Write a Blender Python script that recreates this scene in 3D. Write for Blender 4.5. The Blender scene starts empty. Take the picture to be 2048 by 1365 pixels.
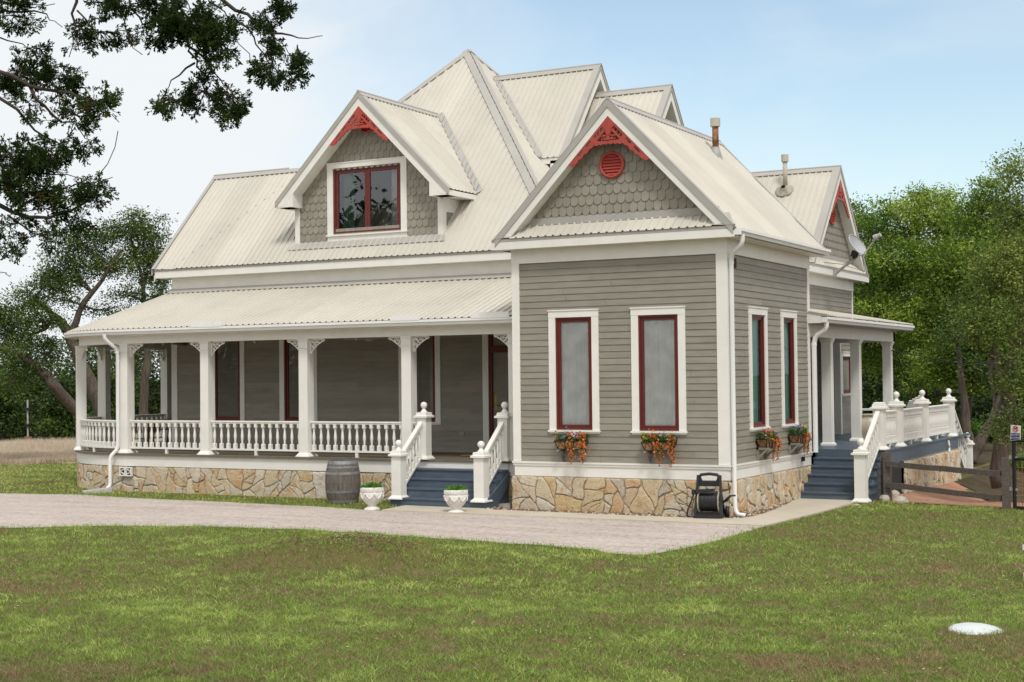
import bpy, math, random
import numpy as np
from mathutils import Matrix, Vector
C = bpy.context.scene.collection
PI = math.pi
random.seed(11)
rng = np.random.default_rng(7)

# ------------------------------------------------------------------ camera
CAMP = np.array([8.725, -23.893, 1.570])
_R = None
def _camera_axes():
    cx, cy = 1024.0, 682.5
    vx, vy = (-4400.0, 812.0), (2610.0, 735.0)          # where the front lines and the side lines of the house meet
    f = math.sqrt(-((vx[0]-cx)*(vy[0]-cx)+(vx[1]-cy)*(vy[1]-cy)))
    a = np.array([vx[0]-cx, vx[1]-cy, f]); a = -a/np.linalg.norm(a)
    b = np.array([vy[0]-cx, vy[1]-cy, f]); b /= np.linalg.norm(b)
    b = b-a*(a@b); b /= np.linalg.norm(b)
    c = np.cross(a, b)
    M = np.stack([a, b, c], 1)
    if M[1, 2] > 0: M[:, 2] *= -1
    return f, M
FOC, CM = _camera_axes()
def ray(px, py):
    return CM.T @ np.array([(px-1024.0)/FOC, (py-682.5)/FOC, 1.0])
def at(px, py, axis, val):
    r = ray(px, py); return CAMP + r*((val-CAMP[axis])/r[axis])
def atd(px, py, d):
    return CAMP + ray(px, py)*d

# ------------------------------------------------------------------ objects
def wm(o):
    m = o.matrix_basis.copy()
    if o.parent: m = wm(o.parent) @ o.matrix_parent_inverse @ m
    return m
def adopt(o, parent):
    if parent is not None:
        o.parent = parent
        o.matrix_parent_inverse = wm(parent).inverted()
def tag(o, label=None, cat=None, group=None, kind=None):
    if label: o['label'] = label
    if cat: o['category'] = cat
    if group: o['group'] = group
    if kind: o['kind'] = kind
    return o
def thing(name, label, cat, loc=(0, 0, 0), group=None):
    o = bpy.data.objects.new(name, None); C.objects.link(o)
    o.empty_display_size = 0.2; o.location = loc
    return tag(o, label, cat, group)
def copy_tree(o, parent=None):
    c = o.copy(); C.objects.link(c)
    if parent is not None:
        mpi = o.matrix_parent_inverse.copy(); c.parent = parent; c.matrix_parent_inverse = mpi
    for ch in list(o.children): copy_tree(ch, c)
    return c

def mesh_arrays(name, V, F, mat, parent=None, attr=None, smooth=False, loc=None, rotz=0.0, F2=None):
    """V (n,3) array; F (m,k) array of equal polygons, F2 a second array of another size"""
    me = bpy.data.meshes.new(name)
    V = np.asarray(V, np.float32); F = np.asarray(F, np.int32)
    parts = [F] + ([np.asarray(F2, np.int32)] if F2 is not None and len(F2) else [])
    me.vertices.add(len(V)); me.vertices.foreach_set('co', V.ravel())
    nl = sum(p.size for p in parts); npol = sum(len(p) for p in parts)
    me.loops.add(nl); me.polygons.add(npol)
    me.loops.foreach_set('vertex_index', np.concatenate([p.ravel() for p in parts]))
    st = []; off = 0
    for p in parts:
        st.append(off+np.arange(len(p), dtype=np.int32)*p.shape[1]); off += p.size
    me.polygons.foreach_set('loop_start', np.concatenate(st).astype(np.int32))
    if smooth: me.polygons.foreach_set('use_smooth', np.ones(npol, bool))
    me.update(calc_edges=True); me.validate()
    if attr is not None:
        a = me.attributes.new('rnd', 'FLOAT', 'POINT'); a.data.foreach_set('value', np.asarray(attr, np.float32))
    me.materials.append(mat)
    o = bpy.data.objects.new(name, me); C.objects.link(o)
    if loc is not None: o.location = loc
    o.rotation_euler.z = rotz
    adopt(o, parent)
    return o

class MB:
    def __init__(s): s.v = []; s.f = []; s.m = []; s.r = []; s.cur = 0; s.rv = 0.0; s.sm = []; s.smooth = False
    def V(s, p): s.v.append((float(p[0]), float(p[1]), float(p[2]))); s.r.append(s.rv); return len(s.v)-1
    def F(s, *i): s.f.append(tuple(i)); s.m.append(s.cur); s.sm.append(s.smooth)
    def poly(s, pts): s.F(*[s.V(p) for p in pts])
    def hexa(s, c):
        i = [s.V(p) for p in c]
        for q in ((0, 3, 2, 1), (4, 5, 6, 7), (0, 1, 5, 4), (1, 2, 6, 5), (2, 3, 7, 6), (3, 0, 4, 7)): s.F(*[i[k] for k in q])
    def box(s, x0, x1, y0, y1, z0, z1):
        s.hexa([(x0, y0, z0), (x1, y0, z0), (x1, y1, z0), (x0, y1, z0), (x0, y0, z1), (x1, y0, z1), (x1, y1, z1), (x0, y1, z1)])
    def fbox(s, fr, u0, u1, w0, w1, z0, z1):
        s.hexa([fr(u0, w0, z0), fr(u1, w0, z0), fr(u1, w1, z0), fr(u0, w1, z0), fr(u0, w0, z1), fr(u1, w0, z1), fr(u1, w1, z1), fr(u0, w1, z1)])
    def prism(s, poly, fn, a, b):
        """poly: 2-D points, fn(p, depth) -> 3-D"""
        n = len(poly); A = [s.V(fn(p, a)) for p in poly]; B = [s.V(fn(p, b)) for p in poly]
        s.F(*A[::-1]); s.F(*B)
        for k in range(n): s.F(A[k], A[(k+1) % n], B[(k+1) % n], B[k])
    def bar(s, p0, p1, w, h, up=(0, 0, 1)):
        p0 = Vector(p0); p1 = Vector(p1); d = (p1-p0).normalized(); up = Vector(up)
        sd = d.cross(up)
        if sd.length < 1e-4: sd = d.cross(Vector((1, 0, 0)))
        sd.normalize(); un = sd.cross(d).normalized()
        c = []
        for p in (p0, p1):
            for a, b in ((-1, -1), (1, -1), (1, 1), (-1, 1)): c.append(p+sd*(a*w/2)+un*(b*h/2))
        s.hexa(c)
    def tube(s, pts, rad, n=8, cap=True, closed=False):
        pts = [Vector(p) for p in pts]; m = len(pts)
        if not hasattr(rad, '__len__'): rad = [rad]*m
        rings = []; ref = None
        for k in range(m):
            if closed: d = pts[(k+1) % m]-pts[k-1]
            else: d = pts[min(k+1, m-1)]-pts[max(k-1, 0)]
            if d.length < 1e-9: d = Vector((0, 0, 1))
            d.normalize()
            if ref is None: ref = Vector((0, 0, 1)) if abs(d.z) < .9 else Vector((1, 0, 0))
            a = d.cross(ref)
            if a.length < 1e-4: a = d.cross(Vector((0, 1, 0)))
            a.normalize(); b = d.cross(a).normalized(); ref = -b if False else a.cross(d)
            rings.append([s.V(pts[k]+a*(math.cos(t)*rad[k])+b*(math.sin(t)*rad[k])) for t in [2*PI*j/n for j in range(n)]])
        last = m if closed else m-1
        for k in range(last):
            A = rings[k]; B = rings[(k+1) % m]
            for j in range(n): s.F(A[j], A[(j+1) % n], B[(j+1) % n], B[j])
        if cap and not closed: s.F(*rings[0][::-1]); s.F(*rings[-1])
    def lathe(s, prof, c=(0, 0), n=16, rot=0.0, capb=True, capt=True, sq=False):
        rings = []
        for r, z in prof:
            rr = r*(math.sqrt(2) if sq else 1)
            rings.append([s.V((c[0]+rr*math.cos(rot+2*PI*j/n), c[1]+rr*math.sin(rot+2*PI*j/n), z)) for j in range(n)])
        for A, B in zip(rings, rings[1:]):
            for j in range(n): s.F(A[j], A[(j+1) % n], B[(j+1) % n], B[j])
        if capb: s.F(*rings[0][::-1])
        if capt: s.F(*rings[-1])
    def square(s, prof, c=(0, 0), rot=0.0):
        s.lathe(prof, c, 4, rot+PI/4, sq=True)
    def sphere(s, c, r, n=12, m=8, sz=1.0):
        prof = [(max(1e-4, r*math.sin(PI*k/m)), c[2]-r*sz*math.cos(PI*k/m)) for k in range(m+1)]
        o = s.smooth; s.smooth = True
        s.lathe(prof, c, n, capb=False, capt=False); s.smooth = o
    def sweep(s, path, nrm, prof, closed_ends=True):
        """path of (x,y), outward normals, closed profile of (w,z)"""
        n = len(prof); rings = []
        for (x, y), (nx, ny) in zip(path, nrm):
            rings.append([s.V((x+nx*w, y+ny*w, z)) for w, z in prof])
        for A, B in zip(rings, rings[1:]):
            for j in range(n): s.F(A[j], A[(j+1) % n], B[(j+1) % n], B[j])
        if closed_ends: s.F(*rings[0][::-1]); s.F(*rings[-1])
    def build(s, name, mats, parent=None, loc=None, rotz=0.0, label=None):
        me = bpy.data.meshes.new(name); me.from_pydata(s.v, [], s.f)
        if not isinstance(mats, (list, tuple)): mats = [mats]
        for m in mats: me.materials.append(m)
        me.polygons.foreach_set('material_index', s.m)
        me.polygons.foreach_set('use_smooth', s.sm)
        a = me.attributes.new('rnd', 'FLOAT', 'POINT'); a.data.foreach_set('value', s.r)
        me.update()
        o = bpy.data.objects.new(name, me); C.objects.link(o)
        if loc is not None: o.location = loc
        o.rotation_euler.z = rotz
        adopt(o, parent)
        if label: o['label'] = label
        return o

def inst(o, parent, loc, rotz=0.0, scale=None):
    """another object on the same mesh"""
    c = o.copy(); C.objects.link(c); c.parent = None; c.matrix_parent_inverse = Matrix()
    c.location = loc; c.rotation_euler = (0, 0, rotz)
    if scale: c.scale = scale
    adopt(c, parent)
    for ch in list(o.children):
        d = ch.copy(); C.objects.link(d); d.parent = c; d.matrix_parent_inverse = ch.matrix_parent_inverse.copy()
    return c

# ------------------------------------------------------------------ materials
def new_mat(name):
    m = bpy.data.materials.new(name); m.use_nodes = True
    nt = m.node_tree
    return m, nt, nt.nodes['Principled BSDF'], nt.nodes.new, nt.links.new
def ramp(nt, pts, interp='LINEAR'):
    r = nt.nodes.new('ShaderNodeValToRGB'); e = r.color_ramp.elements; r.color_ramp.interpolation = interp
    while len(e) < len(pts): e.new(0.5)
    for k, (p, c) in enumerate(pts): e[k].position = p; e[k].color = (*c, 1)
    return r
def mat(name, col, rough=.6, var=.08, scale=3.0, stretch=(1, 1, 1), bump=0.0, bscale=60.0, bstretch=(1, 1, 1), spec=.4, dirt=None, dirt_amt=0.0, dscale=1.2, rnd=0.0, metal=0.0):
    m, nt, P, N, L = new_mat(name)
    tc = N('ShaderNodeTexCoord')
    mp = N('ShaderNodeMapping'); mp.inputs['Scale'].default_value = stretch; L(tc.outputs['Object'], mp.inputs[0])
    nz = N('ShaderNodeTexNoise'); nz.inputs['Scale'].default_value = scale; nz.inputs['Detail'].default_value = 6; nz.inputs['Roughness'].default_value = .65
    L(mp.outputs[0], nz.inputs['Vector'])
    lo = tuple(c*(1-var*1.6) for c in col); hi = tuple(min(1, c*(1+var*1.3)) for c in col)
    r = ramp(nt, [(.3, lo), (.5, col), (.7, hi)]); L(nz.outputs[0], r.inputs[0])
    out = r.outputs[0]
    if rnd:
        at_ = N('ShaderNodeAttribute'); at_.attribute_name = 'rnd'
        mr = N('ShaderNodeMapRange'); mr.inputs[3].default_value = 1-rnd; mr.inputs[4].default_value = 1+rnd; L(at_.outputs['Fac'], mr.inputs[0])
        vm = N('ShaderNodeVectorMath'); vm.operation = 'SCALE'; L(out, vm.inputs[0]); L(mr.outputs[0], vm.inputs['Scale']); out = vm.outputs[0]
    if dirt:
        n2 = N('ShaderNodeTexNoise'); n2.inputs['Scale'].default_value = dscale; n2.inputs['Detail'].default_value = 8; n2.inputs['Roughness'].default_value = .7
        L(tc.outputs['Object'], n2.inputs['Vector'])
        r2 = ramp(nt, [(.52, (0, 0, 0)), (.75, (dirt_amt,)*3)]); L(n2.outputs[0], r2.inputs[0])
        mx = N('ShaderNodeMix'); mx.data_type = 'RGBA'; L(r2.outputs[0], mx.inputs[0]); L(out, mx.inputs[6]); mx.inputs[7].default_value = (*dirt, 1); out = mx.outputs[2]
    L(out, P.inputs['Base Color'])
    P.inputs['Roughness'].default_value = rough; P.inputs['Specular IOR Level'].default_value = spec; P.inputs['Metallic'].default_value = metal
    if bump:
        mp2 = N('ShaderNodeMapping'); mp2.inputs['Scale'].default_value = bstretch; L(tc.outputs['Object'], mp2.inputs[0])
        nb = N('ShaderNodeTexNoise'); nb.inputs['Scale'].default_value = bscale; nb.inputs['Detail'].default_value = 5; L(mp2.outputs[0], nb.inputs['Vector'])
        bp = N('ShaderNodeBump'); bp.inputs['Strength'].default_value = bump; bp.inputs['Distance'].default_value = .01; L(nb.outputs[0], bp.inputs['Height']); L(bp.outputs[0], P.inputs['Normal'])
    return m

M = {}
M['siding'] = mat('siding_paint', (.262, .243, .202), .55, .09, 2.2, (1, 1, 7), .25, 40, (.25, .25, 6), dirt=(.33, .30, .25), dirt_amt=.4, dscale=1.6, rnd=.10)
M['shingle'] = mat('shingle_paint', (.275, .252, .208), .6, .08, 6, (1, 1, 1), .3, 50, (2, 2, .6), dirt=(.34, .31, .26), dirt_amt=.3, dscale=2, rnd=.08)
M['white'] = mat('white_paint', (.78, .765, .72), .5, .03, 3, bump=.05, dirt=(.62, .57, .47), dirt_amt=.25, dscale=2.2)
M['gutterwhite'] = mat('gutter_white', (.80, .80, .79), .4, .02, 3, dirt=(.6, .58, .52), dirt_amt=.25, dscale=2.5)
M['roof'] = mat('roof_metal', (.535, .505, .442), .45, .05, .8, dirt=(.46, .42, .35), dirt_amt=.35, dscale=.9, spec=.35, rnd=.05)
M['rooftrim'] = mat('roof_trim_metal', (.40, .38, .35), .45, .05, 1.5, dirt=(.34, .31, .27), dirt_amt=.3, dscale=2)
M['maroon'] = mat('maroon_sash', (.125, .022, .018), .4, .1, 5, bump=.05)
M['red'] = mat('red_trim', (.40, .062, .045), .5, .1, 6, bump=.1)
M['blue'] = mat('blue_step_paint', (.080, .110, .148), .45, .12, 4, (1, 1, 3), .15, 40, dirt=(.10, .11, .12), dirt_amt=.4, dscale=3)
M['deck'] = mat('deck_wood', (.145, .122, .088), .65, .12, 5, (6, .6, 1), .2, 40, dirt=(.30, .27, .22), dirt_amt=.4, dscale=2)
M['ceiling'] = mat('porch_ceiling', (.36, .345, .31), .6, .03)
M['dark'] = mat('room_dark', (.02, .02, .02), .9, .1)
M['mortar'] = mat('mortar', (.33, .285, .22), .9, .12, 20, bump=.4, bscale=90)
M['wood'] = mat('weathered_wood', (.15, .128, .112), .85, .3, 5, (9, 9, .9), .5, 60, (8, 8, .7), dirt=(.22, .20, .185), dirt_amt=.7, dscale=6)
M['rail_wood'] = mat('grey_rail_wood', (.115, .095, .085), .85, .28, 5, (1, 9, 9), .5, 60, (.8, 8, 8), dirt=(.2, .18, .17), dirt_amt=.5, dscale=5)
M['black'] = mat('black_plastic', (.02, .021, .024), .45, .15, 8)
M['blackmetal'] = mat('black_metal', (.012, .012, .013), .4, .1, 8)
M['hoop'] = mat('barrel_hoop', (.24, .255, .265), .55, .25, 8, dirt=(.11, .08, .065), dirt_amt=.6, dscale=7, metal=.3)
M['urn'] = mat('urn_stone', (.74, .72, .69), .75, .06, 7, bump=.4, bscale=35, dirt=(.42, .37, .30), dirt_amt=.55, dscale=6)
M['concrete'] = mat('concrete', (.50, .445, .36), .85, .07, 1.2, bump=.2, bscale=80, dirt=(.36, .31, .24), dirt_amt=.45, dscale=.8)
M['splash'] = mat('splash_concrete', (.50, .49, .47), .85, .1, 6, bump=.3)
M['steel'] = mat('galvanised', (.36, .355, .34), .45, .12, 8, dirt=(.5, .46, .4), dirt_amt=.5, dscale=8)
M['rust'] = mat('rusty_flue', (.27, .115, .035), .7, .5, 6, (4, 4, 1), dirt=(.42, .38, .32), dirt_amt=.9, dscale=6)
M['flue'] = mat('flue_paint', (.50, .46, .39), .6, .1, 5, dirt=(.33, .30, .26), dirt_amt=.6, dscale=6)
M['sealant'] = mat('roof_sealant', (.37, .33, .27), .9, .2, 8, bump=.4)
M['dish'] = mat('dish_grey', (.38, .38, .395), .45, .05, 5)
M['coir'] = mat('coir_liner', (.32, .17, .075), .95, .25, 25, bump=.6, bscale=80)
M['brass'] = mat('brass', (.55, .36, .09), .3, .1, metal=.7)
M['brown'] = mat('brown_wood', (.10, .038, .018), .6, .25, 8, (1, 1, 6))
M['mat'] = mat('coir_mat', (.23, .15, .075), .95, .2, 30)
M['pot'] = mat('glazed_pot', (.50, .44, .33), .35, .08, 3, dirt=(.36, .29, .19), dirt_amt=.5, dscale=3)
M['rock'] = mat('limestone_rock', (.46, .42, .345), .9, .18, 6, bump=.6, bscale=14, dirt=(.25, .2, .14), dirt_amt=.6, dscale=5)
M['lid'] = mat('lid_plastic', (.58, .62, .62), .5, .05, 5, dirt=(.42, .42, .36), dirt_amt=.5, dscale=5)
M['signwhite'] = mat('sign_white', (.72, .70, .68), .5, .04)
M['signblue'] = mat('sign_blue', (.012, .035, .13), .5, .05)
M['signred'] = mat('sign_red', (.42, .03, .02), .5, .05)
M['bulb'] = mat('bulb_glass', (.7, .7, .66), .1, .02)
M['terra'] = mat('dark_soil', (.05, .035, .025), .95, .3, 20)

def stone_mat():
    m, nt, P, N, L = new_mat('field_stone')
    a = N('ShaderNodeAttribute'); a.attribute_name = 'rnd'
    r = ramp(nt, [(0, (.64, .58, .47)), (.2, (.60, .49, .32)), (.36, (.66, .62, .55)), (.5, (.60, .46, .25)), (.62, (.57, .52, .44)), (.75, (.60, .41, .23)), (.88, (.66, .60, .47)), (1, (.48, .43, .36))])
    L(a.outputs['Fac'], r.inputs[0])
    tc = N('ShaderNodeTexCoord')
    n1 = N('ShaderNodeTexNoise'); n1.inputs['Scale'].default_value = 5; n1.inputs['Detail'].default_value = 9; n1.inputs['Roughness'].default_value = .7; L(tc.outputs['Object'], n1.inputs['Vector'])
    r1 = ramp(nt, [(.50, (0, 0, 0)), (.66, (.75, .75, .75))]); L(n1.outputs[0], r1.inputs[0])
    x1 = N('ShaderNodeMix'); x1.data_type = 'RGBA'; L(r1.outputs[0], x1.inputs[0]); L(r.outputs[0], x1.inputs[6]); x1.inputs[7].default_value = (.52, .27, .09, 1)
    n2 = N('ShaderNodeTexNoise'); n2.inputs['Scale'].default_value = 16; n2.inputs['Detail'].default_value = 8; n2.inputs['Roughness'].default_value = .75; L(tc.outputs['Object'], n2.inputs['Vector'])
    r2 = ramp(nt, [(.56, (0, 0, 0)), (.68, (.7, .7, .7))]); L(n2.outputs[0], r2.inputs[0])
    x2 = N('ShaderNodeMix'); x2.data_type = 'RGBA'; L(r2.outputs[0], x2.inputs[0]); L(x1.outputs[2], x2.inputs[6]); x2.inputs[7].default_value = (.17, .13, .085, 1)
    L(x2.outputs[2], P.inputs['Base Color']); P.inputs['Roughness'].default_value = .9; P.inputs['Specular IOR Level'].default_value = .2
    bp = N('ShaderNodeBump'); bp.inputs['Strength'].default_value = 1.0; bp.inputs['Distance'].default_value = .035; L(n2.outputs[0], bp.inputs['Height']); L(bp.outputs[0], P.inputs['Normal'])
    return m
M['stone'] = stone_mat()

def glass_mat(refl):
    m = bpy.data.materials.new('window_glass'); m.use_nodes = True; nt = m.node_tree; nt.nodes.clear()
    N = nt.nodes.new; L = nt.links.new
    o = N('ShaderNodeOutputMaterial'); mx = N('ShaderNodeMixShader'); t = N('ShaderNodeBsdfTransparent'); g = N('ShaderNodeBsdfGlossy')
    t.inputs[0].default_value = (.985, .99, .985, 1); g.inputs['Roughness'].default_value = .01
    fr = N('ShaderNodeFresnel'); fr.inputs[0].default_value = refl
    tc = N('ShaderNodeTexCoord'); nz = N('ShaderNodeTexNoise'); nz.inputs['Scale'].default_value = 1.3; L(tc.outputs['Object'], nz.inputs['Vector'])
    bp = N('ShaderNodeBump'); bp.inputs['Strength'].default_value = .04; bp.inputs['Distance'].default_value = .05; L(nz.outputs[0], bp.inputs['Height']); L(bp.outputs[0], g.inputs['Normal'])
    L(fr.outputs[0], mx.inputs[0]); L(t.outputs[0], mx.inputs[1]); L(g.outputs[0], mx.inputs[2]); L(mx.outputs[0], o.inputs[0])
    return m
M['glass'] = glass_mat(1.5); M['glass2'] = glass_mat(2.3); M['glass3'] = glass_mat(1.22)

def cloth_mat(name, col, tr):
    m = bpy.data.materials.new(name); m.use_nodes = True; nt = m.node_tree; P = nt.nodes['Principled BSDF']
    N = nt.nodes.new; L = nt.links.new
    tc = N('ShaderNodeTexCoord'); nz = N('ShaderNodeTexNoise'); nz.inputs['Scale'].default_value = 4; L(tc.outputs['Object'], nz.inputs['Vector'])
    r = ramp(nt, [(.3, tuple(c*.82 for c in col)), (.7, col)]); L(nz.outputs[0], r.inputs[0]); L(r.outputs[0], P.inputs['Base Color'])
    P.inputs['Roughness'].default_value = .9; P.inputs['Specular IOR Level'].default_value = .1
    return m
M['sheer'] = cloth_mat('sheer_curtain', (.95, .96, .97), .4)
M['green'] = cloth_mat('green_curtain', (.16, .42, .35), .3)

def leaf_mat(name, stops, trans=.35, rough=.55):
    m = bpy.data.materials.new(name); m.use_nodes = True; nt = m.node_tree; nt.nodes.clear()
    N = nt.nodes.new; L = nt.links.new
    o = N('ShaderNodeOutputMaterial'); a = N('ShaderNodeAttribute'); a.attribute_name = 'rnd'
    tc = N('ShaderNodeTexCoord'); nz = N('ShaderNodeTexNoise'); nz.inputs['Scale'].default_value = .9; nz.inputs['Detail'].default_value = 3; L(tc.outputs['Object'], nz.inputs['Vector'])
    ad = N('ShaderNodeMath'); ad.operation = 'MULTIPLY_ADD'; L(nz.outputs[0], ad.inputs[0]); ad.inputs[1].default_value = .8; ad.inputs[2].default_value = -.4
    sm = N('ShaderNodeMath'); sm.operation = 'ADD'; L(ad.outputs[0], sm.inputs[0]); L(a.outputs['Fac'], sm.inputs[1])
    r = ramp(nt, stops); L(sm.outputs[0], r.inputs[0])
    p = N('ShaderNodeBsdfPrincipled'); p.inputs['Roughness'].default_value = rough; p.inputs['Specular IOR Level'].default_value = .3; L(r.outputs[0], p.inputs['Base Color'])
    t = N('ShaderNodeBsdfTranslucent'); L(r.outputs[0], t.inputs[0])
    mx = N('ShaderNodeMixShader'); mx.inputs[0].default_value = trans; L(p.outputs[0], mx.inputs[1]); L(t.outputs[0], mx.inputs[2]); L(mx.outputs[0], o.inputs[0])
    return m
M['oakleaf'] = leaf_mat('oak_leaves', [(0, (.035, .075, .010)), (.45, (.13, .235, .028)), (1, (.36, .46, .07))], .35)
M['oliveleaf'] = leaf_mat('olive_oak_leaves', [(0, (.05, .085, .018)), (.5, (.16, .235, .045)), (1, (.36, .42, .11))])
M['cedar'] = leaf_mat('cedar_sprays', [(0, (.020, .036, .010)), (.6, (.050, .095, .020)), (.85, (.10, .16, .03)), (1, (.13, .08, .035))], .3)
M['cedarfar'] = leaf_mat('cedar_foliage', [(0, (.020, .040, .010)), (.5, (.058, .108, .018)), (1, (.15, .21, .035))], .3)
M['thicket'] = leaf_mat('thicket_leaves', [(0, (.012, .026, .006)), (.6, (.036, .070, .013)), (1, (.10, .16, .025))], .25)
M['grassblade'] = leaf_mat('grass_blades', [(0, (.28, .17, .10)), (.13, (.40, .31, .17)), (.28, (.27, .29, .10)), (.48, (.13, .20, .035)), (.72, (.24, .36, .060)), (1, (.48, .56, .16))], .3)
M['strawblade'] = leaf_mat('dry_grass_blades', [(0, (.42, .33, .24)), (.5, (.62, .52, .40)), (1, (.72, .64, .52))], .35)
M['potgreen'] = leaf_mat('pot_plant_leaves', [(0, (.05, .13, .010)), (.5, (.10, .25, .02)), (1, (.2, .38, .05))], .4)
M['flgreen'] = leaf_mat('flower_leaves', [(0, (.03, .08, .01)), (1, (.12, .24, .03))], .3)
M['petal'] = leaf_mat('petals', [(0, (.62, .10, .02)), (.28, (.70, .17, .03)), (.4, (.60, .03, .03)), (.52, (.62, .08, .16)), (.64, (.55, .30, .03)), (.76, (.70, .50, .06)), (.9, (.05, .10, .35)), (1, (.66, .48, .50))], .3)
M['petalorange'] = leaf_mat('trailing_petals', [(0, (.50, .12, .02)), (.6, (.68, .16, .03)), (1, (.72, .30, .10))], .3)
M['litter'] = leaf_mat('fallen_leaves', [(0, (.11, .06, .035)), (.5, (.24, .145, .085)), (.9, (.40, .30, .20)), (1, (.6, .52, .40))], .1, .8)
M['bark'] = mat('bark', (.105, .083, .066), .95, .35, 4, (5, 5, .7), .9, 18, (5, 5, .7))
M['barkdark'] = mat('dark_bark', (.055, .042, .033), .95, .3, 4, (5, 5, .7), .9, 18, (5, 5, .7))

def ground_mat(name, cols, scale, bump=.5, fine=60.0):
    m, nt, P, N, L = new_mat(name)
    tc = N('ShaderNodeTexCoord')
    n1 = N('ShaderNodeTexNoise'); n1.inputs['Scale'].default_value = scale; n1.inputs['Detail'].default_value = 10; n1.inputs['Roughness'].default_value = .7; L(tc.outputs['Object'], n1.inputs['Vector'])
    n2 = N('ShaderNodeTexNoise'); n2.inputs['Scale'].default_value = fine; n2.inputs['Detail'].default_value = 4; L(tc.outputs['Object'], n2.inputs['Vector'])
    mx0 = N('ShaderNodeMath'); mx0.operation = 'MULTIPLY_ADD'; L(n2.outputs[0], mx0.inputs[0]); mx0.inputs[1].default_value = .9; L(n1.outputs[0], mx0.inputs[2])
    sb = N('ShaderNodeMath'); sb.operation = 'SUBTRACT'; L(mx0.outputs[0], sb.inputs[0]); sb.inputs[1].default_value = .45
    r = ramp(nt, cols); L(sb.outputs[0], r.inputs[0]); L(r.outputs[0], P.inputs['Base Color'])
    P.inputs['Roughness'].default_value = .95; P.inputs['Specular IOR Level'].default_value = .1
    bp = N('ShaderNodeBump'); bp.inputs['Strength'].default_value = bump; bp.inputs['Distance'].default_value = .02; L(n2.outputs[0], bp.inputs['Height']); L(bp.outputs[0], P.inputs['Normal'])
    return m
M['soil'] = ground_mat('lawn_soil', [(.25, (.11, .075, .04)), (.5, (.115, .105, .035)), (.75, (.17, .15, .06))], 1.1)
def drive_mat():
    m, nt, P, N, L = new_mat('pale_gravel'); tc = N('ShaderNodeTexCoord'); outs = []
    for sc, st, dt in ((1.0, (.35, 2.2, 1), 8), (14.0, (1, 1, 1), 6), (55.0, (1, 1, 1), 3)):
        mp = N('ShaderNodeMapping'); mp.inputs['Scale'].default_value = st; mp.inputs['Rotation'].default_value = (0, 0, -.12); L(tc.outputs['Object'], mp.inputs[0])
        n = N('ShaderNodeTexNoise'); n.inputs['Scale'].default_value = sc; n.inputs['Detail'].default_value = dt; n.inputs['Roughness'].default_value = .7; L(mp.outputs[0], n.inputs['Vector']); outs.append(n.outputs[0])
    a = N('ShaderNodeMath'); a.operation = 'MULTIPLY_ADD'; L(outs[1], a.inputs[0]); a.inputs[1].default_value = .9; a0 = N('ShaderNodeMath'); a0.operation = 'MULTIPLY_ADD'; L(outs[0], a0.inputs[0]); a0.inputs[1].default_value = .45; a0.inputs[2].default_value = .1; L(a0.outputs[0], a.inputs[2])
    b = N('ShaderNodeMath'); b.operation = 'MULTIPLY_ADD'; L(outs[2], b.inputs[0]); b.inputs[1].default_value = .65; L(a.outputs[0], b.inputs[2])
    c = N('ShaderNodeMath'); c.operation = 'SUBTRACT'; L(b.outputs[0], c.inputs[0]); c.inputs[1].default_value = .6
    r = ramp(nt, [(.28, (.26, .215, .18)), (.42, (.43, .365, .325)), (.55, (.53, .46, .415)), (.75, (.65, .58, .53))]); L(c.outputs[0], r.inputs[0]); L(r.outputs[0], P.inputs['Base Color']); P.inputs['Roughness'].default_value = .95; P.inputs['Specular IOR Level'].default_value = .1
    bp = N('ShaderNodeBump'); bp.inputs['Strength'].default_value = .8; bp.inputs['Distance'].default_value = .02; L(outs[2], bp.inputs['Height']); L(bp.outputs[0], P.inputs['Normal'])
    return m
M['gravel'] = drive_mat()
M['woodfloor'] = ground_mat('wood_floor', [(.25, (.035, .028, .016)), (.5, (.075, .058, .034)), (.75, (.13, .10, .06))], 1.2)
M['pinkgravel'] = ground_mat('pink_gravel', [(.25, (.25, .125, .075)), (.5, (.36, .20, .13)), (.8, (.46, .30, .21))], 1.5, .5, 50)
M['mulch'] = ground_mat('mulch', [(.25, (.06, .035, .02)), (.5, (.17, .10, .055)), (.75, (.36, .27, .18))], 6, .8, 45)
M['field'] = ground_mat('dry_field_soil', [(.25, (.22, .17, .11)), (.5, (.42, .35, .25)), (.75, (.50, .43, .32))], .4)
# ------------------------------------------------------------------ house
house = thing('farmhouse', 'large grey clapboard farmhouse with cream metal roofs, white trim and a wrap-around porch', 'house', (-6.0, 5.0, -0.9))
H = house
def FRONT(Y): return lambda u, w, z: (u, Y-w, z)
def SIDE(X): return lambda u, w, z: (X+w, u, z)
def LEFTF(X): return lambda u, w, z: (X-w, u, z)
def BACKF(Y): return lambda u, w, z: (u, Y+w, z)

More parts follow.
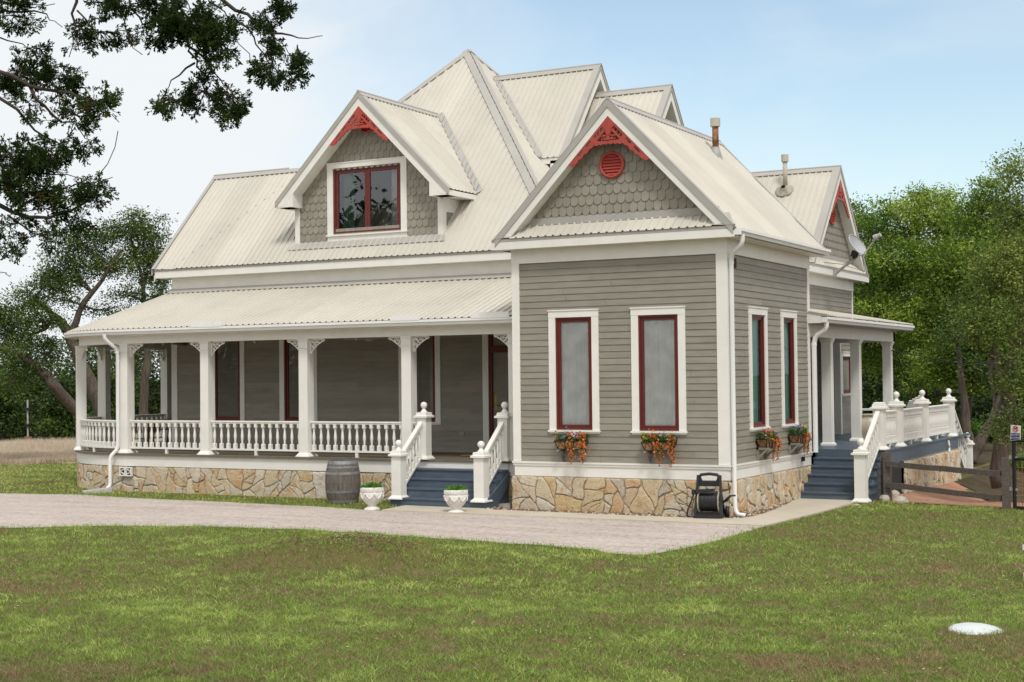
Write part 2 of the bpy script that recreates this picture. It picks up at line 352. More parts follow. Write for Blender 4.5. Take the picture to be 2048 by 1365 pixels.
def lap_wall(name, fr, u0, u1, z0, z1, holes=(), pitch=.1172, mt='siding', slope=None):
    """lapped boards; slope(z)->(ua,ub) limits the board ends under a gable"""
    mb = MB(); cuts = sorted({z0, z1} | {z0+k*pitch for k in range(int((z1-z0)/pitch)+1)} | {h[2] for h in holes if z0 < h[2] < z1} | {h[3] for h in holes if z0 < h[3] < z1})
    for a, b in zip(cuts, cuts[1:]):
        if b-a < 1e-4: continue
        k = math.floor((a-z0)/pitch+1e-4); base = z0+k*pitch
        wa = .0165-.0125*(a-base)/pitch; wb = .0165-.0125*(b-base)/pitch
        mb.rv = random.Random(k*7+int(u0*31)).random()
        spans = [(u0, u1)]
        for h in holes:
            if h[2] < b-1e-5 and h[3] > a+1e-5:
                ns = []
                for s, e in spans:
                    if h[1] <= s or h[0] >= e: ns.append((s, e)); continue
                    if h[0] > s: ns.append((s, h[0]))
                    if h[1] < e: ns.append((h[1], e))
                spans = ns
        jr = random.Random(k*13+int(u0*17)+5); js = []; u = u0+jr.uniform(.4, 3.6)
        while u < u1: js.append(u); u += jr.uniform(1.8, 4.2)
        sp2 = []
        for s, e in spans:
            c = [s]+[j for j in js if s+.1 < j < e-.1]+[e]; sp2 += [(c[i]+(.0015 if i else 0), c[i+1]-(.0015 if i+2 < len(c) else 0), i) for i in range(len(c)-1)]
        for s, e, i in sp2:
            mb.rv = random.Random(k*7+int(u0*31)+sum(1 for j in js if j < s)*101).random()
            mb.poly([fr(s, wa, a), fr(e, wa, a), fr(e, wb, b), fr(s, wb, b)])
            if abs(a-base) < 1e-5: mb.poly([fr(s, 0, a), fr(e, 0, a), fr(e, wa, a), fr(s, wa, a)])
    return mb.build(name, M[mt], H)

def curtain(mb, fr, u0, u1, z0, z1, w, amp=.02, waves=9, flare=0.0, seed=1):
    r = random.Random(seed); n = waves*12; f = [(waves*q, r.uniform(0, 6.28), a_) for q, a_ in ((.55, .5), (1.0, .6), (1.63, .28))]
    rows = 6; grid = []
    for j in range(rows+1):
        t = j/rows; z = z1+(z0-z1)*t; row = []
        for k in range(n+1):
            u = k/n; row.append(mb.V(fr(u0+(u1-u0)*u, w+amp*(.5+.5*t)*sum(a_*math.sin(2*PI*q*u+ph+.25*t) for q, ph, a_ in f), z)))
        grid.append(row)
    mb.smooth = True
    for j in range(rows):
        for k in range(n): mb.F(grid[j][k], grid[j][k+1], grid[j+1][k+1], grid[j+1][k])

def window(fr, u0, u1, z0, z1, trim=.135, head=.14, sill=.075, cur=None, halves=1, glass='glass', seed=1, deep=.7, sash=.075, label=None):
    t = MB()
    t.fbox(fr, u0-trim, u0, 0, .034, z0-.01, z1); t.fbox(fr, u1, u1+trim, 0, .034, z0-.01, z1)
    t.fbox(fr, u0-trim-.002, u1+trim+.002, 0, .038, z1, z1+head-.022); t.fbox(fr, u0-trim-.012, u1+trim+.012, 0, .052, z1+head-.022, z1+head)
    t.fbox(fr, u0-trim-.018, u1+trim+.018, 0, .062, z0-.045, z0-.01); t.fbox(fr, u0-trim, u1+trim, 0, .028, z0-sill, z0-.045)
    win = t.build('window', M['white'], H, label=label)
    s = MB()
    def ring(a0, a1, b0, b1, wd, w0, w1):
        s.fbox(fr, a0, a0+wd, w0, w1, b0, b1); s.fbox(fr, a1-wd, a1, w0, w1, b0, b1)
        s.fbox(fr, a0+wd, a1-wd, w0, w1, b0, b0+wd); s.fbox(fr, a0+wd, a1-wd, w0, w1, b1-wd, b1)
    ring(u0, u1, z0, z1, sash*.5, -.07, .012)
    step = (u1-u0-sash)/halves
    for k in range(halves):
        a = u0+sash*.5+k*step; ring(a+.001, a+step-.001, z0+sash*.5+.001, z1-sash*.5-.001, sash*.62, -.06, -.012)
    s.build('sash', M['maroon'], win)
    g = MB()
    for k in range(halves):
        a = u0+sash*.5+k*step; b = sash*.5+sash*.6
        g.poly([fr(a+sash*.6, -.035, z0+b), fr(a+step-sash*.6, -.035, z0+b), fr(a+step-sash*.6, -.035, z1-b), fr(a+sash*.6, -.035, z1-b)])
    g.build('pane', M[glass], win)
    r = MB()
    for q in ([(u0, -.07, z0), (u0, -deep, z0), (u0, -deep, z1), (u0, -.07, z1)], [(u1, -.07, z0), (u1, -.07, z1), (u1, -deep, z1), (u1, -deep, z0)],
              [(u0, -deep, z0), (u1, -deep, z0), (u1, -deep, z1), (u0, -deep, z1)], [(u0, -.07, z0), (u1, -.07, z0), (u1, -deep, z0), (u0, -deep, z0)], [(u0, -.07, z1), (u0, -deep, z1), (u1, -deep, z1), (u1, -.07, z1)]):
        r.poly([fr(*p) for p in q])
    r.build('room', M['dark'], win)
    for k, c in enumerate(cur or ()):
        m = MB(); curtain(m, fr, c[0], c[1], c[2], c[3], c[4], c[5], c[6], seed=seed+k); m.build('curtain', M[c[7]], win)
    return win

# ---- field stone walls
def clip_half(poly, nx, ny, d):
    out = []; n = len(poly)
    for k in range(n):
        p, q = poly[k], poly[(k+1) % n]; a = p[0]*nx+p[1]*ny-d; b = q[0]*nx+q[1]*ny-d
        if a <= 0: out.append(p)
        if (a < 0 < b) or (b < 0 < a):
            t = a/(a-b); out.append((p[0]+(q[0]-p[0])*t, p[1]+(q[1]-p[1])*t))
    return out
def voronoi(L, z0, z1, size, seed, tall=1.0):
    """rubble pattern: the wall is split again and again by slanted cuts, stopping at mixed sizes"""
    r = random.Random(seed); out = []; n0 = max(1, int(L/1.3)); cuts = [0]+[L*k/n0+r.uniform(-.15, .15) for k in range(1, n0)]+[L]; sl = [0]+[r.uniform(-.12, .12) for _ in range(n0-1)]+[0]
    stack = [[(cuts[k]-sl[k], z0), (cuts[k+1]-sl[k+1], z0), (cuts[k+1]+sl[k+1], z1), (cuts[k]+sl[k], z1)] for k in range(n0)]
    while stack:
        p = stack.pop(); A = abs(sum(p[k][0]*p[(k+1) % len(p)][1]-p[(k+1) % len(p)][0]*p[k][1] for k in range(len(p))))/2
        w = (max(q[0] for q in p)-min(q[0] for q in p))*tall; h = max(q[1] for q in p)-min(q[1] for q in p)
        lim = size*size*r.choice((.22, .45, .8, 1.1, 1.5))
        if (A < lim and max(w, h)/max(.01, min(w, h)) < 2.3) or A < .006: out.append(p); continue
        cx = sum(q[0] for q in p)/len(p); cz = sum(q[1] for q in p)/len(p); cx += r.uniform(-.2, .2)*w/tall; cz += r.uniform(-.2, .2)*h
        ang = (0 if w > h else PI/2)+r.gauss(0, .42); nx, ny = math.cos(ang), math.sin(ang); d = nx*cx+ny*cz
        q1, q2 = clip_half(p, nx, ny, d), clip_half(p, -nx, -ny, -d)
        if len(q1) < 3 or len(q2) < 3: out.append(p); continue
        stack += [q1, q2]
    def wp(p):
        e = min(1, min(p[1]-z0, z1-p[1])/.06); x, z = p
        return (x+.022*math.sin(z*17+x*5+seed), z+e*.02*math.sin(x*13+seed*2+z*6))
    return [[wp(q) for q in resample(p, .07)] for p in out]
def inset(poly, d):
    n = len(poly); cx = sum(p[0] for p in poly)/n; cy = sum(p[1] for p in poly)/n; out = poly
    area = sum(poly[k][0]*poly[(k+1) % n][1]-poly[(k+1) % n][0]*poly[k][1] for k in range(n)); sg = 1 if area > 0 else -1
    for k in range(n):
        p, q = poly[k], poly[(k+1) % n]; ex, ey = q[0]-p[0], q[1]-p[1]; l = math.hypot(ex, ey)
        if l < 1e-6: continue
        nx, ny = ey/l*sg, -ex/l*sg
        out = clip_half(out, nx, ny, p[0]*nx+p[1]*ny-d)
        if len(out) < 3: return []
    return out
def chaikin(poly, a=.2):
    out = []; n = len(poly)
    for k in range(n):
        p, q = poly[k], poly[(k+1) % n]
        out += [(p[0]+(q[0]-p[0])*a, p[1]+(q[1]-p[1])*a), (p[0]+(q[0]-p[0])*(1-a), p[1]+(q[1]-p[1])*(1-a))]
    return out
def resample(poly, mx=.06):
    out = []; n = len(poly)
    for k in range(n):
        p, q = poly[k], poly[(k+1) % n]; m = max(1, int(math.hypot(q[0]-p[0], q[1]-p[1])/mx))
        out += [(p[0]+(q[0]-p[0])*j/m, p[1]+(q[1]-p[1])*j/m) for j in range(m)]
    return out
def stone_wall(name, L, z0, z1, fn, size=.27, seed=3, parent=None, proud=.03, seg=.25, sx=1.0, tall=1.0):
    """fn(s, w, z) -> point"""
    r = random.Random(seed); mb = MB(); mb.cur = 1
    n = max(1, int(L/seg))
    for k in range(n):
        a, b = L*k/n, L*(k+1)/n; mb.poly([fn(a, 0, z0), fn(b, 0, z0), fn(b, 0, z1), fn(a, 0, z1)])
    mb.poly([fn(0, 0, z1), fn(L, 0, z1), fn(L, -.12, z1), fn(0, -.12, z1)])
    mb.cur = 0; mb.smooth = False
    for cell in voronoi(L/sx, z0, z1-.006, size, seed, tall):
        cell = [(p[0]*sx, p[1]) for p in cell]
        cx = sum(p[0] for p in cell)/len(cell); cz = sum(p[1] for p in cell)/len(cell); ext = min(max(p[0] for p in cell)-min(p[0] for p in cell), max(p[1] for p in cell)-min(p[1] for p in cell))
        if ext < .04: continue
        f = 1-2*r.uniform(.008, .015)/ext
        c = chaikin([(cx+(p[0]-cx)*f, cz+(p[1]-cz)*f) for p in cell], r.uniform(.18, .25))
        c = [p for k, p in enumerate(c) if math.hypot(p[0]-c[k-1][0], p[1]-c[k-1][1]) > .012]
        if len(c) < 3: continue
        n = len(c); cx = sum(p[0] for p in c)/n; cy = sum(p[1] for p in c)/n
        mb.rv = r.random(); tx, tz = r.uniform(-.05, .05), r.uniform(-.05, .05); base = r.uniform(.6, 1.15)*proud
        c = [(p[0]+r.uniform(-.006, .006), p[1]+r.uniform(-.006, .006)) for p in c]
        rings = []
        for sc, hh in ((1, -.005), (.985, base*.7), (.9, base), (.5, base*1.08)):
            ring = []
            for p in c:
                s, z = cx+(p[0]-cx)*sc, cy+(p[1]-cy)*sc
                ring.append(mb.V(fn(s, hh+((s-cx)*tx+(z-cy)*tz if hh > 0 else 0)+(r.uniform(-.003, .003) if sc < .95 else 0), z)))
            rings.append(ring)
        for A, B in zip(rings, rings[1:]):
            for j in range(n): mb.F(A[j], A[(j+1) % n], B[(j+1) % n], B[j])
        mb.F(*rings[-1])
    return mb.build(name, [M['stone'], M['mortar']], parent)

# ---- ribbed metal roofing: ribs every .1524 m along u, panels run between bottom(u) and top(u)
RIB = .1524
def ribbed(name, u0, u1, bottom, top, nrm, extra=(), parent=None, off=0.0, h=.026):
    us = set([u0, u1]+[e for e in extra if u0 < e < u1]); prof = {}
    k = math.floor((u0-off)/RIB)-1
    while off+k*RIB < u1+RIB:
        c = off+k*RIB
        for d in (-.024, -.009, .009, .024):
            if u0 < c+d < u1: us.add(c+d)
        k += 1
    def height(u):
        d = abs(((u-off+RIB/2) % RIB)-RIB/2)
        return h*max(0., min(1., (.024-d)/.015))
    us = sorted(us); mb = MB(); nrm = Vector(nrm).normalized(); prev = None
    for u in us:
        b, t = bottom(u), top(u)
        if b is None or t is None: prev = None; continue
        b = Vector(b); t = Vector(t); hh = nrm*height(u)
        mb.rv = random.Random(int(math.floor((u-off)/.9144))).random()
        cur = (mb.V(b+hh), mb.V(t+hh))
        if prev: mb.F(prev[0], cur[0], cur[1], prev[1])
        prev = cur
    return mb.build(name, M['roof'], parent or H)
def cap(mb, p0, p1, dirs, wd=.15, lift=.028, th=.006, up=(0, 0, 1)):
    """two-sided metal cap along a line; dirs: downhill unit vectors of both sides"""
    p0 = Vector(p0); p1 = Vector(p1); ax = (p1-p0).normalized()
    for d in dirs:
        d = Vector(d).normalized(); n = ax.cross(d); n = n if n.z > 0 else -n; n.normalize()
        a = [p+n*lift for p in (p0, p1)]
        mb.hexa([a[0]-n*th, a[1]-n*th, a[1]+d*wd-n*th, a[0]+d*wd-n*th, a[0]+n*th, a[1]+n*th, a[1]+d*wd+n*th, a[0]+d*wd+n*th])
def rollcap(mb, p0, p1, r=.03, lift=.035):
    mb.tube([Vector(p0)+Vector((0, 0, lift)), Vector(p1)+Vector((0, 0, lift))], r, 8)

# ================================================================ WING (front right block)
WW, WD = 4.14, 4.72
fW, sW = FRONT(0.0), SIDE(0.0)
wA = (-3.28, -2.55, .59, 2.622); wB = (-1.64, -.885, .585, 2.618)
s1 = (1.225, 1.955, .60, 2.63); s2 = (3.05, 3.735, .60, 2.63)
lap_wall('wall', fW, -WW, 0, 0, 3.65, [wA, wB]); lap_wall('wall', sW, 0, WD, 0, 3.65, [s1, s2])
mb = MB(); mb.box(-WW-.0, -WW+.01, .02, WD, -.3, 3.95); mb.box(-WW, 0, WD-.01, WD, -.3, 3.95); mb.build('wall', M['siding'], H)
for w, sd in ((wA, 3), (wB, 8)):
    g = .02 if w is wA else 0
    window(fW, *w, cur=[(w[0]+.08, w[1]-.04+0*g, w[2]+.02, w[3]-.05, -.056, .013, 7, 'sheer'), (w[0]+.02, w[0]+.12, w[2], w[3], -.16, .02, 2, 'green')], seed=sd, label='tall maroon window with a white sheer curtain')
window(sW, *s1, cur=[(s1[0]+.03, s1[1]-.02, s1[2], s1[3], -.10, .025, 6, 'green')], seed=5, glass='glass3', label='tall maroon window with a green curtain')
window(sW, *s2, cur=[(s2[0]+.03, s2[1]-.02, s2[2], s2[3], -.10, .025, 6, 'green')], seed=6, glass='glass3', label='tall maroon window with a green curtain')
def trim(boxes, name, mt='white'):
    for fr, a in boxes:
        m = MB(); m.fbox(fr, *a); m.build(name, M[mt], H)
trim([(fW, (-WW-.03, -WW+.125, 0, .03, .002, 3.64)), (fW, (-.168, .03, 0, .03, .002, 3.64)), (sW, (-.027, .14, 0, .032, .004, 3.64)), (sW, (WD-.11, WD+.02, 0, .03, .002, 3.64)),
      (LEFTF(-WW), (-.027, .12, 0, .032, .004, 3.9))], 'corner_board')
trim([(fW, (-WW-.035, .034, 0, .036, 3.64, 3.912)), (sW, (-.033, WD+.03, 0, .037, 3.643, 3.909))], 'frieze')
mb = MB(); mb.box(-4.445, .235, -.235, .02, 3.90, 3.912); mb.box(-.02, .30, -.233, 5.0, 3.898, 3.910); mb.build('soffit', M['white'], H)
mb = MB(); mb.box(-4.452, .24, -.262, -.235, 3.896, 4.038); mb.box(.24, .262, -.262, 5.02, 3.896, 4.0); mb.box(-4.452, -4.425, -.235, .6, 3.896, 4.038); mb.build('fascia', M['white'], H)
mb = MB(); mb.box(-4.455, .255, -.268, -.23, 4.039, 4.09); mb.build('drip_edge', M['rooftrim'], H)
# water table
for fr, L0, L1 in ((fW, -WW-.05, .06), (sW, -.058, WD+.04)):
    m = MB(); e = 0 if fr is fW else .003
    m.fbox(fr, L0, L1, 0, .055-e, -.032, 0-e); m.fbox(fr, L0+.015, L1-.015, 0, .04-e, -.075, -.032); m.fbox(fr, L0+.04, L1-.04, 0, .022-e, -.262, -.075); m.build('water_table', M['white'], H)
stone_wall('stone_foundation', WW+.10, -1.0, -.262, lambda s, w, z: (-WW-.06+s, -.03-w, z), .37, 5, H)
stone_wall('stone_foundation', WD+.1, -1.1, -.262, lambda s, w, z: (.03+w, -.06+s, z), .33, 9, H, tall=1.9)
m = MB(); m.box(-WW-.05, -WW-.03, -.02, .8, -1, -.26); m.build('stone_foundation', M['mortar'], H)
# pent roof across the gable foot
al = math.atan2(.24, .28)
ribbed('pent_roof', -4.08, -.12, lambda u: (u, -.285, 4.092), lambda u: (u, -.005, 4.325), (0, -.6, .75), off=.03)
mb = MB()
for sx, a, b, c in ((-1, -4.46, -4.08, -4.12), (1, .26, -.12, -.10)):
    mb.poly([(a, -.287, 4.098), (b, -.287, 4.112), (c if sx > 0 else c, -.005, 4.345), (a*.55+b*.45, -.005, 4.345)])
mb.build('pent_cap', M['rooftrim'], H)

def clip_poly(poly, halves):
    for h in halves:
        poly = clip_half(poly, *h)
        if len(poly) < 3: return []
    return poly
def shingles(name, fr, u0, u1, z0, z1, halves, holes=(), w=.155, pitch=.182, parent=None):
    """fish-scale shingles clipped to half planes (nx,nz,d)"""
    mb = MB(); row = 0; z = z0
    base = clip_poly([(u0, z0), (u1, z0), (u1, z1), (u0, z1)], halves)
    mb.rv = .5; parts = [base]
    for h in holes:                                                # backing sheet, left open behind a window
        if h[1]-h[0] < 1: continue
        nxt = []
        for q in parts:
            nxt += [clip_poly(q, [(1, 0, h[0]+.05)]), clip_poly(q, [(-1, 0, -h[1]+.05)]), clip_poly(q, [(-1, 0, -h[0]-.05), (1, 0, h[1]-.05), (0, 1, h[2]+.05)]), clip_poly(q, [(-1, 0, -h[0]-.05), (1, 0, h[1]-.05), (0, -1, -h[3]+.05)])]
        parts = [q for q in nxt if len(q) >= 3]
    for q in parts: mb.poly([fr(p[0], 0, p[1]) for p in q])
    while z < z1:
        o = (row % 2)*w/2; k = int((u0)/w)-2
        while k*w+o < u1+w:
            c = k*w+o; hw = w/2-.003; pts = [(c-hw, z+pitch+.085)]
            zb = z; r = hw; cv = 1.0
            pts += [(c-hw, zb+r)]+[(c-r*math.cos(t), zb+r-r*math.sin(t)) for t in [PI*j/10 for j in range(1, 10)]]+[(c+hw, zb+r), (c+hw, z+pitch+.085)]
            q = clip_poly(pts, list(halves)+[(0, 1, z1), (0, -1, -z0), (1, 0, u1), (-1, 0, -u0)])
            hid = any(h[0]-.0 < c-hw and c+hw < h[1] and h[2] < zb and z+pitch < h[3] for h in holes)
            if len(q) >= 3 and not hid:
                mb.rv = random.random()
                def wd(p): return .026-.016*(p[1]-zb)/pitch
                top = [mb.V(fr(p[0], wd(p), p[1])) for p in q]; bot = [mb.V(fr(p[0], wd(p)-.012, p[1])) for p in q]
                mb.F(*top)
                for j in range(len(q)): mb.F(top[j], top[(j+1) % len(q)], bot[(j+1) % len(q)], bot[j])
            k += 1
        z += pitch; row += 1
    return mb.build(name, M['shingle'], parent or H)
def round_vent(fr, u, z, r, parent=None):
    mb = MB(); n = 28
    def ringpt(rad, w, t): return fr(u+rad*math.cos(t), w, z+rad*math.sin(t))
    prof = [(r, 0), (r, .045), (r*.9, .06), (r*.80, .05), (r*.78, 0)]
    rings = [[mb.V(ringpt(a, w, 2*PI*j/n)) for j in range(n)] for a, w in prof]
    for A, B in zip(rings, rings[1:]):
        for j in range(n): mb.F(A[j], A[(j+1) % n], B[(j+1) % n], B[j])
    v = mb.build('gable_vent', M['red'], parent or H)
    m2 = MB(); m2.poly([ringpt(r*.79, .004, 2*PI*j/n) for j in range(n)]); m2.build('vent_back', M['dark'], v)
    m3 = MB(); k = 7
    for i in range(k):
        zz = -r*.78+(i+.5)*(2*r*.78/k); hw = math.sqrt(max(0, (r*.78)**2-zz*zz)); hw = max(.02, hw-.004)
        m3.hexa([fr(u-hw, .004, z+zz+.03), fr(u+hw, .004, z+zz+.03), fr(u+hw, .036, z+zz-.022), fr(u-hw, .036, z+zz-.022), fr(u-hw, .010, z+zz+.036), fr(u+hw, .010, z+zz+.036), fr(u+hw, .042, z+zz-.016), fr(u-hw, .042, z+zz-.016)])
    m3.build('louvre', M['red'], v)
    return v
def gingerbread(fr, uc, zt, s, half, z_in=0.0, w0=.0, th=.03, parent=None):
    """carved red gable ornament: two scalloped arms under the rakes, a collar with a rosette, scrolls and a drop"""
    mb = MB(); c = math.cos(math.atan(s)); sn = math.sin(math.atan(s))
    for sg in (-1, 1):
        def P(t, d): return (uc+sg*(t*c-d*sn), zt-t*sn-d*c)        # t down the rake, d below it
        T = half/c; up = []; lo = []
        n = 40
        for k in range(n+1):
            t = T*k/n
            base = .19*(1-(k/n))**.6 if k/n > .45 else .17
            d = .055+base*.62+.028*abs(math.sin(PI*t/.135))*(1 if k/n > .4 else .5)
            if k == n: d = .012
            up.append(P(t, 0)); lo.append(P(t, d))
        for k in range(n):
            if k/n < .40 or (.46 < k/n < .60) or (.66 < k/n < .78):                                          # upper part is pierced: a slim top bar and a lower bar
                for d0, d1 in ((0, .05), (.105, .145)) if k/n < .4 else ((0, .04), (.075, None)):
                    t0, t1 = T*k/n, T*(k+1)/n
                    q = [P(t0, d0), P(t1, d0), P(t1, d1), P(t0, d1)] if d1 else [P(t0, d0), P(t1, d0), lo[k+1], lo[k]]; mb.prism(q, lambda p, w: fr(p[0], w, p[1]), w0, w0+th)
            else:
                q = [up[k], up[k+1], lo[k+1], lo[k]]; mb.prism(q, lambda p, w: fr(p[0], w, p[1]), w0, w0+th)
        for k in range(5):                                         # webs and small scrolls across the piercing
            t = T*(.06+.07*k); a, b = P(t, .05), P(t+.03, .105)
            mb.tube([fr(a[0], w0+th/2, a[1]), fr(b[0], w0+th/2, b[1])], .012, 5)
        for (t0, d0, r0, tw) in ((T*.30, .215, .05, 1), (T*.16, .22, .045, -1)):
            pts = []
            for k in range(15):
                an = k/14*1.6*PI; rr = r0*(1-.55*k/14); p = P(t0+rr*math.cos(an)*tw, d0+rr*math.sin(an)-.03)
                pts.append(fr(p[0], w0+th/2, p[1]))
            mb.tube(pts, .013, 5)
        pts = [fr(*(lambda p: (p[0], w0+th/2, p[1]))(P(T*(.05+.27*k/10), .15+.10*math.sin(PI*k/10)))) for k in range(11)]
        mb.tube(pts, .014, 5)
    zc = zt-s*half*.44-.085; hw = half*.46
    q = [(uc-hw, zc), (uc+hw, zc)]+[(uc+hw-2*hw*k/16, zc-.05-.018*abs(math.sin(PI*k/2.0))-.02*(abs(k-8)/8)) for k in range(17)]
    mb.prism(q, lambda p, w: fr(p[0], w, p[1]), w0+.001, w0+th-.001)
    for k in range(5):                                             # rosette
        an = PI*k/4; p = (uc+.055*math.cos(an), zc+.045+.05*math.sin(an))
        n = 10; mb.prism([(p[0]+.034*math.cos(2*PI*j/n), p[1]+.034*math.sin(2*PI*j/n)) for j in range(n)], lambda p, w: fr(p[0], w, p[1]), w0+.002, w0+th*.9)
    n = 14; mb.prism([(uc+.042*math.cos(2*PI*j/n), zc+.045+.042*math.sin(2*PI*j/n)) for j in range(n)], lambda p, w: fr(p[0], w, p[1]), w0, w0+th+.012)
    mb.prism([(uc-.15, zt-.15*s-.01), (uc, zt-.002), (uc+.15, zt-.15*s-.01), (uc+.055, zt-.19*s-.05), (uc+.035, zt-.30-.03), (uc, zt-.345-.02), (uc-.035, zt-.30-.03), (uc-.055, zt-.19*s-.05)], lambda p, w: fr(p[0], w, p[1]), w0-.001, w0+th+.006)
    return mb.build('gable_ornament', M['red'], parent or H)

def rakes(fr, uc, zr, s, half, w_wall, w_out, slab=.20, metal=.085, roofpt=None, cutz=None, parent=None, soffit=True):
    """white rake slabs with a grey metal edge on both sides of a gable; fr(u,w,z), w outward; cutz trims the foot"""
    c = math.cos(math.atan(s)); dz = slab/c; dm = metal/c
    for sg in (-1, 1):
        def ln(d, u): return zr-d-s*abs(u-uc)
        ue = uc+sg*half
        q = [(uc, zr-dm), (ue, ln(dm, ue)), (ue-sg*(.0), ln(dz, ue)), (uc, zr-dz)]
        if cutz is not None:
            q = clip_half(q, 0, -1, -cutz)
            if len(q) < 3: continue
        m = MB(); m.prism(q, lambda p, w: fr(p[0], w, p[1]), w_wall, w_out); m.build('rake_board', M['white'], parent or H)
        e = .06; ue2 = uc+sg*(half+e)
        q = [(uc, zr+.03), (ue2, ln(-.03, ue2)), (ue2, ln(dm, ue2)), (uc, zr-dm)]
        m = MB(); m.prism(q, lambda p, w: fr(p[0], w, p[1]), w_out-.01, w_out+.018)
        q2 = [(uc, zr+.038), (ue2, ln(-.038, ue2)), (ue2, ln(-.030, ue2)), (uc, zr+.030)]
        m.prism(q2, lambda p, w: fr(p[0], w, p[1]), w_out-.14, w_out+.018)
        m.build('rake_trim', M['rooftrim'], parent or H)

# wing gable
ZR, SW, XC = 6.455, 1.03, -2.07
halfW = 2.36
shingles('gable_wall', fW, -4.2, .08, 4.325+.13, 6.3, [(SW, 1, ZR-.22+SW*XC), (-SW, 1, ZR-.22-SW*XC)], holes=[(-2.3, -1.9, 5.2, 5.45)], pitch=.178)
mb = MB(); mb.fbox(fW, -4.05, -.10, 0, .02, 4.325, 4.325+.135); mb.build('gable_band', M['rooftrim'], H)
round_vent(lambda u, w, z: fW(u, w+.016, z), -2.10, 5.325, .245)
rakes(fW, XC, ZR, SW, 2.25, -.02, .262, cutz=4.13)
gingerbread(lambda u, w, z: fW(u, w, z), XC, ZR-.20/math.cos(math.atan(SW))+.01, SW, .80, w0=.225)
L = 2.36
def wing_right(u):
    x = XC+L; z = ZR-SW*L
    if u <= 5.02: return (x, u, z)
    t = (u-5.02)/.40
    return (x+(XC-x)*t, u, z+(ZR-z)*t)
ribbed('roof', -.285, 5.42, wing_right, lambda u: (XC, u, ZR), (SW, 0, 1), [5.02], off=-.285)
ribbed('roof', -.285, 5.42, lambda u: (XC-L, u, ZR-SW*L), lambda u: (XC, u, ZR), (-SW, 0, 1), off=-.285)
mb = MB(); cap(mb, (XC, -.28, ZR), (XC, 5.42, ZR), [(1, 0, -SW), (-1, 0, -SW)], .14); rollcap(mb, (XC, -.285, ZR), (XC, 5.42, ZR), .028, .03); mb.build('ridge_cap', M['rooftrim'], H)
mb = MB(); cap(mb, (XC, 5.42, ZR), (XC+L, 5.02, ZR-SW*L), [(0, -1, 0)], .10, .026); mb.build('rake_trim', M['rooftrim'], H)
mb = MB(); mb.poly([(XC-L, 5.0, ZR-SW*L-.02), (XC+L-.02, 5.0, ZR-SW*L-.02), (XC, 5.38, ZR-.02)]); mb.build('gable_wall', M['shingle'], H)
# side gutter
GP = [(0, .0), (0, .105), (.008, .105), (.008, .012), (.075, .012), (.085, .055), (.110, .075), (.112, .112), (.128, .112), (.128, .062), (.10, .045), (.09, 0)]
def gutter(name, path, nrm, z, mt='gutterwhite'):
    m = MB(); m.sweep(path, nrm, [(w, z+h) for w, h in GP]); o = m.build(name, M[mt], H); return o
gutter('gutter', [(.262, -.255), (.262, 5.06)], [(1, 0), (1, 0)], 3.925)
mb = MB(); mb.box(.262, .385, -.263, -.255, 3.925, 4.03); mb.build('gutter_end', M['gutterwhite'], H)
def pipe(name, pts, r=.041, mt='gutterwhite'):
    m = MB(); m.smooth = True; m.tube(pts, r, 10, cap=False); m.smooth = False
    for k in range(1, len(pts)-1):
        if (Vector(pts[k+1])-Vector(pts[k])).length > .6: m.tube([Vector(pts[k]), Vector(pts[k])+(Vector(pts[k+1])-Vector(pts[k])).normalized()*.05], r+.005, 10)
    o = m.build(name, M[mt], H)
    m = MB(); m.smooth = True
    m.tube([Vector(pts[-1])-(Vector(pts[-1])-Vector(pts[-2])).normalized()*.02, Vector(pts[-1])-(Vector(pts[-1])-Vector(pts[-2])).normalized()*.015], r*.93, 10); m.build('spout_mouth', M['dark'], o)
    return o
pipe('downspout', [(.345, -.10, 3.94), (.345, -.10, 3.84), (.325, -.09, 3.77), (.16, -.0, 3.66), (.105, .035, 3.60), (.085, .05, 3.50), (.085, .05, -.70), (.10, .05, -.79), (.15, .04, -.845), (.30, .02, -.86)])
m = MB(); m.box(.03, .062, .30, .38, 3.40, 3.58); m.box(.062, .072, .315, .365, 3.42, 3.56); m.build('meter_box', M['brown'], H)
m = MB(); m.fbox(sW, 4.05, 4.13, .025, .075, -.16, -.07); m.build('hose_bib', M['blackmetal'], H)

# ================================================================ MAIN BODY
YM = 3.30; SM = 1.08; ZE = 4.22; YE = 3.0
def mz(y): return ZE+SM*(y-YE)
fM = FRONT(YM)
m1 = (-14.03, -13.21, .60, 2.66); m2 = (-11.93, -11.13, .60, 2.66); m3 = (-8.67, -7.865, .60, 2.66)
door = (-6.54, -5.36, -.055, 2.66)
lap_wall('wall', fM, -15.26, -4.1, -.055, 2.75, [m1, m2, m3, door])
for w, sd in ((m1, 21), (m2, 22), (m3, 23)):
    window(fM, *w, trim=.13, cur=[(w[0]+.02, w[0]+.2, w[2], w[3], -.3, .03, 3, 'green')], seed=sd, label='tall maroon porch window with dark glass')
trim([(fM, (-15.29, -15.12, 0, .03, -.05, 2.72)), (LEFTF(-15.26), (3.273, 3.42, 0, .033, -.048, 2.72))], 'corner_board')
m = MB(); m.fbox(fM, -15.27, -4.1, 0, .02, 3.66, 4.02); m.box(-15.26, -15.24, 3.3, 7.4, -.9, 4.0); m.build('frieze', M['white'], H)
m = MB(); m.box(-15.59, -4.0, YE+.062, YM+.05, 4.016, 4.028); m.build('soffit', M['white'], H)
m = MB(); m.box(-15.595, -4.0, YE+.04, YE+.064, 4.012, 4.166); m.box(-15.595, -15.57, YE+.066, 7.6, 4.012, 4.166); m.build('fascia', M['white'], H)
m = MB(); m.box(-15.60, -4.0, YE+.03, YE+.07, 4.167, 4.215); m.build('drip_edge', M['rooftrim'], H)
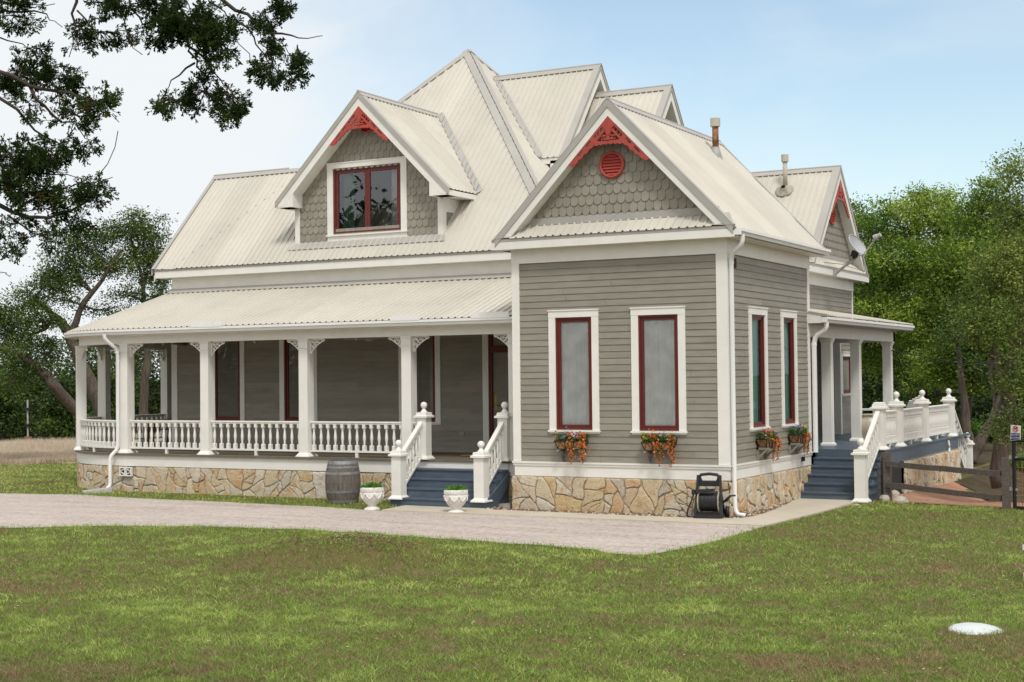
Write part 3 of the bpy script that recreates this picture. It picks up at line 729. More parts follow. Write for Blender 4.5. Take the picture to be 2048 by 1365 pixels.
# porch door
m = MB(); m.fbox(fM, -6.68, -6.54, 0, .034, -.05, 2.66); m.fbox(fM, -5.36, -5.22, 0, .034, -.05, 2.66); m.build('door_casing', M['white'], H)
m = MB(); m.fbox(fM, -6.54, -6.47, -.12, .0, -.05, 2.66); m.fbox(fM, -5.43, -5.36, -.12, 0, -.05, 2.66); m.fbox(fM, -6.47, -5.43, -.12, 0, 2.07, 2.21); m.fbox(fM, -6.47, -5.43, -.12, 0, 2.62, 2.66); dj = m.build('door_frame', M['maroon'], H)
m = MB(); m.poly([fM(-6.47, -.06, 2.21), fM(-5.43, -.06, 2.21), fM(-5.43, -.06, 2.62), fM(-6.47, -.06, 2.62)]); m.build('transom_pane', M['glass'], dj)
m = MB(); d0, d1 = -6.465, -5.435
for a in ((d0, d0+.15, -.05, 2.065), (d1-.15, d1, -.05, 2.065), (d0+.15, d1-.15, -.05, .28), (d0+.15, d1-.15, 1.93, 2.065)): m.fbox(fM, a[0], a[1], -.10, -.055, a[2], a[3])
dr = m.build('door', M['maroon'], H)
m = MB(); m.poly([fM(d0+.15, -.08, .28), fM(d1-.15, -.08, .28), fM(d1-.15, -.08, 1.93), fM(d0+.15, -.08, 1.93)]); m.build('pane', M['glass'], dr)
m = MB(); m.fbox(fM, -6.43, -6.385, -.055, -.045, .84, 1.17); m.tube([fM(-6.405, -.045, .96), fM(-6.405, .01, .96), fM(-6.29, .015, .955)], .011, 6); m.build('handle', M['brass'], dr)
m = MB(); m.fbox(fM, -6.12, -6.0, -.078, -.075, 1.45, 1.60); m.build('notice', M['signwhite'], dr)
m = MB(); m.box(door[0], door[1], YM+.13, YM+.9, -.05, 2.66); m.build('room', M['dark'], dr)
m = MB()
for k in range(2): m.fbox(fM, -7.255+k*.055, -7.215+k*.055, 0, .035, .31, .39)
m.fbox(fM, -7.275, -7.145, 0, .02, .295, .31); m.build('outlet_cover', M['rooftrim'], H)

# main roof: left wing plus pyramid
AX, AY, AZ = -9.80, 8.22, 9.86
XL0 = -15.65; ZL = 6.73; YL = YE+(ZL-ZE)/SM
xhl = AX-(AZ-ZL)/SM; xr0 = AX+(AZ-ZE)/SM
def mtop(u):
    if u <= xhl: z = ZL
    elif u <= AX: z = AZ-SM*(AX-u)
    else: z = AZ-SM*(u-AX)
    return (u, YE+(z-ZE)/SM, z)
ribbed('roof', XL0, xr0-.001, lambda u: (u, YE, ZE), mtop, (0, -SM, 1), [xhl, AX], off=XL0+.02)
xl1 = AX-(AZ-ZE)/SM; yb = AY+(AZ-ZE)/SM
ribbed('roof', YE, yb, lambda u: (xr0, u, ZE), lambda u: (AX+abs(u-AY), u, AZ-SM*abs(u-AY)), (SM, 0, 1), [AY])
ribbed('roof', YE, yb, lambda u: (xl1, u, ZE), lambda u: (AX-abs(u-AY), u, AZ-SM*abs(u-AY)), (-SM, 0, 1), [AY])
ribbed('roof', xl1, xr0, lambda u: (u, yb, ZE), lambda u: (u, AY+abs(u-AX), AZ-SM*abs(u-AX)), (0, SM, 1), [AX])
ribbed('roof', XL0, xhl+2, lambda u: (u, 2*YL-YE, ZE), lambda u: (u, YL, ZL), (0, SM, 1))
m = MB(); m.box(xl1+.3, xr0-.1, YM+.05, yb-.3, -.9, 4.1); m.box(-15.26, xl1+.5, YM+.05, 2*YL-YM, -.9, 4.1); m.prism([(YM, 4.05), (YL, ZL-.1), (2*YL-YM, 4.05)], lambda p, d: (d, p[0], p[1]), -15.30, -15.24); m.build('wall', M['siding'], H)
mb = MB(); fd = Vector((0, -1, -SM)).normalized(); rd = Vector((1, 0, -SM)).normalized(); ld = Vector((-1, 0, -SM)).normalized(); bd = Vector((0, 1, -SM)).normalized()
cap(mb, (XL0, YL, ZL), (xhl, YL, ZL), [fd, bd], .14); rollcap(mb, (XL0, YL, ZL), (-13.3, YL, ZL), .03, .03); mb.build('ridge_cap', M['rooftrim'], H)
def hipcap(p0, p1, n1, n2, wd=.17):
    p0 = Vector(p0); p1 = Vector(p1); ax = (p1-p0).normalized(); mb = MB(); dirs = []
    for n in (Vector(n1).normalized(), Vector(n2).normalized()):
        d = ax.cross(n); d = d if d.z < 0 else -d; dirs.append(d)
    cap(mb, p0, p1, dirs, wd, .028); return mb.build('hip_cap', M['rooftrim'], H)
nF, nR_, nL_, nB = (0, -SM, 1), (SM, 0, 1), (-SM, 0, 1), (0, SM, 1)
hipcap((AX, AY, AZ), (xhl-.0, YL, ZL), nF, nL_); hipcap((AX, AY, AZ), (xr0, YE, ZE), nF, nR_); hipcap((AX, AY, AZ), (xr0, yb, ZE), nR_, nB)
mb = MB(); mb.box(XL0-.02, XL0+.085, 0, .01, 0, .01)
mb = MB(); cap(mb, (XL0, YL, ZL), (XL0, YE, ZE), [(1, 0, 0)], .10, .026); cap(mb, (XL0-.005, YL, ZL), (XL0-.005, YE, ZE), [(0, 0, -1)], .14, .0, .012); mb.build('rake_trim', M['rooftrim'], H)
mb = MB(); cap(mb, (XL0+.02, YL, ZL-.15), (XL0+.02, YE+.06, ZE-.15), [(0, 0, -1)], .14, 0, .01); mb.build('rake_board', M['white'], H)

# ---- right cross gables on the pyramid
def cross_gable(y0, zr, s, zlow, xin, xout, xwall):
    half = (zr-zlow)/s
    def xv(z): return AX+(AZ-z)/SM            # where the pyramid's right face reaches height z
    for sg, n in ((-1, (0, -s, 1)), (1, (0, s, 1))):
        x_r, x_e = xin, max(xin, xv(zlow))
        def bot(u, sg=sg):
            if u >= x_e: z = zlow
            else: z = zr-(zr-zlow)*(u-x_r)/max(1e-6, x_e-x_r)
            return (u, y0+sg*(zr-z)/s, z)
        ribbed('roof', x_r+.001, xout, bot, lambda u: (u, y0, zr), n, [x_e])
    mb = MB(); cap(mb, (xin, y0, zr), (xout, y0, zr), [(0, -1, -s), (0, 1, -s)], .14); rollcap(mb, (xin, y0, zr), (xout, y0, zr), .03, .03); mb.build('ridge_cap', M['rooftrim'], H)
    fr = SIDE(xwall); ov = xout-xwall
    m = MB(); m.prism([(y0-half+.2, zlow-.6), (y0, zr-.15), (y0+half-.2, zlow-.6)], lambda p, d: (d, p[0], p[1]), xwall-.05, xwall); m.build('gable_wall', M['shingle'], H)
    rakes(fr, y0, zr, s, half-.02, -.05, ov-.03, slab=.21, metal=.06)
    mb = MB()
    for sg in (-1, 1): cap(mb, (xout, y0, zr), (xout, y0+sg*half, zlow), [(-1, 0, 0)], .17, .027)
    mb.build('rake_trim', M['rooftrim'], H)
    p = Vector((xin, y0, zr)); q = Vector((xv(zlow), y0-half, zlow)); 
    if xv(zlow) > xin:
        mb = MB(); ax = (q-p).normalized(); n1 = Vector((0, -s, 1)).normalized(); n2 = Vector(nR_).normalized()
        d1 = ax.cross(n1); d1 = d1 if d1.x > 0 else -d1; d2 = ax.cross(n2); d2 = d2 if d2.x < 0 else -d2
        for d, n in ((d1, n1), (d2, n2)):
            a = [p+n*.026, q+n*.026]; mb.poly([a[0], a[1], a[1]+d*.11, a[0]+d*.11])
        mb.build('valley_trim', M['rooftrim'], H)
    m = MB(); m.box(xv(zlow)+.02, xout-.05, y0-half+.02, y0-half+.045, zlow-.14, zlow-.005); m.box(xv(zlow), xwall, y0-half+.24, y0+half-.24, zlow-1.6, zlow-.03); m.build('fascia', M['white'], H)
cross_gable(AY, 9.06, 1.22, 6.60, -9.06, -6.09, -6.45)
cross_gable(AY, 8.36, 1.22, 5.50, -6.44, -4.26, -4.62)

# ---- dormer
DX, DZ, DY, DRY = -9.64, 7.90, 3.41, 3.03
fD = FRONT(DY); half = 2.29; SD = 1.0
dwL, dwR = -11.63, -7.72; zb = mz(DY)
dz0 = DZ-.245
dw = (-10.60, -8.775, 4.82, 6.315)
shingles('dormer_wall', fD, dwL, dwR, zb+.02, DZ, [(SD, 1, dz0+SD*DX), (-SD, 1, dz0-SD*DX)], holes=[(dw[0]-.1, dw[1]+.1, 4.75, 6.4)], pitch=.176)
sR, sL = SIDE(dwR), LEFTF(dwL)
yend = YE+(5.50-ZE)/SM
shingles('dormer_wall', sR, DY+.02, yend, zb, 5.5, [(SM, -1, SM*YE-ZE)], pitch=.176)
window(fD, *dw, trim=.155, head=.13, sill=.155, halves=2, cur=[(dw[0]+.12, dw[0]+.42, dw[2], dw[3], -.25, .03, 4, 'green'), (dw[1]-.40, dw[1]-.1, dw[2], dw[3], -.25, .03, 4, 'sheer')], glass='glass2', seed=31, sash=.11, label='maroon double casement dormer window')
trim([(fD, (dwL-.03, dwL+.10, 0, .035, zb, 5.95)), (fD, (dwR-.10, dwR+.03, 0, .035, zb, 5.95)), (sR, (DY-.03, DY+.11, 0, .033, zb+.03, 5.5))], 'corner_board')
m = MB(); m.prism([(DY+.11, 5.47), (yend-.02, 5.47), (YE+(5.17-ZE)/SM+.02, 5.17), (DY+.11, 5.17)], lambda p, d: (d, p[0], p[1]), dwR, dwR+.03); m.build('frieze', M['white'], H)
m = MB(); ya = DY-.17; zl = lambda y: mz(y)+.03
m.hexa([(dwL-.14, ya, zl(ya)), (dwR+.14, ya, zl(ya)), (dwR+.03, DY, zl(DY)), (dwL-.03, DY, zl(DY)), (dwL-.14, ya, zl(ya)+.006), (dwR+.14, ya, zl(ya)+.006), (dwR+.03, DY, zl(DY)+.006), (dwL-.03, DY, zl(DY)+.006)]); m.box(dwL-.03, dwR+.03, DY-.012, DY, zb+.02, zb+.07); m.build('flashing', M['rooftrim'], H)
rakes(fD, DX, DZ, SD, half-.03, -.03, DY-DRY, slab=.215, metal=.075, cutz=5.5)
for sg in (-1, 1):
    x0 = DX+sg*2.25; x1 = DX+sg*1.82; zr_ = DZ-SD*1.82-.215/math.cos(PI/4)+.02
    m = MB(); m.prism([(x0, 5.475), (x0, 5.60), (x1, zr_+.0), (x1, 5.475)], lambda p, d: (p[0], d, p[1]), DRY+.003, DY+.02)
    m.build('cornice_return', M['white'], H)
    m = MB(); xa, xb = sorted((DX+sg*(half-.02), DX+sg*1.9)); m.box(xa, xb, DRY+.02, YE+(5.5-ZE)/SM-.02, 5.475, 5.49); xc = DX+sg*(half-.02); m.box(min(xc, xc+sg*.022), max(xc, xc+sg*.022), DRY+.02, YE+(5.62-ZE)/SM-.06, 5.475, 5.585); m.build('fascia', M['white'], H)
zle = DZ-SD*half; ydr = YE+(DZ-ZE)/SM; yde = YE+(zle-ZE)/SM
for sg in (-1, 1):
    def bot(u, sg=sg):
        if u <= yde: return (DX+sg*half, u, zle)
        z = ZE+SM*(u-YE); return (DX+sg*(DZ-z)/SD, u, z)
    ribbed('dormer_roof', DRY-.02, ydr-.002, bot, lambda u: (DX, u, DZ), (sg*SD, 0, 1), [yde], off=DRY)
    mb = MB(); p = Vector((DX, ydr, DZ)); q = Vector((DX+sg*half, yde, zle)); ax = (q-p).normalized(); n1 = Vector((sg*SD, 0, 1)).normalized(); n2 = Vector(nF).normalized()
    d2 = ax.cross(n2); d2 = d2 if d2.x*sg > 0 else -d2; d1 = ax.cross(n1); d1 = d1 if d1.y < 0 else -d1
    for d, n, wdd in ((d2, n2, .15), (d1, n1, .05)):
        a = [p+n*.026, q+n*.026]; mb.poly([a[0], a[1], a[1]+d*wdd, a[0]+d*wdd])
    mb.build('valley_trim', M['rooftrim'], H)
mb = MB(); cap(mb, (DX, DRY-.02, DZ), (DX, ydr, DZ), [(1, 0, -SD), (-1, 0, -SD)], .13); rollcap(mb, (DX, DRY-.025, DZ), (DX, ydr, DZ), .034, .03); mb.build('ridge_cap', M['rooftrim'], H)
round_vent(lambda u, w, z: fD(u, w+.016, z), -9.66, 7.24, .19)
gingerbread(lambda u, w, z: fD(u, w, z), DX, DZ-.215/math.cos(PI/4)+.01, SD, .80, w0=DY-DRY-.035)

# ================================================================ FRONT PORCH
FZ = -.055
ACX, ACY = -14.45, 4.17
def ppath(off, x_right=-WW, n=22, yend=9.0):
    """porch outline moved outward from the deck edge by off: points and outward normals"""
    r = 3.45+off; P = [(x_right, ACY-r), (ACX, ACY-r)]; Nn = [(0, -1), (0, -1)]
    for k in range(1, n+1):
        t = PI/2*k/n; P.append((ACX-r*math.sin(t), ACY-r*math.cos(t))); Nn.append((-math.sin(t), -math.cos(t)))
    P.append((ACX-r, yend)); Nn.append((-1, 0))
    return P, Nn
P, Nn = ppath(0.02)
mb = MB(); mb.prism(P+[(-15.2, 9.0), (-15.2, YM), (-WW, YM)], lambda p, d: (p[0], p[1], d), FZ-.04, FZ); mb.build('porch_deck', M['deck'], H)
P, Nn = ppath(-.03); mb = MB(); mb.sweep(P, Nn, [(0, -.335), (0, FZ-.041), (-.03, FZ-.041), (-.03, -.335)]); mb.build('porch_skirt', M['white'], H)
def path_fn(P):
    d = [0]
    for a, b in zip(P, P[1:]): d.append(d[-1]+math.hypot(b[0]-a[0], b[1]-a[1]))
    def f(s):
        s = min(max(s, 0), d[-1]-1e-6)
        for k in range(len(P)-1):
            if d[k+1] >= s:
                t = (s-d[k])/max(1e-9, d[k+1]-d[k]); x = P[k][0]+(P[k+1][0]-P[k][0])*t; y = P[k][1]+(P[k+1][1]-P[k][1])*t
                ex, ey = P[k+1][0]-P[k][0], P[k+1][1]-P[k][1]; l = math.hypot(ex, ey); return x, y, ey/l*1.0, -ex/l
    return f, d[-1]
P, Nn = ppath(-.055, yend=6.5); pf, PL = path_fn(P)
def PN(s):
    x, y, nx, ny = pf(s)
    # outward is away from the house body
    return (nx, ny) if (nx*(x+11)+ny*(y-8)) > 0 else (-nx, -ny)
stone_wall('stone_foundation', PL, -1.0, -.335, lambda s, w, z: (pf(s)[0]+PN(s)[0]*w, pf(s)[1]+PN(s)[1]*w, z), .38, 17, H)
# cast vent block in the stone
m = MB(); vx = at(253, 942, 1, .72); u0 = -14.55; m.cur = 0
vf = FRONT(.742)
for a in ((0, .36, 0, .025), (0, .36, .175, .2), (0, .025, .025, .175), (.335, .36, .025, .175), (.155, .175, .025, .175), (.19, .21, .025, .175)): m.fbox(vf, u0+a[0], u0+a[1], .0, .05, -.56+a[2], -.56+a[3])
for sx in (-1, 1):
    for t in (0, 1):
        a = u0+.18+sx*.155; b = u0+.18+sx*.02; m.bar(vf(a, .03, -.46), vf(b, .03, -.46+(.07 if t else -.07)), .03, .018)
vb = m.build('foundation_vent', M['white'], H); m = MB(); m.fbox(vf, u0+.02, u0+.34, -.02, .006, -.55, -.37); m.build('vent_back', M['dark'], vb)

# beam, ceiling, gutter
P, Nn = ppath(-.085, x_right=-WW-.02); mb = MB(); mb.sweep(P, Nn, [(0, 2.385), (0, 2.62), (-.20, 2.62), (-.20, 2.385)]); mb.sweep(P, Nn, [(.001, 2.56), (.018, 2.575), (.018, 2.61), (.001, 2.61)]); mb.build('porch_beam', M['white'], H)
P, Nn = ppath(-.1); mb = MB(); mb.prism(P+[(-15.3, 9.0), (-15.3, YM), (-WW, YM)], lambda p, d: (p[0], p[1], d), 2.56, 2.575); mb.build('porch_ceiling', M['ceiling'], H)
P, Nn = ppath(.13, x_right=-4.43); mb = MB(); mb.sweep(P, Nn, [(0, 2.60), (0, 2.70), (-.02, 2.70), (-.02, 2.613), (-.25, 2.613), (-.25, 2.60)]); mb.build('fascia', M['white'], H)
P, Nn = ppath(.13, x_right=-4.43); gutter('gutter', P, Nn, 2.582)
def leafguard(x0, x1):
    m = MB(); r = .012; m.prism([(x0, 0), (x1, 0), (x1, .085), (x1-.03, .11), (x0+.03, .11), (x0, .085)], lambda p, d: (p[0], .455+d, 2.685+p[1]), 0, .012); m.build('gutter_guard', M['gutterwhite'], H)
for a, b in ((382, 441), (780, 838), (942, 1018)):
    leafguard(at(a, 640, 1, .455)[0], at(b, 640, 1, .455)[0])
# roof of the porch
ER = 3.64; EZ = 2.705; TZ = 3.675; hx, hy = ACX-ER*math.sin(PI/4), ACY-ER*math.cos(PI/4); cxr, cyr = -15.26, YM
def pbot(u):
    if u >= ACX: return (u, ACY-ER, EZ)
    return (u, ACY-math.sqrt(max(0, ER*ER-(u-ACX)**2)), EZ)
def ptop(u):
    if u >= cxr: return (u, YM, TZ)
    t = (cxr-u)/(cxr-hx); return (u, cyr+(hy-cyr)*t, TZ+(EZ-TZ)*t)
ribbed('porch_roof', hx+.002, -WW, pbot, ptop, (0, -.33, 1), [ACX, cxr]+[hx+k*.05 for k in range(1, 50)], off=-4.2)
def lbot(u):
    if u >= ACY: return (ACX-ER, u, EZ)
    return (ACX-math.sqrt(max(0, ER*ER-(u-ACY)**2)), u, EZ)
def ltop(u):
    if u >= cyr: return (cxr, u, TZ)
    t = (cyr-u)/(cyr-hy); return (cxr+(hx-cxr)*t, u, TZ+(EZ-TZ)*t)
ribbed('porch_roof', hy+.002, 9.0, lbot, ltop, (-.33, 0, 1), [ACY, cyr]+[hy+k*.05 for k in range(1, 52)])
mb = MB(); cap(mb, (cxr, cyr, TZ), (hx, hy, EZ), [(1, -.2, -.25), (-.2, 1, -.25)], .11, .022); mb.build('hip_cap', M['rooftrim'], H)
mb = MB(); mb.hexa([(-15.3, YM-.16, TZ-.03), (-WW, YM-.16, TZ-.03), (-WW, YM, TZ+.01), (-15.3, YM, TZ+.01), (-15.3, YM-.16, TZ-.022), (-WW, YM-.16, TZ-.022), (-WW, YM-.021, TZ+.075), (-15.3, YM-.021, TZ+.075)]); mb.build('flashing', M['rooftrim'], H)

# columns
def column_mesh(h, hw, z0):
    m = MB(); m.square([(hw+.055, z0), (hw+.055, z0+.012), (hw+.045, z0+.02), (hw+.018, z0+.06), (hw, z0+.085), (hw-.004, z0+h*.5), (hw-.004, z0+h-.20), (hw+.006, z0+h-.195), (hw+.006, z0+h-.17), (hw-.002, z0+h-.165), (hw-.002, z0+h-.06), (hw+.012, z0+h-.03), (hw+.012, z0+h)])
    return m
CH = 2.386-FZ
col0 = column_mesh(CH, .115, FZ).build('porch_column', M['white'], H, loc=(-14.50, .91, 0))
RC = 3.33
posts = [(-14.50, .91, 0)]
for x in (-12.19, -9.56, -7.03): posts.append((x, .91, 0))
posts.append((-4.60, .91, 0))
arc = [(ACX-RC*math.sin(t), ACY-RC*math.cos(t), -t) for t in (math.radians(41), math.radians(79))]
posts += arc+[(ACX-3.27, 5.83, 0), (ACX-3.27, 8.2, 0)]
for (x, y, rz) in posts[1:]: inst(col0, H, (x, y, 0), rz)
# fretwork brackets: local u along +x from the post face, z down from the beam
def bracket_mesh():
    m = MB(); t = .011
    m.box(0, .36, -t, t, -.028, 0); m.box(0, .026, -t, t, -.30, 0)
    arcp = [(.03+.30*(1-math.cos(a))*1.0, -t*0, -.285+.255*math.sin(a)) for a in [PI/2*k/9 for k in range(10)]]
    arcp = [(.035+.29*(k/9)**1.25, 0, -.275+.235*(k/9)**.85) for k in range(10)]
    m.tube(arcp, .014, 5)
    for (cx, cz, r, a0) in ((.12, -.105, .042, 0), (.075, -.175, .032, 1), (.205, -.062, .030, 2), (.07, -.06, .028, 3)):
        m.tube([(cx+r*math.cos(a0+a)*(1-.05*k), 0, cz+r*math.sin(a0+a)*(1-.05*k)) for k, a in enumerate([k*.62 for k in range(10)])], .010, 5)
    for a, b in (((.03, -.03), (.17, -.15)), ((.03, -.12), (.11, -.20)), ((.12, -.03), (.23, -.10)), ((.27, -.03), (.30, -.055))): m.tube([(a[0], 0, a[1]), (b[0], 0, b[1])], .010, 5)
    m.sphere((.335, 0, -.05), .018, 6, 4); m.sphere((.035, 0, -.30), .018, 6, 4); m.sphere((.36, 0, -.03), .016, 6, 4)
    return m
br0 = None
def put_bracket(x, y, ang, z=2.384, sc=1.0):
    global br0
    if br0 is None: br0 = bracket_mesh().build('bracket', M['white'], H, loc=(x, y, z), rotz=ang)
    else: inst(br0, H, (x, y, z), ang)
for k, (x, y, rz) in enumerate(posts):
    if k == 4: put_bracket(x-.115, y, PI); continue
    if k <= 3:
        put_bracket(x+.115, y, 0)
        if k > 0: put_bracket(x-.115, y, PI)
        else: put_bracket(x-.115, y+.01, PI-.35)
    else:
        t = {5: math.radians(41), 6: math.radians(79)}.get(k, PI/2)
        tx, ty = math.cos(t), -math.sin(t)
        put_bracket(x+tx*.115, y+ty*.115, math.atan2(ty, tx)+(.3 if k < 7 else 0)); put_bracket(x-tx*.115, y-ty*.115, math.atan2(-ty, -tx)-(.3 if k < 7 else 0))
# railing with turned balusters
def baluster_mesh(h, hw=.034, r=.03):
    m = MB(); m.square([(hw, 0), (hw, h*.19), (hw*.75, h*.215)]); m.smooth = True
    m.lathe([(r*.55, h*.215), (r*.75, h*.25), (r*.62, h*.28), (r*.85, h*.36), (r*1.12, h*.47), (r*1.0, h*.56), (r*.72, h*.70), (r*.62, h*.77), (r*.85, h*.80), (r*.6, h*.83)], n=10)
    m.smooth = False; m.square([(hw*.75, h*.83), (hw, h*.855), (hw, h)])
    return m
BAL = {}
def railing(pts, zb=.045, zt=.676, floor=FZ, n=12, hw=.034, r=.03, foot=True, name='railing', skip=0, ends=.075):
    """level railing along a polyline of (x,y)"""
    m = MB(); d = [0]
    for a, b in zip(pts, pts[1:]): d.append(d[-1]+math.hypot(b[0]-a[0], b[1]-a[1]))
    nrm = []
    for k in range(len(pts)):
        a = pts[max(0, k-1)]; b = pts[min(len(pts)-1, k+1)]; l = math.hypot(b[0]-a[0], b[1]-a[1]); nrm.append(((b[1]-a[1])/l, -(b[0]-a[0])/l))
    m.sweep(pts, nrm, [(-.045, zt-.03), (-.045, zt-.008), (-.03, zt), (.03, zt), (.045, zt-.008), (.045, zt-.03), (.03, zt-.045), (.03, zt-.062), (-.03, zt-.062), (-.03, zt-.045)])
    m.sweep(pts, nrm, [(-.035, zb), (-.035, zb+.036), (.035, zb+.036), (.035, zb)])
    def pos(s):
        for k in range(len(pts)-1):
            if d[k+1] >= s-1e-9:
                t = (s-d[k])/(d[k+1]-d[k]); return pts[k][0]+(pts[k+1][0]-pts[k][0])*t, pts[k][1]+(pts[k+1][1]-pts[k][1])*t, math.atan2(pts[k+1][1]-pts[k][1], pts[k+1][0]-pts[k][0])
    if foot:
        x, y, a = pos(d[-1]*.5); m.box(x-.03, x+.03, y-.03, y+.03, floor, zb)
    ro = m.build(name, M['white'], H); h = zt-.062-zb-.036
    for k in range(n):
        x, y, a = pos(ends+(d[-1]-2*ends)*(k/(n-1) if n > 1 else .5)); key = (round(h, 3), hw)
        if key not in BAL: BAL[key] = baluster_mesh(h, hw, r).build('baluster', M['white'], ro, loc=(x, y, zb+.036), rotz=a)
        else: inst(BAL[key], ro, (x, y, zb+.036), a)
    return ro
railing([(-14.385, .91), (-12.305, .91)], n=12); railing([(-12.075, .91), (-9.675, .91)], n=13); railing([(-9.445, .91), (-7.145, .91)], n=13)
railing([(-6.915, .91), (-6.72, .80)], n=1, foot=False)
railing([(-4.66, .86), (-4.63, .90), (-4.2, .91)], n=2, foot=False)
def arcpts(a0, a1, n=9): return [(ACX-RC*math.sin(math.radians(a0+(a1-a0)*k/n)), ACY-RC*math.cos(math.radians(a0+(a1-a0)*k/n))) for k in range(n+1)]
railing([(-14.615, .88)]+arcpts(5, 38.5), n=12); railing(arcpts(43.5, 76.5), n=12)
railing([(ACX-3.29, ACY), (ACX-3.27, 5.715)], n=9); railing([(ACX-3.27, 5.945), (ACX-3.27, 8.085)], n=12)

# newel posts with ball finials
def newel(x, y, z0, h, hw=.105, ball=True, base=True):
    m = MB(); pr = []
    if base: pr += [(hw+.05, 0), (hw+.05, .02), (hw+.04, .03), (hw+.012, .06), (hw, .075)]
    else: pr += [(hw, 0)]
    pr += [(hw, h-.045), (hw+.045, h-.035), (hw+.045, h+.0), (hw+.012, h+.012), (hw+.008, h+.06), (hw-.02, h+.068)]
    m.square(pr)
    o = m.build('newel_post', M['white'], H, loc=(x, y, z0))
    if ball:
        f = MB(); f.smooth = True; f.lathe([(.072, .068), (.07, .08), (.05, .10), (.034, .13), (.034, .145)], n=14); f.sphere((0, 0, .205), .068, 16, 10)
        b = f.build('finial', M['white'], None); b.location = (x, y, z0+h); adopt(b, o)
    return o
FXL, FXR = -6.62, -4.80
for x in (FXL, FXR):
    newel(x, .80, FZ, .86); newel(x, -.13, -.765, .86)
def stair_rail(p0, p1, zoff_t, zoff_b, n, hw=.028, r=.025, name='stair_rail'):
    """sloping rail from p0 (lower) to p1 (upper); zoff: rail heights above p"""
    m = MB(); p0 = Vector(p0); p1 = Vector(p1)
    for zo, w, h in ((zoff_t, .09, .055), (zoff_t-.05, .06, .04), (zoff_b, .07, .04)): m.bar(p0+Vector((0, 0, zo)), p1+Vector((0, 0, zo)), w, h)
    ro = m.build(name, M['white'], H); h = zoff_t-zoff_b-.09
    for k in range(n):
        p = p0+(p1-p0)*((k+.7)/(n+.4)); key = (round(h, 3), hw, 's')
        if key not in BAL: BAL[key] = baluster_mesh(h, hw, r).build('baluster', M['white'], ro, loc=(p.x, p.y, p.z+zoff_b+.02))
        else: inst(BAL[key], ro, (p.x, p.y, p.z+zoff_b+.02))
for x in (FXL, FXR): stair_rail((x, -.03, -.765), (x, .70, -.165), .84, .20, 6)
# front steps
m = MB(); n = 4; X0, X1 = -6.76, -4.70; rise = (-.215+.9)/4; run = (.72+.235)/4
for k in range(n):
    y0 = -.235+run*k; zt = -.9+rise*(k+1)
    m.box(X0, X1, y0, .75, -.92 if k == 0 else zt-rise+.002, zt-.03); m.box(X0-.004, X1+.004, y0-.022, .752, zt-.03, zt)
m.build('front_steps', M['blue'], H)
m = MB(); m.prism([(-.235, -.92), (.15, -.92), (.70, -.5), (.74, -.26), (-.235, -.77)], lambda p, d: (d, p[0], p[1]), X1+.005, X1+.04); m.build('stringer', M['blue'], H)
m = MB(); m.fbox(FRONT(.735), X0, X1, 0, .012, -.335, FZ-.042); m.build('porch_skirt', M['white'], H)
# ceiling fans, hooks
for x, y, rz in ((-13.9, 2.1, .1), (-8.7, 2.0, .6)):
    m = MB(); m.lathe([(.05, 2.56), (.05, 2.50), (.02, 2.49), (.02, 2.44), (.09, 2.43), (.11, 2.39), (.09, 2.35), (.03, 2.34)], (x, y), 12)
    f = m.build('ceiling_fan', M['ceiling'] if x > -10 else M['brown'], H)
    b = MB(); b.prism([(.10, -.03), (.62, -.065), (.64, .05), (.10, .03)], lambda p, d: (p[0], p[1], 2.385+d+.1*p[1]), 0, .012)
    b0 = b.build('blade', M['ceiling'] if x > -10 else M['brown'], f, loc=(x, y, 0), rotz=rz)
    for k in range(1, 5): inst(b0, f, (x, y, 0), rz+k*2*PI/5)
for px, py in ((508, 683), (711, 676), (325, 690)):
    p = at(px, py, 1, 1.0); m = MB(); m.tube([(p[0], 1.0, 2.40), (p[0], 1.0, 2.36), (p[0]+.015, 1.0, 2.335), (p[0]+.03, 1, 2.345)], .007, 5); m.build('ceiling_hook', M['white'], H)
pipe('downspout', [(-14.72, .43, 2.60), (-14.72, .44, 2.52), (-14.68, .50, 2.43), (-14.62, .66, 2.30), (-14.60, .72, 2.22), (-14.60, .72, .12), (-14.62, .70, .02), (-14.68, .60, -.10), (-14.70, .58, -.18), (-14.70, .58, -.72), (-14.705, .56, -.79), (-14.73, .49, -.83)])
pipe('downspout', [(-4.32, .50, 2.60), (-4.3, .52, 2.5), (-4.22, .60, 2.42), (-4.20, .62, 2.34), (-4.20, .62, -.7), (-4.24, .52, -.80), (-4.34, .40, -.84)])
# ================================================================ REAR RIGHT BLOCK with its own gable
XB = -1.50; G3Y, G3Z, G3S = 11.65, 6.62, 1.06; G3X = -1.24
sB = SIDE(XB)
lap_wall('wall', sB, 9.2, 13.45, 2.86, 3.66)
rw = (12.40, 13.22, 1.04, 1.97)
lap_wall('wall', sB, 12.2, 13.45, .03, 2.86, [rw])
lap_wall('wall', FRONT(12.2), -2.6, XB, .03, 2.7); lap_wall('wall', SIDE(-2.6), 4.7, 12.2, .03, 2.7)
lap_wall('wall', BACKF(13.45), -6, XB, -.3, 3.66)
m = MB(); m.box(-6, XB-.02, 9.2, 13.44, 2.7, 3.95); m.box(-6, -2.62, 9.2, 13.44, -.9, 2.7); m.box(-2.6, XB-.02, 12.22, 13.44, -.9, 2.7); m.build('wall', M['siding'], H)
window(sB, *rw, trim=.12, head=.12, cur=[(rw[0]+.05, rw[0]+.3, rw[2], rw[3], -.2, .02, 3, 'sheer')], seed=41, label='small maroon window behind the side porch columns')
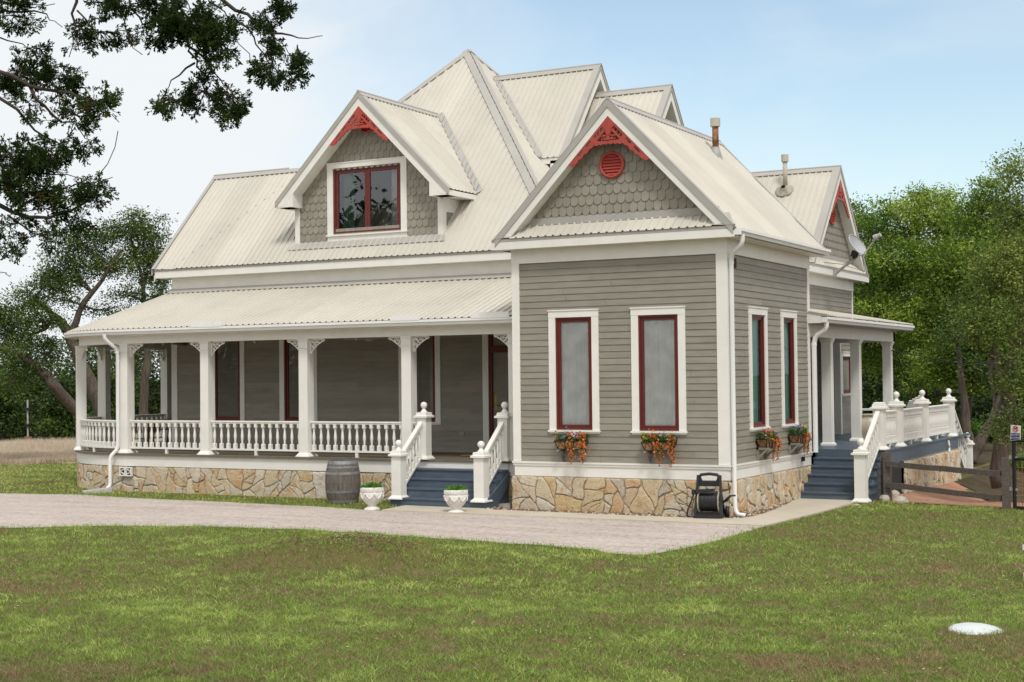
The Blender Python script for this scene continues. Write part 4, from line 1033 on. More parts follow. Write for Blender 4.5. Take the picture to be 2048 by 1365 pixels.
trim([(FRONT(12.2), (XB-.13, XB+.03, 0, .03, .03, 2.7)), (sB, (12.173, 12.28, 0, .033, .03, 2.75)), (sB, (13.36, 13.48, 0, .03, -.2, 3.66)), (BACKF(13.45), (XB-.12, XB+.03, 0, .03, 2.4, 3.66))], 'corner_board')
trim([(sB, (9.17, 13.48, 0, .036, 3.65, 3.925))], 'frieze')
m = MB(); m.box(XB, G3X+.0, 8.92, 14.15, 3.915, 3.927); m.build('soffit', M['white'], H)
m = MB(); m.box(G3X-.02, G3X+.005, 8.92, 14.16, 3.905, 4.05); m.box(XB, G3X-.02, 8.92, 8.945, 3.905, 4.05); m.box(XB-2, G3X-.02, 14.13, 14.155, 3.905, 4.05); m.build('fascia', M['white'], H)
m = MB(); m.box(G3X-.03, G3X+.012, 8.90, 14.17, 4.051, 4.10); m.build('drip_edge', M['rooftrim'], H)
ribbed('pent_roof', 9.3, 13.85, lambda u: (G3X+.02, u, 4.10), lambda u: (XB+.02, u, 4.32), (.6, 0, .75), off=9.3)
m = MB()
for a, b in ((8.90, 9.3), (14.17, 13.85)): m.poly([(G3X+.022, a, 4.105), (G3X+.022, b, 4.122), (XB+.02, b, 4.342), (XB+.02, a*.6+b*.4, 4.342)])
m.build('pent_cap', M['rooftrim'], H)
shingles('gable_wall', sB, 9.0, 14.3, 4.45, 6.5, [(G3S, 1, G3Z-.24+G3S*G3Y), (-G3S, 1, G3Z-.24-G3S*G3Y)], pitch=.178)
m = MB(); m.fbox(sB, 9.4, 13.9, 0, .02, 4.325, 4.46); m.build('gable_band', M['rooftrim'], H)
round_vent(lambda u, w, z: sB(u, w+.016, z), 11.62, 5.45, .245)
rakes(sB, G3Y, G3Z, G3S, 2.32, -.02, G3X-XB, metal=.05, cutz=4.12)
gingerbread(lambda u, w, z: sB(u, w, z), G3Y, G3Z-.20/math.cos(math.atan(G3S))+.01, G3S, .82, w0=G3X-XB-.035)
for sg in (-1, 1): ribbed('roof', -7.0, G3X+.02, lambda u, sg=sg: (u, G3Y+sg*2.45, G3Z-G3S*2.45), lambda u: (u, G3Y, G3Z), (0, sg*G3S, 1), off=-7)
m = MB(); cap(m, (-7, G3Y, G3Z), (G3X+.02, G3Y, G3Z), [(0, -1, -G3S), (0, 1, -G3S)], .14); rollcap(m, (-7, G3Y, G3Z), (G3X+.02, G3Y, G3Z), .03, .03); m.build('ridge_cap', M['rooftrim'], H)
m = MB()
for sg in (-1, 1): cap(m, (G3X+.02, G3Y, G3Z), (G3X+.02, G3Y+sg*2.45, G3Z-G3S*2.45), [(-1, 0, 0)], .19, .027)
m.build('rake_trim', M['rooftrim'], H)
# flue pipes
m = MB(); m.smooth = True; x, y = -1.60, 3.90; z0 = ZR-SW*(x-XC)
m.lathe([(.065, z0+.14), (.065, z0+.62)], (x, y), 12); m.smooth = False; fp = m.build('flue_pipe', M['rust'], H, label='rust streaked flue pipe')
m = MB(); m.lathe([(.07, z0+.56), (.10, z0+.565), (.10, z0+.73), (.07, z0+.735)], (x, y), 14); m.build('flue_cap', M['flue'], fp)
m = MB(); m.lathe([(.15, z0-.16), (.12, z0+.0), (.085, z0+.12), (.08, z0+.15)], (x, y), 14); m.build('flue_boot', M['steel'], fp)
m = MB(); m.lathe([(.03, z0-.05), (.03, z0+.26)], (x-.20, y+.02), 8); m.build('vent_pipe', M['flue'], H)
x, y = -2.49, 11.16; z0 = G3Z-G3S*(G3Y-y)
m = MB(); m.smooth = True; m.lathe([(.058, z0+.10), (.058, z0+.72)], (x, y), 12); m.smooth = False; fp = m.build('flue_pipe', M['flue'], H, label='grey flue pipe set in round grey sealant')
m = MB(); m.lathe([(.06, z0+.69), (.09, z0+.695), (.09, z0+.87), (.06, z0+.875)], (x, y), 14); m.build('flue_cap', M['flue'], fp)
m = MB(); nn = Vector((0, -G3S, 1)).normalized(); tt = Vector((1, 0, 0)); ss = nn.cross(tt); c0 = Vector((x, y-.05, z0-.05)); rr = random.Random(4)
ri = [[c0+nn*h+(tt*math.cos(2*PI*k/16)+ss*math.sin(2*PI*k/16))*(r*rr.uniform(.92, 1.08)) for k in range(16)] for r, h in ((.23, .0), (.22, .045), (.12, .10), (.06, .16))]
ids = [[m.V(p) for p in r] for r in ri]
for A, B in zip(ids, ids[1:]):
    for k in range(16): m.F(A[k], A[(k+1) % 16], B[(k+1) % 16], B[k])
m.build('flue_boot', M['sealant'], fp)

# ================================================================ SIDE PORCH and deck
RZ = .03
ribbed('porch_roof', 4.62, 11.98, lambda u: (.40, u, 2.70), lambda u: (XB, u, 3.06), (.19, 0, 1), off=4.62)
m = MB(); cap(m, (.40, 4.62, 2.70), (.0, 4.62, 2.70+.40*.19), [(0, 1, 0)], .11, .024); m.build('rake_trim', M['rooftrim'], H)
m = MB(); m.prism([(-.02, 2.555), (.30, 2.555), (.30, 2.70), (-.02, 2.76)], lambda p, d: (p[0], d, p[1]), 4.60, 4.625); m.box(.28, .30, 4.625, 11.96, 2.56, 2.69); m.build('fascia', M['white'], H)
m = MB(); m.prism([(-.03, 2.765), (.31, 2.70), (.40, 2.69), (.40, 2.715), (-.03, 2.79)], lambda p, d: (p[0], d, p[1]), 4.592, 4.622); m.build('drip_edge', M['rooftrim'], H)
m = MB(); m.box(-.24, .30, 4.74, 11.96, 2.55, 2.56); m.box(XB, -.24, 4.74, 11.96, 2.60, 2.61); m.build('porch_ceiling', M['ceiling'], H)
gutter('gutter', [(.302, 4.60), (.302, 11.96)], [(1, 0), (1, 0)], 2.565)
m = MB(); m.box(.302, .43, 4.592, 4.60, 2.565, 2.67); m.build('gutter_end', M['gutterwhite'], H)
m = MB(); m.box(-.25, -.05, 4.74, 11.95, 2.30, 2.55); m.box(XB, -.05, 11.80, 11.95, 2.30, 2.55); m.build('porch_beam', M['white'], H)
m = MB(); hw = .10; h = 2.30-RZ
m.square([(hw+.035, 0), (hw+.035, .035), (hw+.01, .06), (hw, .075), (hw, h-.11), (hw+.01, h-.10), (hw+.012, h-.08), (hw+.04, h-.02), (hw+.04, h)])
cY = [at(px, 780, 0, -.15)[1] for px in (1656.0, 1713.0, 1776.5)]
c1 = m.build('porch_column', M['white'], H, loc=(-.155, cY[0], RZ))
for y in cY[1:]: inst(c1, H, (-.155, y if y < 11.85 else 11.85, RZ))
DKX = 1.42
m = MB(); m.box(XB-1.1, DKX, 5.06, 13.5, RZ-.04, RZ)
m.build('side_deck', M['blue'], H)
m = MB(); m.box(DKX-.05, DKX-.02, 5.08, 12.0, RZ-.30, RZ-.041); m.box(.0, DKX-.05, 5.08, 5.10, RZ-.3, RZ-.041); m.build('deck_skirt', M['blue'], H)
stone_wall('stone_foundation', 5.5, -1.6, RZ-.30, lambda s, w, z: (DKX+.02+w, 6.45+s, z), .34, 33, H, proud=.04, tall=2.0)
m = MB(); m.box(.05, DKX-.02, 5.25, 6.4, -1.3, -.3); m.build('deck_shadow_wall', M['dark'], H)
# steps down the front of the deck
m = MB(); n = 5; run = .238; rise = (RZ+.885)/6; yb0 = 3.86
for k in range(n):
    y0 = yb0+run*k; zt = -.885+rise*(k+1)
    m.box(.035, 1.36, y0, 5.08, (-1.0 if k == 0 else zt-rise+.002), zt-.032); m.box(.03, 1.40, y0-.025, 5.078, zt-.032, zt)
m.box(.035, 1.36, 5.06, 5.08, -.15, RZ-.041)
m.build('side_steps', M['blue'], H)
m = MB(); m.prism([(yb0-.02, -1.0), (yb0+.25, -1.0), (5.08, -.28), (5.08, -.02), (yb0-.02, -.86)], lambda p, d: (d, p[0], p[1]), 1.33, 1.365); m.build('stringer', M['blue'], H)
RX = 1.28
newel(RX, 3.74, -.89, .93); newel(RX, 5.17, RZ, .84, ball=False)
m = MB(); m.square([(.10, 0), (.10, .025), (.07, .04)]); m.build('post_cap', M['white'], H, loc=(RX, 5.17, RZ+.90))
for y in (6.55, 8.88, 11.62): newel(RX, y, RZ, .86, hw=.115)
stair_rail((RX, 3.84, -.89), (RX, 5.08, -.09), .88, .24, 8)
for a, b, n in ((5.27, 6.44, 10), (6.66, 8.77, 18), (8.99, 11.51, 21)): railing([(RX, a), (RX, b)], zb=RZ+.09, zt=RZ+.76, floor=RZ, n=n, hw=.026, r=.024)
newel(RX+.02, 13.62, -1.28, 1.05)
stair_rail((RX, 13.52, -1.25), (RX, 11.72, .02), .86, .18, 9)
m = MB(); m.prism([(11.7, RZ-.02), (13.6, -1.28), (13.6, -1.5), (11.7, -.6)], lambda p, d: (d, p[0], p[1]), RX-.06, RX-.02); m.box(-.2, RX-.06, 11.7, 12.0, -.9, RZ-.05); m.build('stringer', M['blue'], H)
p = at(1886+9, 890, 0, DKX); m = MB()
m.tube([(DKX+.02, p[1], -.03), (DKX+.04, p[1], -.14), (DKX+.03, p[1]+.05, -.2), (DKX+.04, p[1], -.3)], .025, 6); m.build('deck_cleat', M['white'], H)
pipe('downspout', [(.37, 4.72, 2.57), (.37, 4.72, 2.49), (.34, 4.72, 2.43), (.18, 4.74, 2.33), (.13, 4.75, 2.26), (.10, 4.76, 2.16), (.10, 4.76, -.02)], .05)

# ================================================================ loose things round the house
def whiskey_barrel():
    t = thing('barrel', 'weathered grey wooden barrel with steel hoops standing on the grass by the porch foundation', 'barrel', (-8.03, .02, -.9))
    prof = [(.285, 0), (.315, .12), (.343, .27), (.352, .42), (.343, .57), (.315, .72), (.285, .84), (.265, .845), (.262, .80)]
    m = MB(); n = 26; rr = random.Random(2)
    for k in range(n):
        m.rv = rr.random(); a0, a1 = 2*PI*k/n+.006, 2*PI*(k+1)/n-.006; g = rr.uniform(-.003, .003)
        A = [m.V(((r+g)*math.cos(a0), (r+g)*math.sin(a0), z)) for r, z in prof]; B = [m.V(((r+g)*math.cos(a1), (r+g)*math.sin(a1), z)) for r, z in prof]
        for j in range(len(prof)-1): m.F(A[j], B[j], B[j+1], A[j+1])
    m.lathe([(.352*.97*0+.278, .02), (.337, .27), (.345, .42), (.337, .57), (.278, .82)], n=26, capt=False)
    m.build('staves', M['wood'], t, loc=(0, 0, 0)).parent = t
    for (z0, z1, r0, r1) in ((.775, .84, .305, .289), (.70, .735, .3225, .316), (.575, .625, .347, .339), (.215, .265, .339, .346), (.02, .075, .294, .307)):
        h = MB(); h.lathe([(r0-.012, z0), (r0, z0), (r1, z1), (r1-.012, z1)], n=32, capb=False, capt=False); h.build('hoop', M['hoop'], t).matrix_parent_inverse = Matrix()
    h = MB(); h.lathe([(.262, .80), (.262, .81)], n=26); h.build('head', M['wood'], t)
    for o in t.children: o.matrix_parent_inverse = Matrix()
    return t
whiskey_barrel()
def leaf_tuft(n, r, h, z0, size, seed, dome=.6):
    g = np.random.default_rng(seed); V = []; Fq = []; R = []
    a = g.uniform(0, 2*PI, n); q = np.sqrt(g.uniform(0, 1, n))*r; z = z0+h*g.uniform(0, 1, n)*(1-dome*(q/r)**2)
    P0 = np.stack([q*np.cos(a), q*np.sin(a), z], 1)
    return leaf_cards(P0, size, g)
def leaf_cards(P0, size, g, up=.4, aspect=.5, fold=.0):
    n = len(P0); d = g.normal(size=(n, 3)); d[:, 2] = np.abs(d[:, 2])*.6+up*.4; d /= np.linalg.norm(d, axis=1)[:, None]
    e = g.normal(size=(n, 3)); s = np.cross(d, e); s /= np.linalg.norm(s, axis=1)[:, None]
    L = (size*g.uniform(.6, 1.3, n))[:, None]; W = L*aspect*.5
    V = np.empty((n, 4, 3)); V[:, 0] = P0; V[:, 1] = P0+d*L*.5+s*W; V[:, 2] = P0+d*L; V[:, 3] = P0+d*L*.5-s*W
    F = np.arange(n*4).reshape(n, 4); R = np.repeat(np.clip(g.normal(.5, .22, n), 0, 1), 4)
    return V.reshape(-1, 3), F, R
def urn(loc, label):
    t = thing('urn_planter', label, 'planter', loc, 'white urns beside the front steps')
    m = MB(); m.smooth = True
    m.lathe([(.15, 0), (.155, .02), (.14, .04), (.085, .07), (.072, .09), (.085, .105), (.125, .135), (.165, .18), (.192, .23), (.205, .28), (.207, .33), (.203, .335), (.207, .34), (.209, .425), (.203, .432), (.18, .425), (.175, .39)], n=28, capt=False)
    m.smooth = False
    for k in range(22):                                           # key pattern round the rim, swags below
        a = 2*PI*k/22
        for (da, z0, z1) in ((0, .355, .415), (.09, .355, .385), (.17, .375, .415)): m.bar((.210*math.cos(a+da), .210*math.sin(a+da), z0), (.210*math.cos(a+da), .210*math.sin(a+da), z1), .010, .014)
    for k in range(8):
        a = 2*PI*k/8; pts = []
        for j in range(7):
            b = a+2*PI/8*j/6; zz = .315-.085*math.sin(PI*j/6); r = float(np.interp(zz, [.18, .23, .28, .33], [.165, .192, .205, .207]))+.005; pts.append((r*math.cos(b), r*math.sin(b), zz))
        m.tube(pts, .011, 6); m.sphere((.212*math.cos(a), .212*math.sin(a), .315), .024, 8, 5)
    m.build('urn', M['urn'], t); s = MB(); s.lathe([(.18, .40), (.18, .405)], n=20); s.build('soil', M['terra'], t)
    V, F, R = leaf_tuft(1000, .185, .09, .40, .05, int(loc[0]*100) & 255); mesh_arrays('plant', V, F, M['potgreen'], t, R)
    for o in t.children: o.matrix_parent_inverse = Matrix()
urn((-6.605, -1.08, -.9), 'white urn planter with bright green plant, on the grass edge next to the wooden barrel')
urn((-4.815, -1.04, -.9), 'white urn planter with bright green plant, standing in front of the blue front steps')

def reel():
    t = thing('hose_reel', 'black garden hose reel cart with coiled hose, by the corner downspout', 'hose reel', (-.21, -.40, -.89))
    m = MB()
    for sx in (-1, 1):
        m.prism([(-.22, 0), (-.16, 0), (-.075, .40), (-.01, .74), (-.06, .74), (-.12, .44)], lambda p, d, sx=sx: (sx*.24-sx*(p[1]*.05)+d, p[0]+.08, p[1]), -.022, .022)
        m.bar((sx*.24, -.13, .03), (sx*.24, .26, .06), .04, .05); m.bar((sx*.235, .24, .07), (sx*.225, .02, .42), .035, .05)
    m.prism([(-.24, .01), (.24, .01), (.24, .075), (.16, .085), (-.16, .085), (-.24, .075)], lambda p, d: (p[0], d, p[1]), -.175, -.14)
    m.box(-.24, .24, -.12, .20, .06, .10)
    m.prism([(-.215, .55), (.215, .55), (.215, .64), (-.215, .64)], lambda p, d: (p[0], d, p[1]), .03, .065)
    m.tube([(-.20, .05, .63), (-.20, .055, .70), (-.15, .06, .745), (0, .065, .76), (.15, .06, .745), (.20, .055, .70), (.20, .05, .63)], .026, 8)
    m.prism([(-.20, .63), (-.20, .74), (-.13, .74), (-.15, .70), (-.13, .65), (-.10, .63)], lambda p, d: (p[0], d, p[1]), .035, .062); m.prism([(.20, .63), (.20, .74), (.13, .74), (.15, .70), (.13, .65), (.10, .63)], lambda p, d: (p[0], d, p[1]), .035, .062)
    m.prism([(-.24, .44), (.12, .47), (.12, .52), (-.24, .50)], lambda p, d: (p[0], d, p[1]), -.12, -.05); m.box(-.30, -.22, -.12, -.04, .42, .50)
    m.build('frame', M['black'], t)
    d = MB(); d.smooth = True
    for sx in (-1, 1):
        pts = [(sx*.185, .04+.185*math.cos(a), .29+.185*math.sin(a)) for a in [2*PI*k/20 for k in range(20)]]; d.tube(pts, .014, 6, closed=True)
        for k in range(6): a = PI*k/3; d.tube([(sx*.185, .04, .29), (sx*.185, .04+.18*math.cos(a), .29+.18*math.sin(a))], .012, 5)
    d.build('drum', M['sealant'], t)
    h = MB(); h.smooth = True; pts = []; N = 260
    for k in range(N+1):
        a = 2*PI*13*k/N; pts.append((-.165+.33*k/N, .04+.15*math.cos(a), .29+.15*math.sin(a)))
    h.tube(pts, .0155, 7); pts = [(-.165+.33*(1-k/120), .04+.12*math.cos(2*PI*11*k/120*1.0), .29+.12*math.sin(2*PI*11*k/120)) for k in range(121)]; h.tube(pts, .02, 5)
    h.tube([(-.26, -.05, .45), (-.30, -.10, .32), (-.37, -.12, .16), (-.40, -.06, .06), (-.36, 0, .02), (-.28, .02, .03)], .015, 7)
    h.build('hose', M['black'], t)
    w = MB(); w.smooth = True
    for sx in (-1, 1): w.tube([(sx*.26, .27, .10), (sx*.32, .27, .10)], [.10, .10], 16)
    w.build('wheel', M['black'], t)
    c = MB(); c.tube([(.22, .04, .29), (.33, .02, .31), (.40, -.02, .40), (.49, -.02, .405)], .016, 7); c.bar((.26, .03, .285), (.40, -.02, .40), .06, .03); c.build('crank', M['black'], t)
    c = MB(); c.bar((.36, -.02, .62), (.38, -.02, .45), .022, .02); c.bar((.41, -.02, .56), (.38, -.02, .50), .018, .018); c.build('tap_handle', M['brown'], t)
    for o in t.children: o.matrix_parent_inverse = Matrix()
    t.rotation_euler.z = .18; t.scale = (.93, .93, 1.0)
reel()
def splash(loc, rz, label):
    m = MB(); m.prism([(-.12, -.28), (.12, -.28), (.17, .30), (-.17, .30)], lambda p, d: (p[0], p[1], d), 0, .025)
    for sx in (-1, 1): m.prism([(sx*.12, -.28), (sx*.09, -.28), (sx*.14, .30), (sx*.17, .30)], lambda p, d: (p[0], p[1], d*(1.6-1.6*(p[1]+.3))+.02), 0.0, .05)
    m.prism([(-.12, -.28), (.12, -.28), (.12, -.25), (-.12, -.25)], lambda p, d: (p[0], p[1], d), .02, .10)
    o = m.build('splash_block', M['splash'], None, loc=loc, rotz=rz); tag(o, label, 'splash block', 'concrete splash blocks under the downspouts')
splash((-14.72, .22, -.90), 2.6, 'concrete splash block in the grass below the porch corner downspout')
splash((-4.55, .40, -.90), 1.1, 'concrete splash block in the recess between blue steps and wing wall')

# flower boxes
def flowers(cx, fr, u, label, hue, seed):
    """wire trough with coir liner, flowers and trailing stems, standing on two brackets of the house"""
    g = np.random.default_rng(seed); rr = random.Random(seed)
    for du in (-.22, .22):
        b = MB()
        for a in ((du-.02, du+.02, 0, .04, .0, .235), (du-.02, du+.02, 0, .235, .195, .235)): b.fbox(fr, u+a[0], u+a[1], a[2]+.015, a[3]+.015, a[4], a[5])
        b.bar(fr(u+du, .03, .03), fr(u+du, .20, .195), .035, .035, up=(0, 0, 1)); b.build('shelf_bracket', M['siding'], H)
    base = Vector(fr(u, .13, .235)); t = thing('flower_box', label, 'flower box', base, 'flower boxes below the wing windows')
    def P(du, w, z): return Vector(fr(u+du, .13+w, .235+z))
    def ring(z, hl, hwd): return [P(-hl, -hwd, z), P(hl, -hwd, z), P(hl, hwd, z), P(-hl, hwd, z)]
    lo, hi = ring(.01, .235, .07), ring(.15, .295, .095)
    m = MB(); A = [m.V(p) for p in ring(.012, .23, .066)]; B = [m.V(p) for p in ring(.14, .288, .09)]
    m.F(*A)
    for k in range(4): m.F(A[k], A[(k+1) % 4], B[(k+1) % 4], B[k])
    m.F(*[m.V(p) for p in ring(.125, .28, .086)]); m.build('liner', M['coir'], t)
    m = MB(); m.tube(lo, .007, 6, closed=True); m.tube(hi, .011, 6, closed=True)
    for k in range(4):
        p, q, p2, q2 = lo[k], lo[(k+1) % 4], hi[k], hi[(k+1) % 4]; N = 3 if k % 2 == 0 else 1
        for j in range(N+1): m.tube([p.lerp(q, j/N), p2.lerp(q2, j/N)], .007, 5)
        for j in range(N): m.tube([p.lerp(q, j/N), p2.lerp(q2, (j+.5)/N), p.lerp(q, (j+1)/N)], .005, 5)
    m.build('wire_basket', M['blackmetal'], t)
    pts = np.array([P(g.uniform(-.29, .29), g.uniform(-.08, .09), .13+g.uniform(0, .12)) for _ in range(620)]); V, F, R = leaf_cards(pts, .06, g); mesh_arrays('leaves', V, F, M['flgreen'], t, R)
    # blossoms: five-petal fans
    def blossoms(centres, vals, size):
        V = []; F = []; R = []
        for c, v in zip(centres, vals):
            n = Vector(g.normal(size=3)); n.z = abs(n.z)+.3; f = Vector(fr(0, 1, 0))-Vector(fr(0, 0, 0)); n = (n*.6+f*.9).normalized(); a = n.orthogonal().normalized(); bb = n.cross(a); s = size*g.uniform(.7, 1.25)
            i0 = len(V); V.append(c+n*.004); R.append(v)
            for k in range(10):
                r = s*(1 if k % 2 == 0 else .62); V.append(c+a*(r*math.cos(2*PI*k/10))+bb*(r*math.sin(2*PI*k/10))+n*.012); R.append(v+g.uniform(-.02, .02))
            for k in range(10): F.append((i0, i0+1+k, i0+1+(k+1) % 10))
        return np.array(V), np.array(F), np.array(R)
    cs, vs = [], []
    for k in range(120):
        du = g.uniform(-.31, .31); j = min(len(hue)-1, max(0, int((du+.31)/.62*len(hue)+g.normal(0, .35)))); cs.append(P(du, g.uniform(-.05, .11), .16+abs(g.normal(0, .07))+.03*math.cos(du*5))); vs.append(hue[j]+g.normal(0, .02))
    V, F, R = blossoms(cs, vs, .024); mesh_arrays('blossoms', V, F, M['petal'], t, R)
    cs, lv, stem = [], [], MB()
    for s0, ln in ((-.02, .42), (.0, .36), (.05, .30), (.22, .40), (.26, .34), (.29, .24)):
        q = []; 
        for k in range(9):
            tt = k/8; q.append(P(s0+.06*tt+rr.uniform(-.015, .015), .10+.05*math.sin(PI*min(1, tt*1.5)), .15-ln*tt**1.2))
        stem.tube(q, .004, 4)
        for k in range(34):
            tt = rr.random(); i = min(7, int(tt*8)); c = q[i].lerp(q[i+1], tt*8-i)+Vector(g.normal(0, .022, 3)); (cs if rr.random() < .68 else lv).append(c)
    stem.build('stems', M['flgreen'], t); V, F, R = blossoms(cs, g.uniform(0, 1, len(cs)), .02); mesh_arrays('trailing_blossoms', V, F, M['petalorange'], t, R)
    V, F, R = leaf_cards(np.array(lv), .035, g); mesh_arrays('trailing_leaves', V, F, M['flgreen'], t, R)
flowers(0, fW, -2.93, 'flower box with yellow and pink flowers under the front window nearer the steps', [.5, .76, .76, .1, .95, .4, .1], 3)
flowers(0, fW, -1.23, 'flower box with blue and yellow flowers under the front window nearer the corner', [.76, .76, .1, .05, .9, .9, .42], 4)
flowers(0, sW, 1.66, 'flower box with magenta flowers on the side wall, nearer the corner downspout', [.9, .1, .42, .52, .5, .52, .95], 5)
flowers(0, sW, 3.52, 'flower box with blue and orange-yellow flowers on the side wall nearest the side steps', [.95, .9, .9, .92, .76, .68, .66], 6)

# satellite dish on the rear gable
def dish():
    b = Vector((G3X+.015, 10.95, 3.98)); t = thing('satellite_dish', 'grey oval satellite dish on a bent mast fixed to the rear gable eave', 'satellite dish', b)
    c = Vector(at(1709, 494, 0, -.62)); k = Vector(at(1710, 515, 0, -.72))
    m = MB(); m.box(b.x-.005, b.x+.02, b.y-.10, b.y+.10, b.z-.10, b.z+.07); m.tube([b, Vector((b.x+.08, b.y+.02, b.z+.04)), k+Vector((0, 0, -.04)), k+Vector((0, 0, .03))], .032, 8); m.tube([b+Vector((.0, .22, -.02)), k.lerp(b, .45)], .012, 6); m.tube([b+Vector((.0, -.16, -.06)), k.lerp(b, .5)], .012, 6); m.build('mast', M['steel'], t)
    n = Vector((.92, -.16, .52)).normalized(); u = Vector((0, 0, 1)).cross(n).normalized(); v = n.cross(u)
    m = MB(); m.smooth = True; R = 6; N = 30; rings = []
    for r in range(R+1):
        q = r/R; rings.append([m.V(c+u*(.36*q*math.cos(2*PI*j/N))+v*(.28*q*math.sin(2*PI*j/N))+n*(.09*q*q)) for j in range(N)])
    for A, B in zip(rings, rings[1:]):
        for j in range(N): m.F(A[j], A[(j+1) % N], B[(j+1) % N], B[j])
    m.tube([c+u*(.36*math.cos(2*PI*j/N))+v*(.28*math.sin(2*PI*j/N))+n*.09 for j in range(N)], .012, 6, closed=True); m.build('reflector', M['dish'], t)
    m = MB(); m.bar(c-n*.02-v*.10, c-n*.14-v*.20, .14, .12); m.bar(c-n*.14-v*.2, k, .07, .07); m.build('bracket', M['blackmetal'], t)
    l = c+n*.62-v*.10; a = c-v*.30+n*.05; m = MB(); m.tube([c-v*.22-n*.02, a, l], .017, 7); m.build('arm', M['steel'], t)
    m = MB(); d = (c-l).normalized(); m.tube([l-d*.08, l, l+d*.02, l+d*.10], [.05, .05, .065, .065], 10); m.build('receiver', M['dish'], t)
    m = MB(); m.tube([k, k+Vector((-.2, -.3, -.18)), Vector((XB+.1, 10.2, 4.2))], .007, 5); m.tube([a, a+Vector((0, .2, -.35)), Vector((G3X+.05, 11.9, 4.2)), b], .007, 5); m.build('cable', M['blackmetal'], t)
dish()

# things on the decks
m = MB(); m.prism([(-.42, -.26), (.42, -.26), (.46, -.1), (.40, .24), (-.44, .26)], lambda p, d: (p[0]+(.02*math.sin(p[1]*20)), p[1], d+.012*abs(math.sin(p[0]*9))), .002, .022)
tag(m.build('door_mat', M['mat'], None, loc=(-6.0, 2.1, FZ)), 'rumpled brown coir mat lying on the porch boards before the door', 'door mat')
def rocker():
    t = thing('rocking_chair', 'brown slatted wooden rocking chair at the rounded end of the front porch', 'chair', (-16.1, 3.75, FZ))
    for nm, fn in (('seat', lambda m: [m.box(-.25, .25, -.22+k*.09, -.15+k*.09, .40, .42) for k in range(5)]),
                   ('backrest', lambda m: [m.bar((-.2+k*.1, .22, .42), (-.2+k*.1, .40, 1.02), .05, .02) for k in range(5)]+[m.bar((-.27, .40, 1.0), (.27, .40, 1.0), .03, .07)]),
                   ('leg', lambda m: [m.bar((sx*.26, -.22, .04), (sx*.26, -.22, .62), .045, .045) for sx in (-1, 1)]+[m.bar((sx*.26, .24, .04), (sx*.26, .42, 1.05), .045, .045) for sx in (-1, 1)]),
                   ('armrest', lambda m: [m.bar((sx*.28, -.30, .63), (sx*.28, .33, .63), .09, .025) for sx in (-1, 1)]),
                   ('rocker', lambda m: [m.tube([(sx*.26, -.40+.1*k, .03+.012*(k-4)**2*.4) for k in range(9)], .02, 6) for sx in (-1, 1)])):
        m = MB(); fn(m); o = m.build(nm, M['brown'], t); o.matrix_parent_inverse = Matrix()
    t.rotation_euler.z = -.6
rocker()
def deckpot():
    m = MB(); m.smooth = True; m.lathe([(.16, 0), (.22, .06), (.30, .22), (.31, .34), (.27, .46), (.20, .53), (.21, .56), (.24, .58), (.23, .595), (.18, .57)], n=24)
    tag(m.build('garden_pot', M['pot'], None, loc=(.05, 9.1, RZ)), 'large cream bellied garden pot standing on the blue side deck', 'pot')
deckpot()
def adirondack():
    t = thing('deck_chair', 'white slatted deck chair with fan back on the blue side deck', 'chair', (.42, 10.6, RZ))
    for nm, fn in (('backrest', lambda m: [m.bar((-.24+.08*k, .15, .34), (-.32+.107*k, .50, .98-.035*abs(k-3)), .065, .02) for k in range(7)]),
                   ('seat', lambda m: [m.box(-.26, .26, -.40+k*.10, -.32+k*.10, .33-.02*k*.4, .35-.02*k*.4) for k in range(6)]),
                   ('armrest', lambda m: [m.box(sx*.36-.06, sx*.36+.06, -.45, .28, .55, .575) for sx in (-1, 1)]),
                   ('leg', lambda m: [m.bar((sx*.34, -.38, 0), (sx*.34, -.38, .55), .03, .09) for sx in (-1, 1)]+[m.bar((sx*.34, .34, 0), (sx*.34, .16, .55), .03, .09) for sx in (-1, 1)])):
        m = MB(); fn(m); o = m.build(nm, M['white'], t); o.matrix_parent_inverse = Matrix()
    t.rotation_euler.z = -2.0
adirondack()
def ledge():
    t = thing('side_table', 'narrow white table with slatted edge beside the cream pot on the deck', 'table', (.02, 9.75, RZ))
    m = MB(); m.box(-.45, .45, -.22, .22, .66, .70); o = m.build('table_top', M['white'], t); o.matrix_parent_inverse = Matrix()
    for x in (-.4, .4):
        for y in (-.18, .18): m = MB(); m.box(x-.025, x+.025, y-.025, y+.025, 0, .66); m.build('leg', M['white'], t).matrix_parent_inverse = Matrix()
ledge()
def bulb():
    p = Vector((-.155+.1, 11.85, 1.98)); a = Vector(at(1773, 697, 1, 11.6)); b = Vector(at(1788, 703, 1, 11.6)); t = thing('string_light', 'black festoon cable with one hanging bulb beside the rearmost porch column', 'lamp', a)
    q = Vector(at(1775, 699, 1, 11.6)); 
    m = MB(); m.tube([a, q, b, b+Vector((1.5, 1.5, -.35)), b+Vector((4, 4, .2))], .012, 5); m.tube([q, q-Vector((0, 0, .16))], .009, 5); m.build('cable', M['blackmetal'], t)
    m = MB(); m.tube([q-Vector((0, 0, .15)), q-Vector((0, 0, .24))], [.022, .03], 8); m.build('socket', M['blackmetal'], t)
    m = MB(); m.sphere(q-Vector((0, 0, .285)), .04, 10, 7, 1.25); m.build('bulb', M['bulb'], t)
bulb()

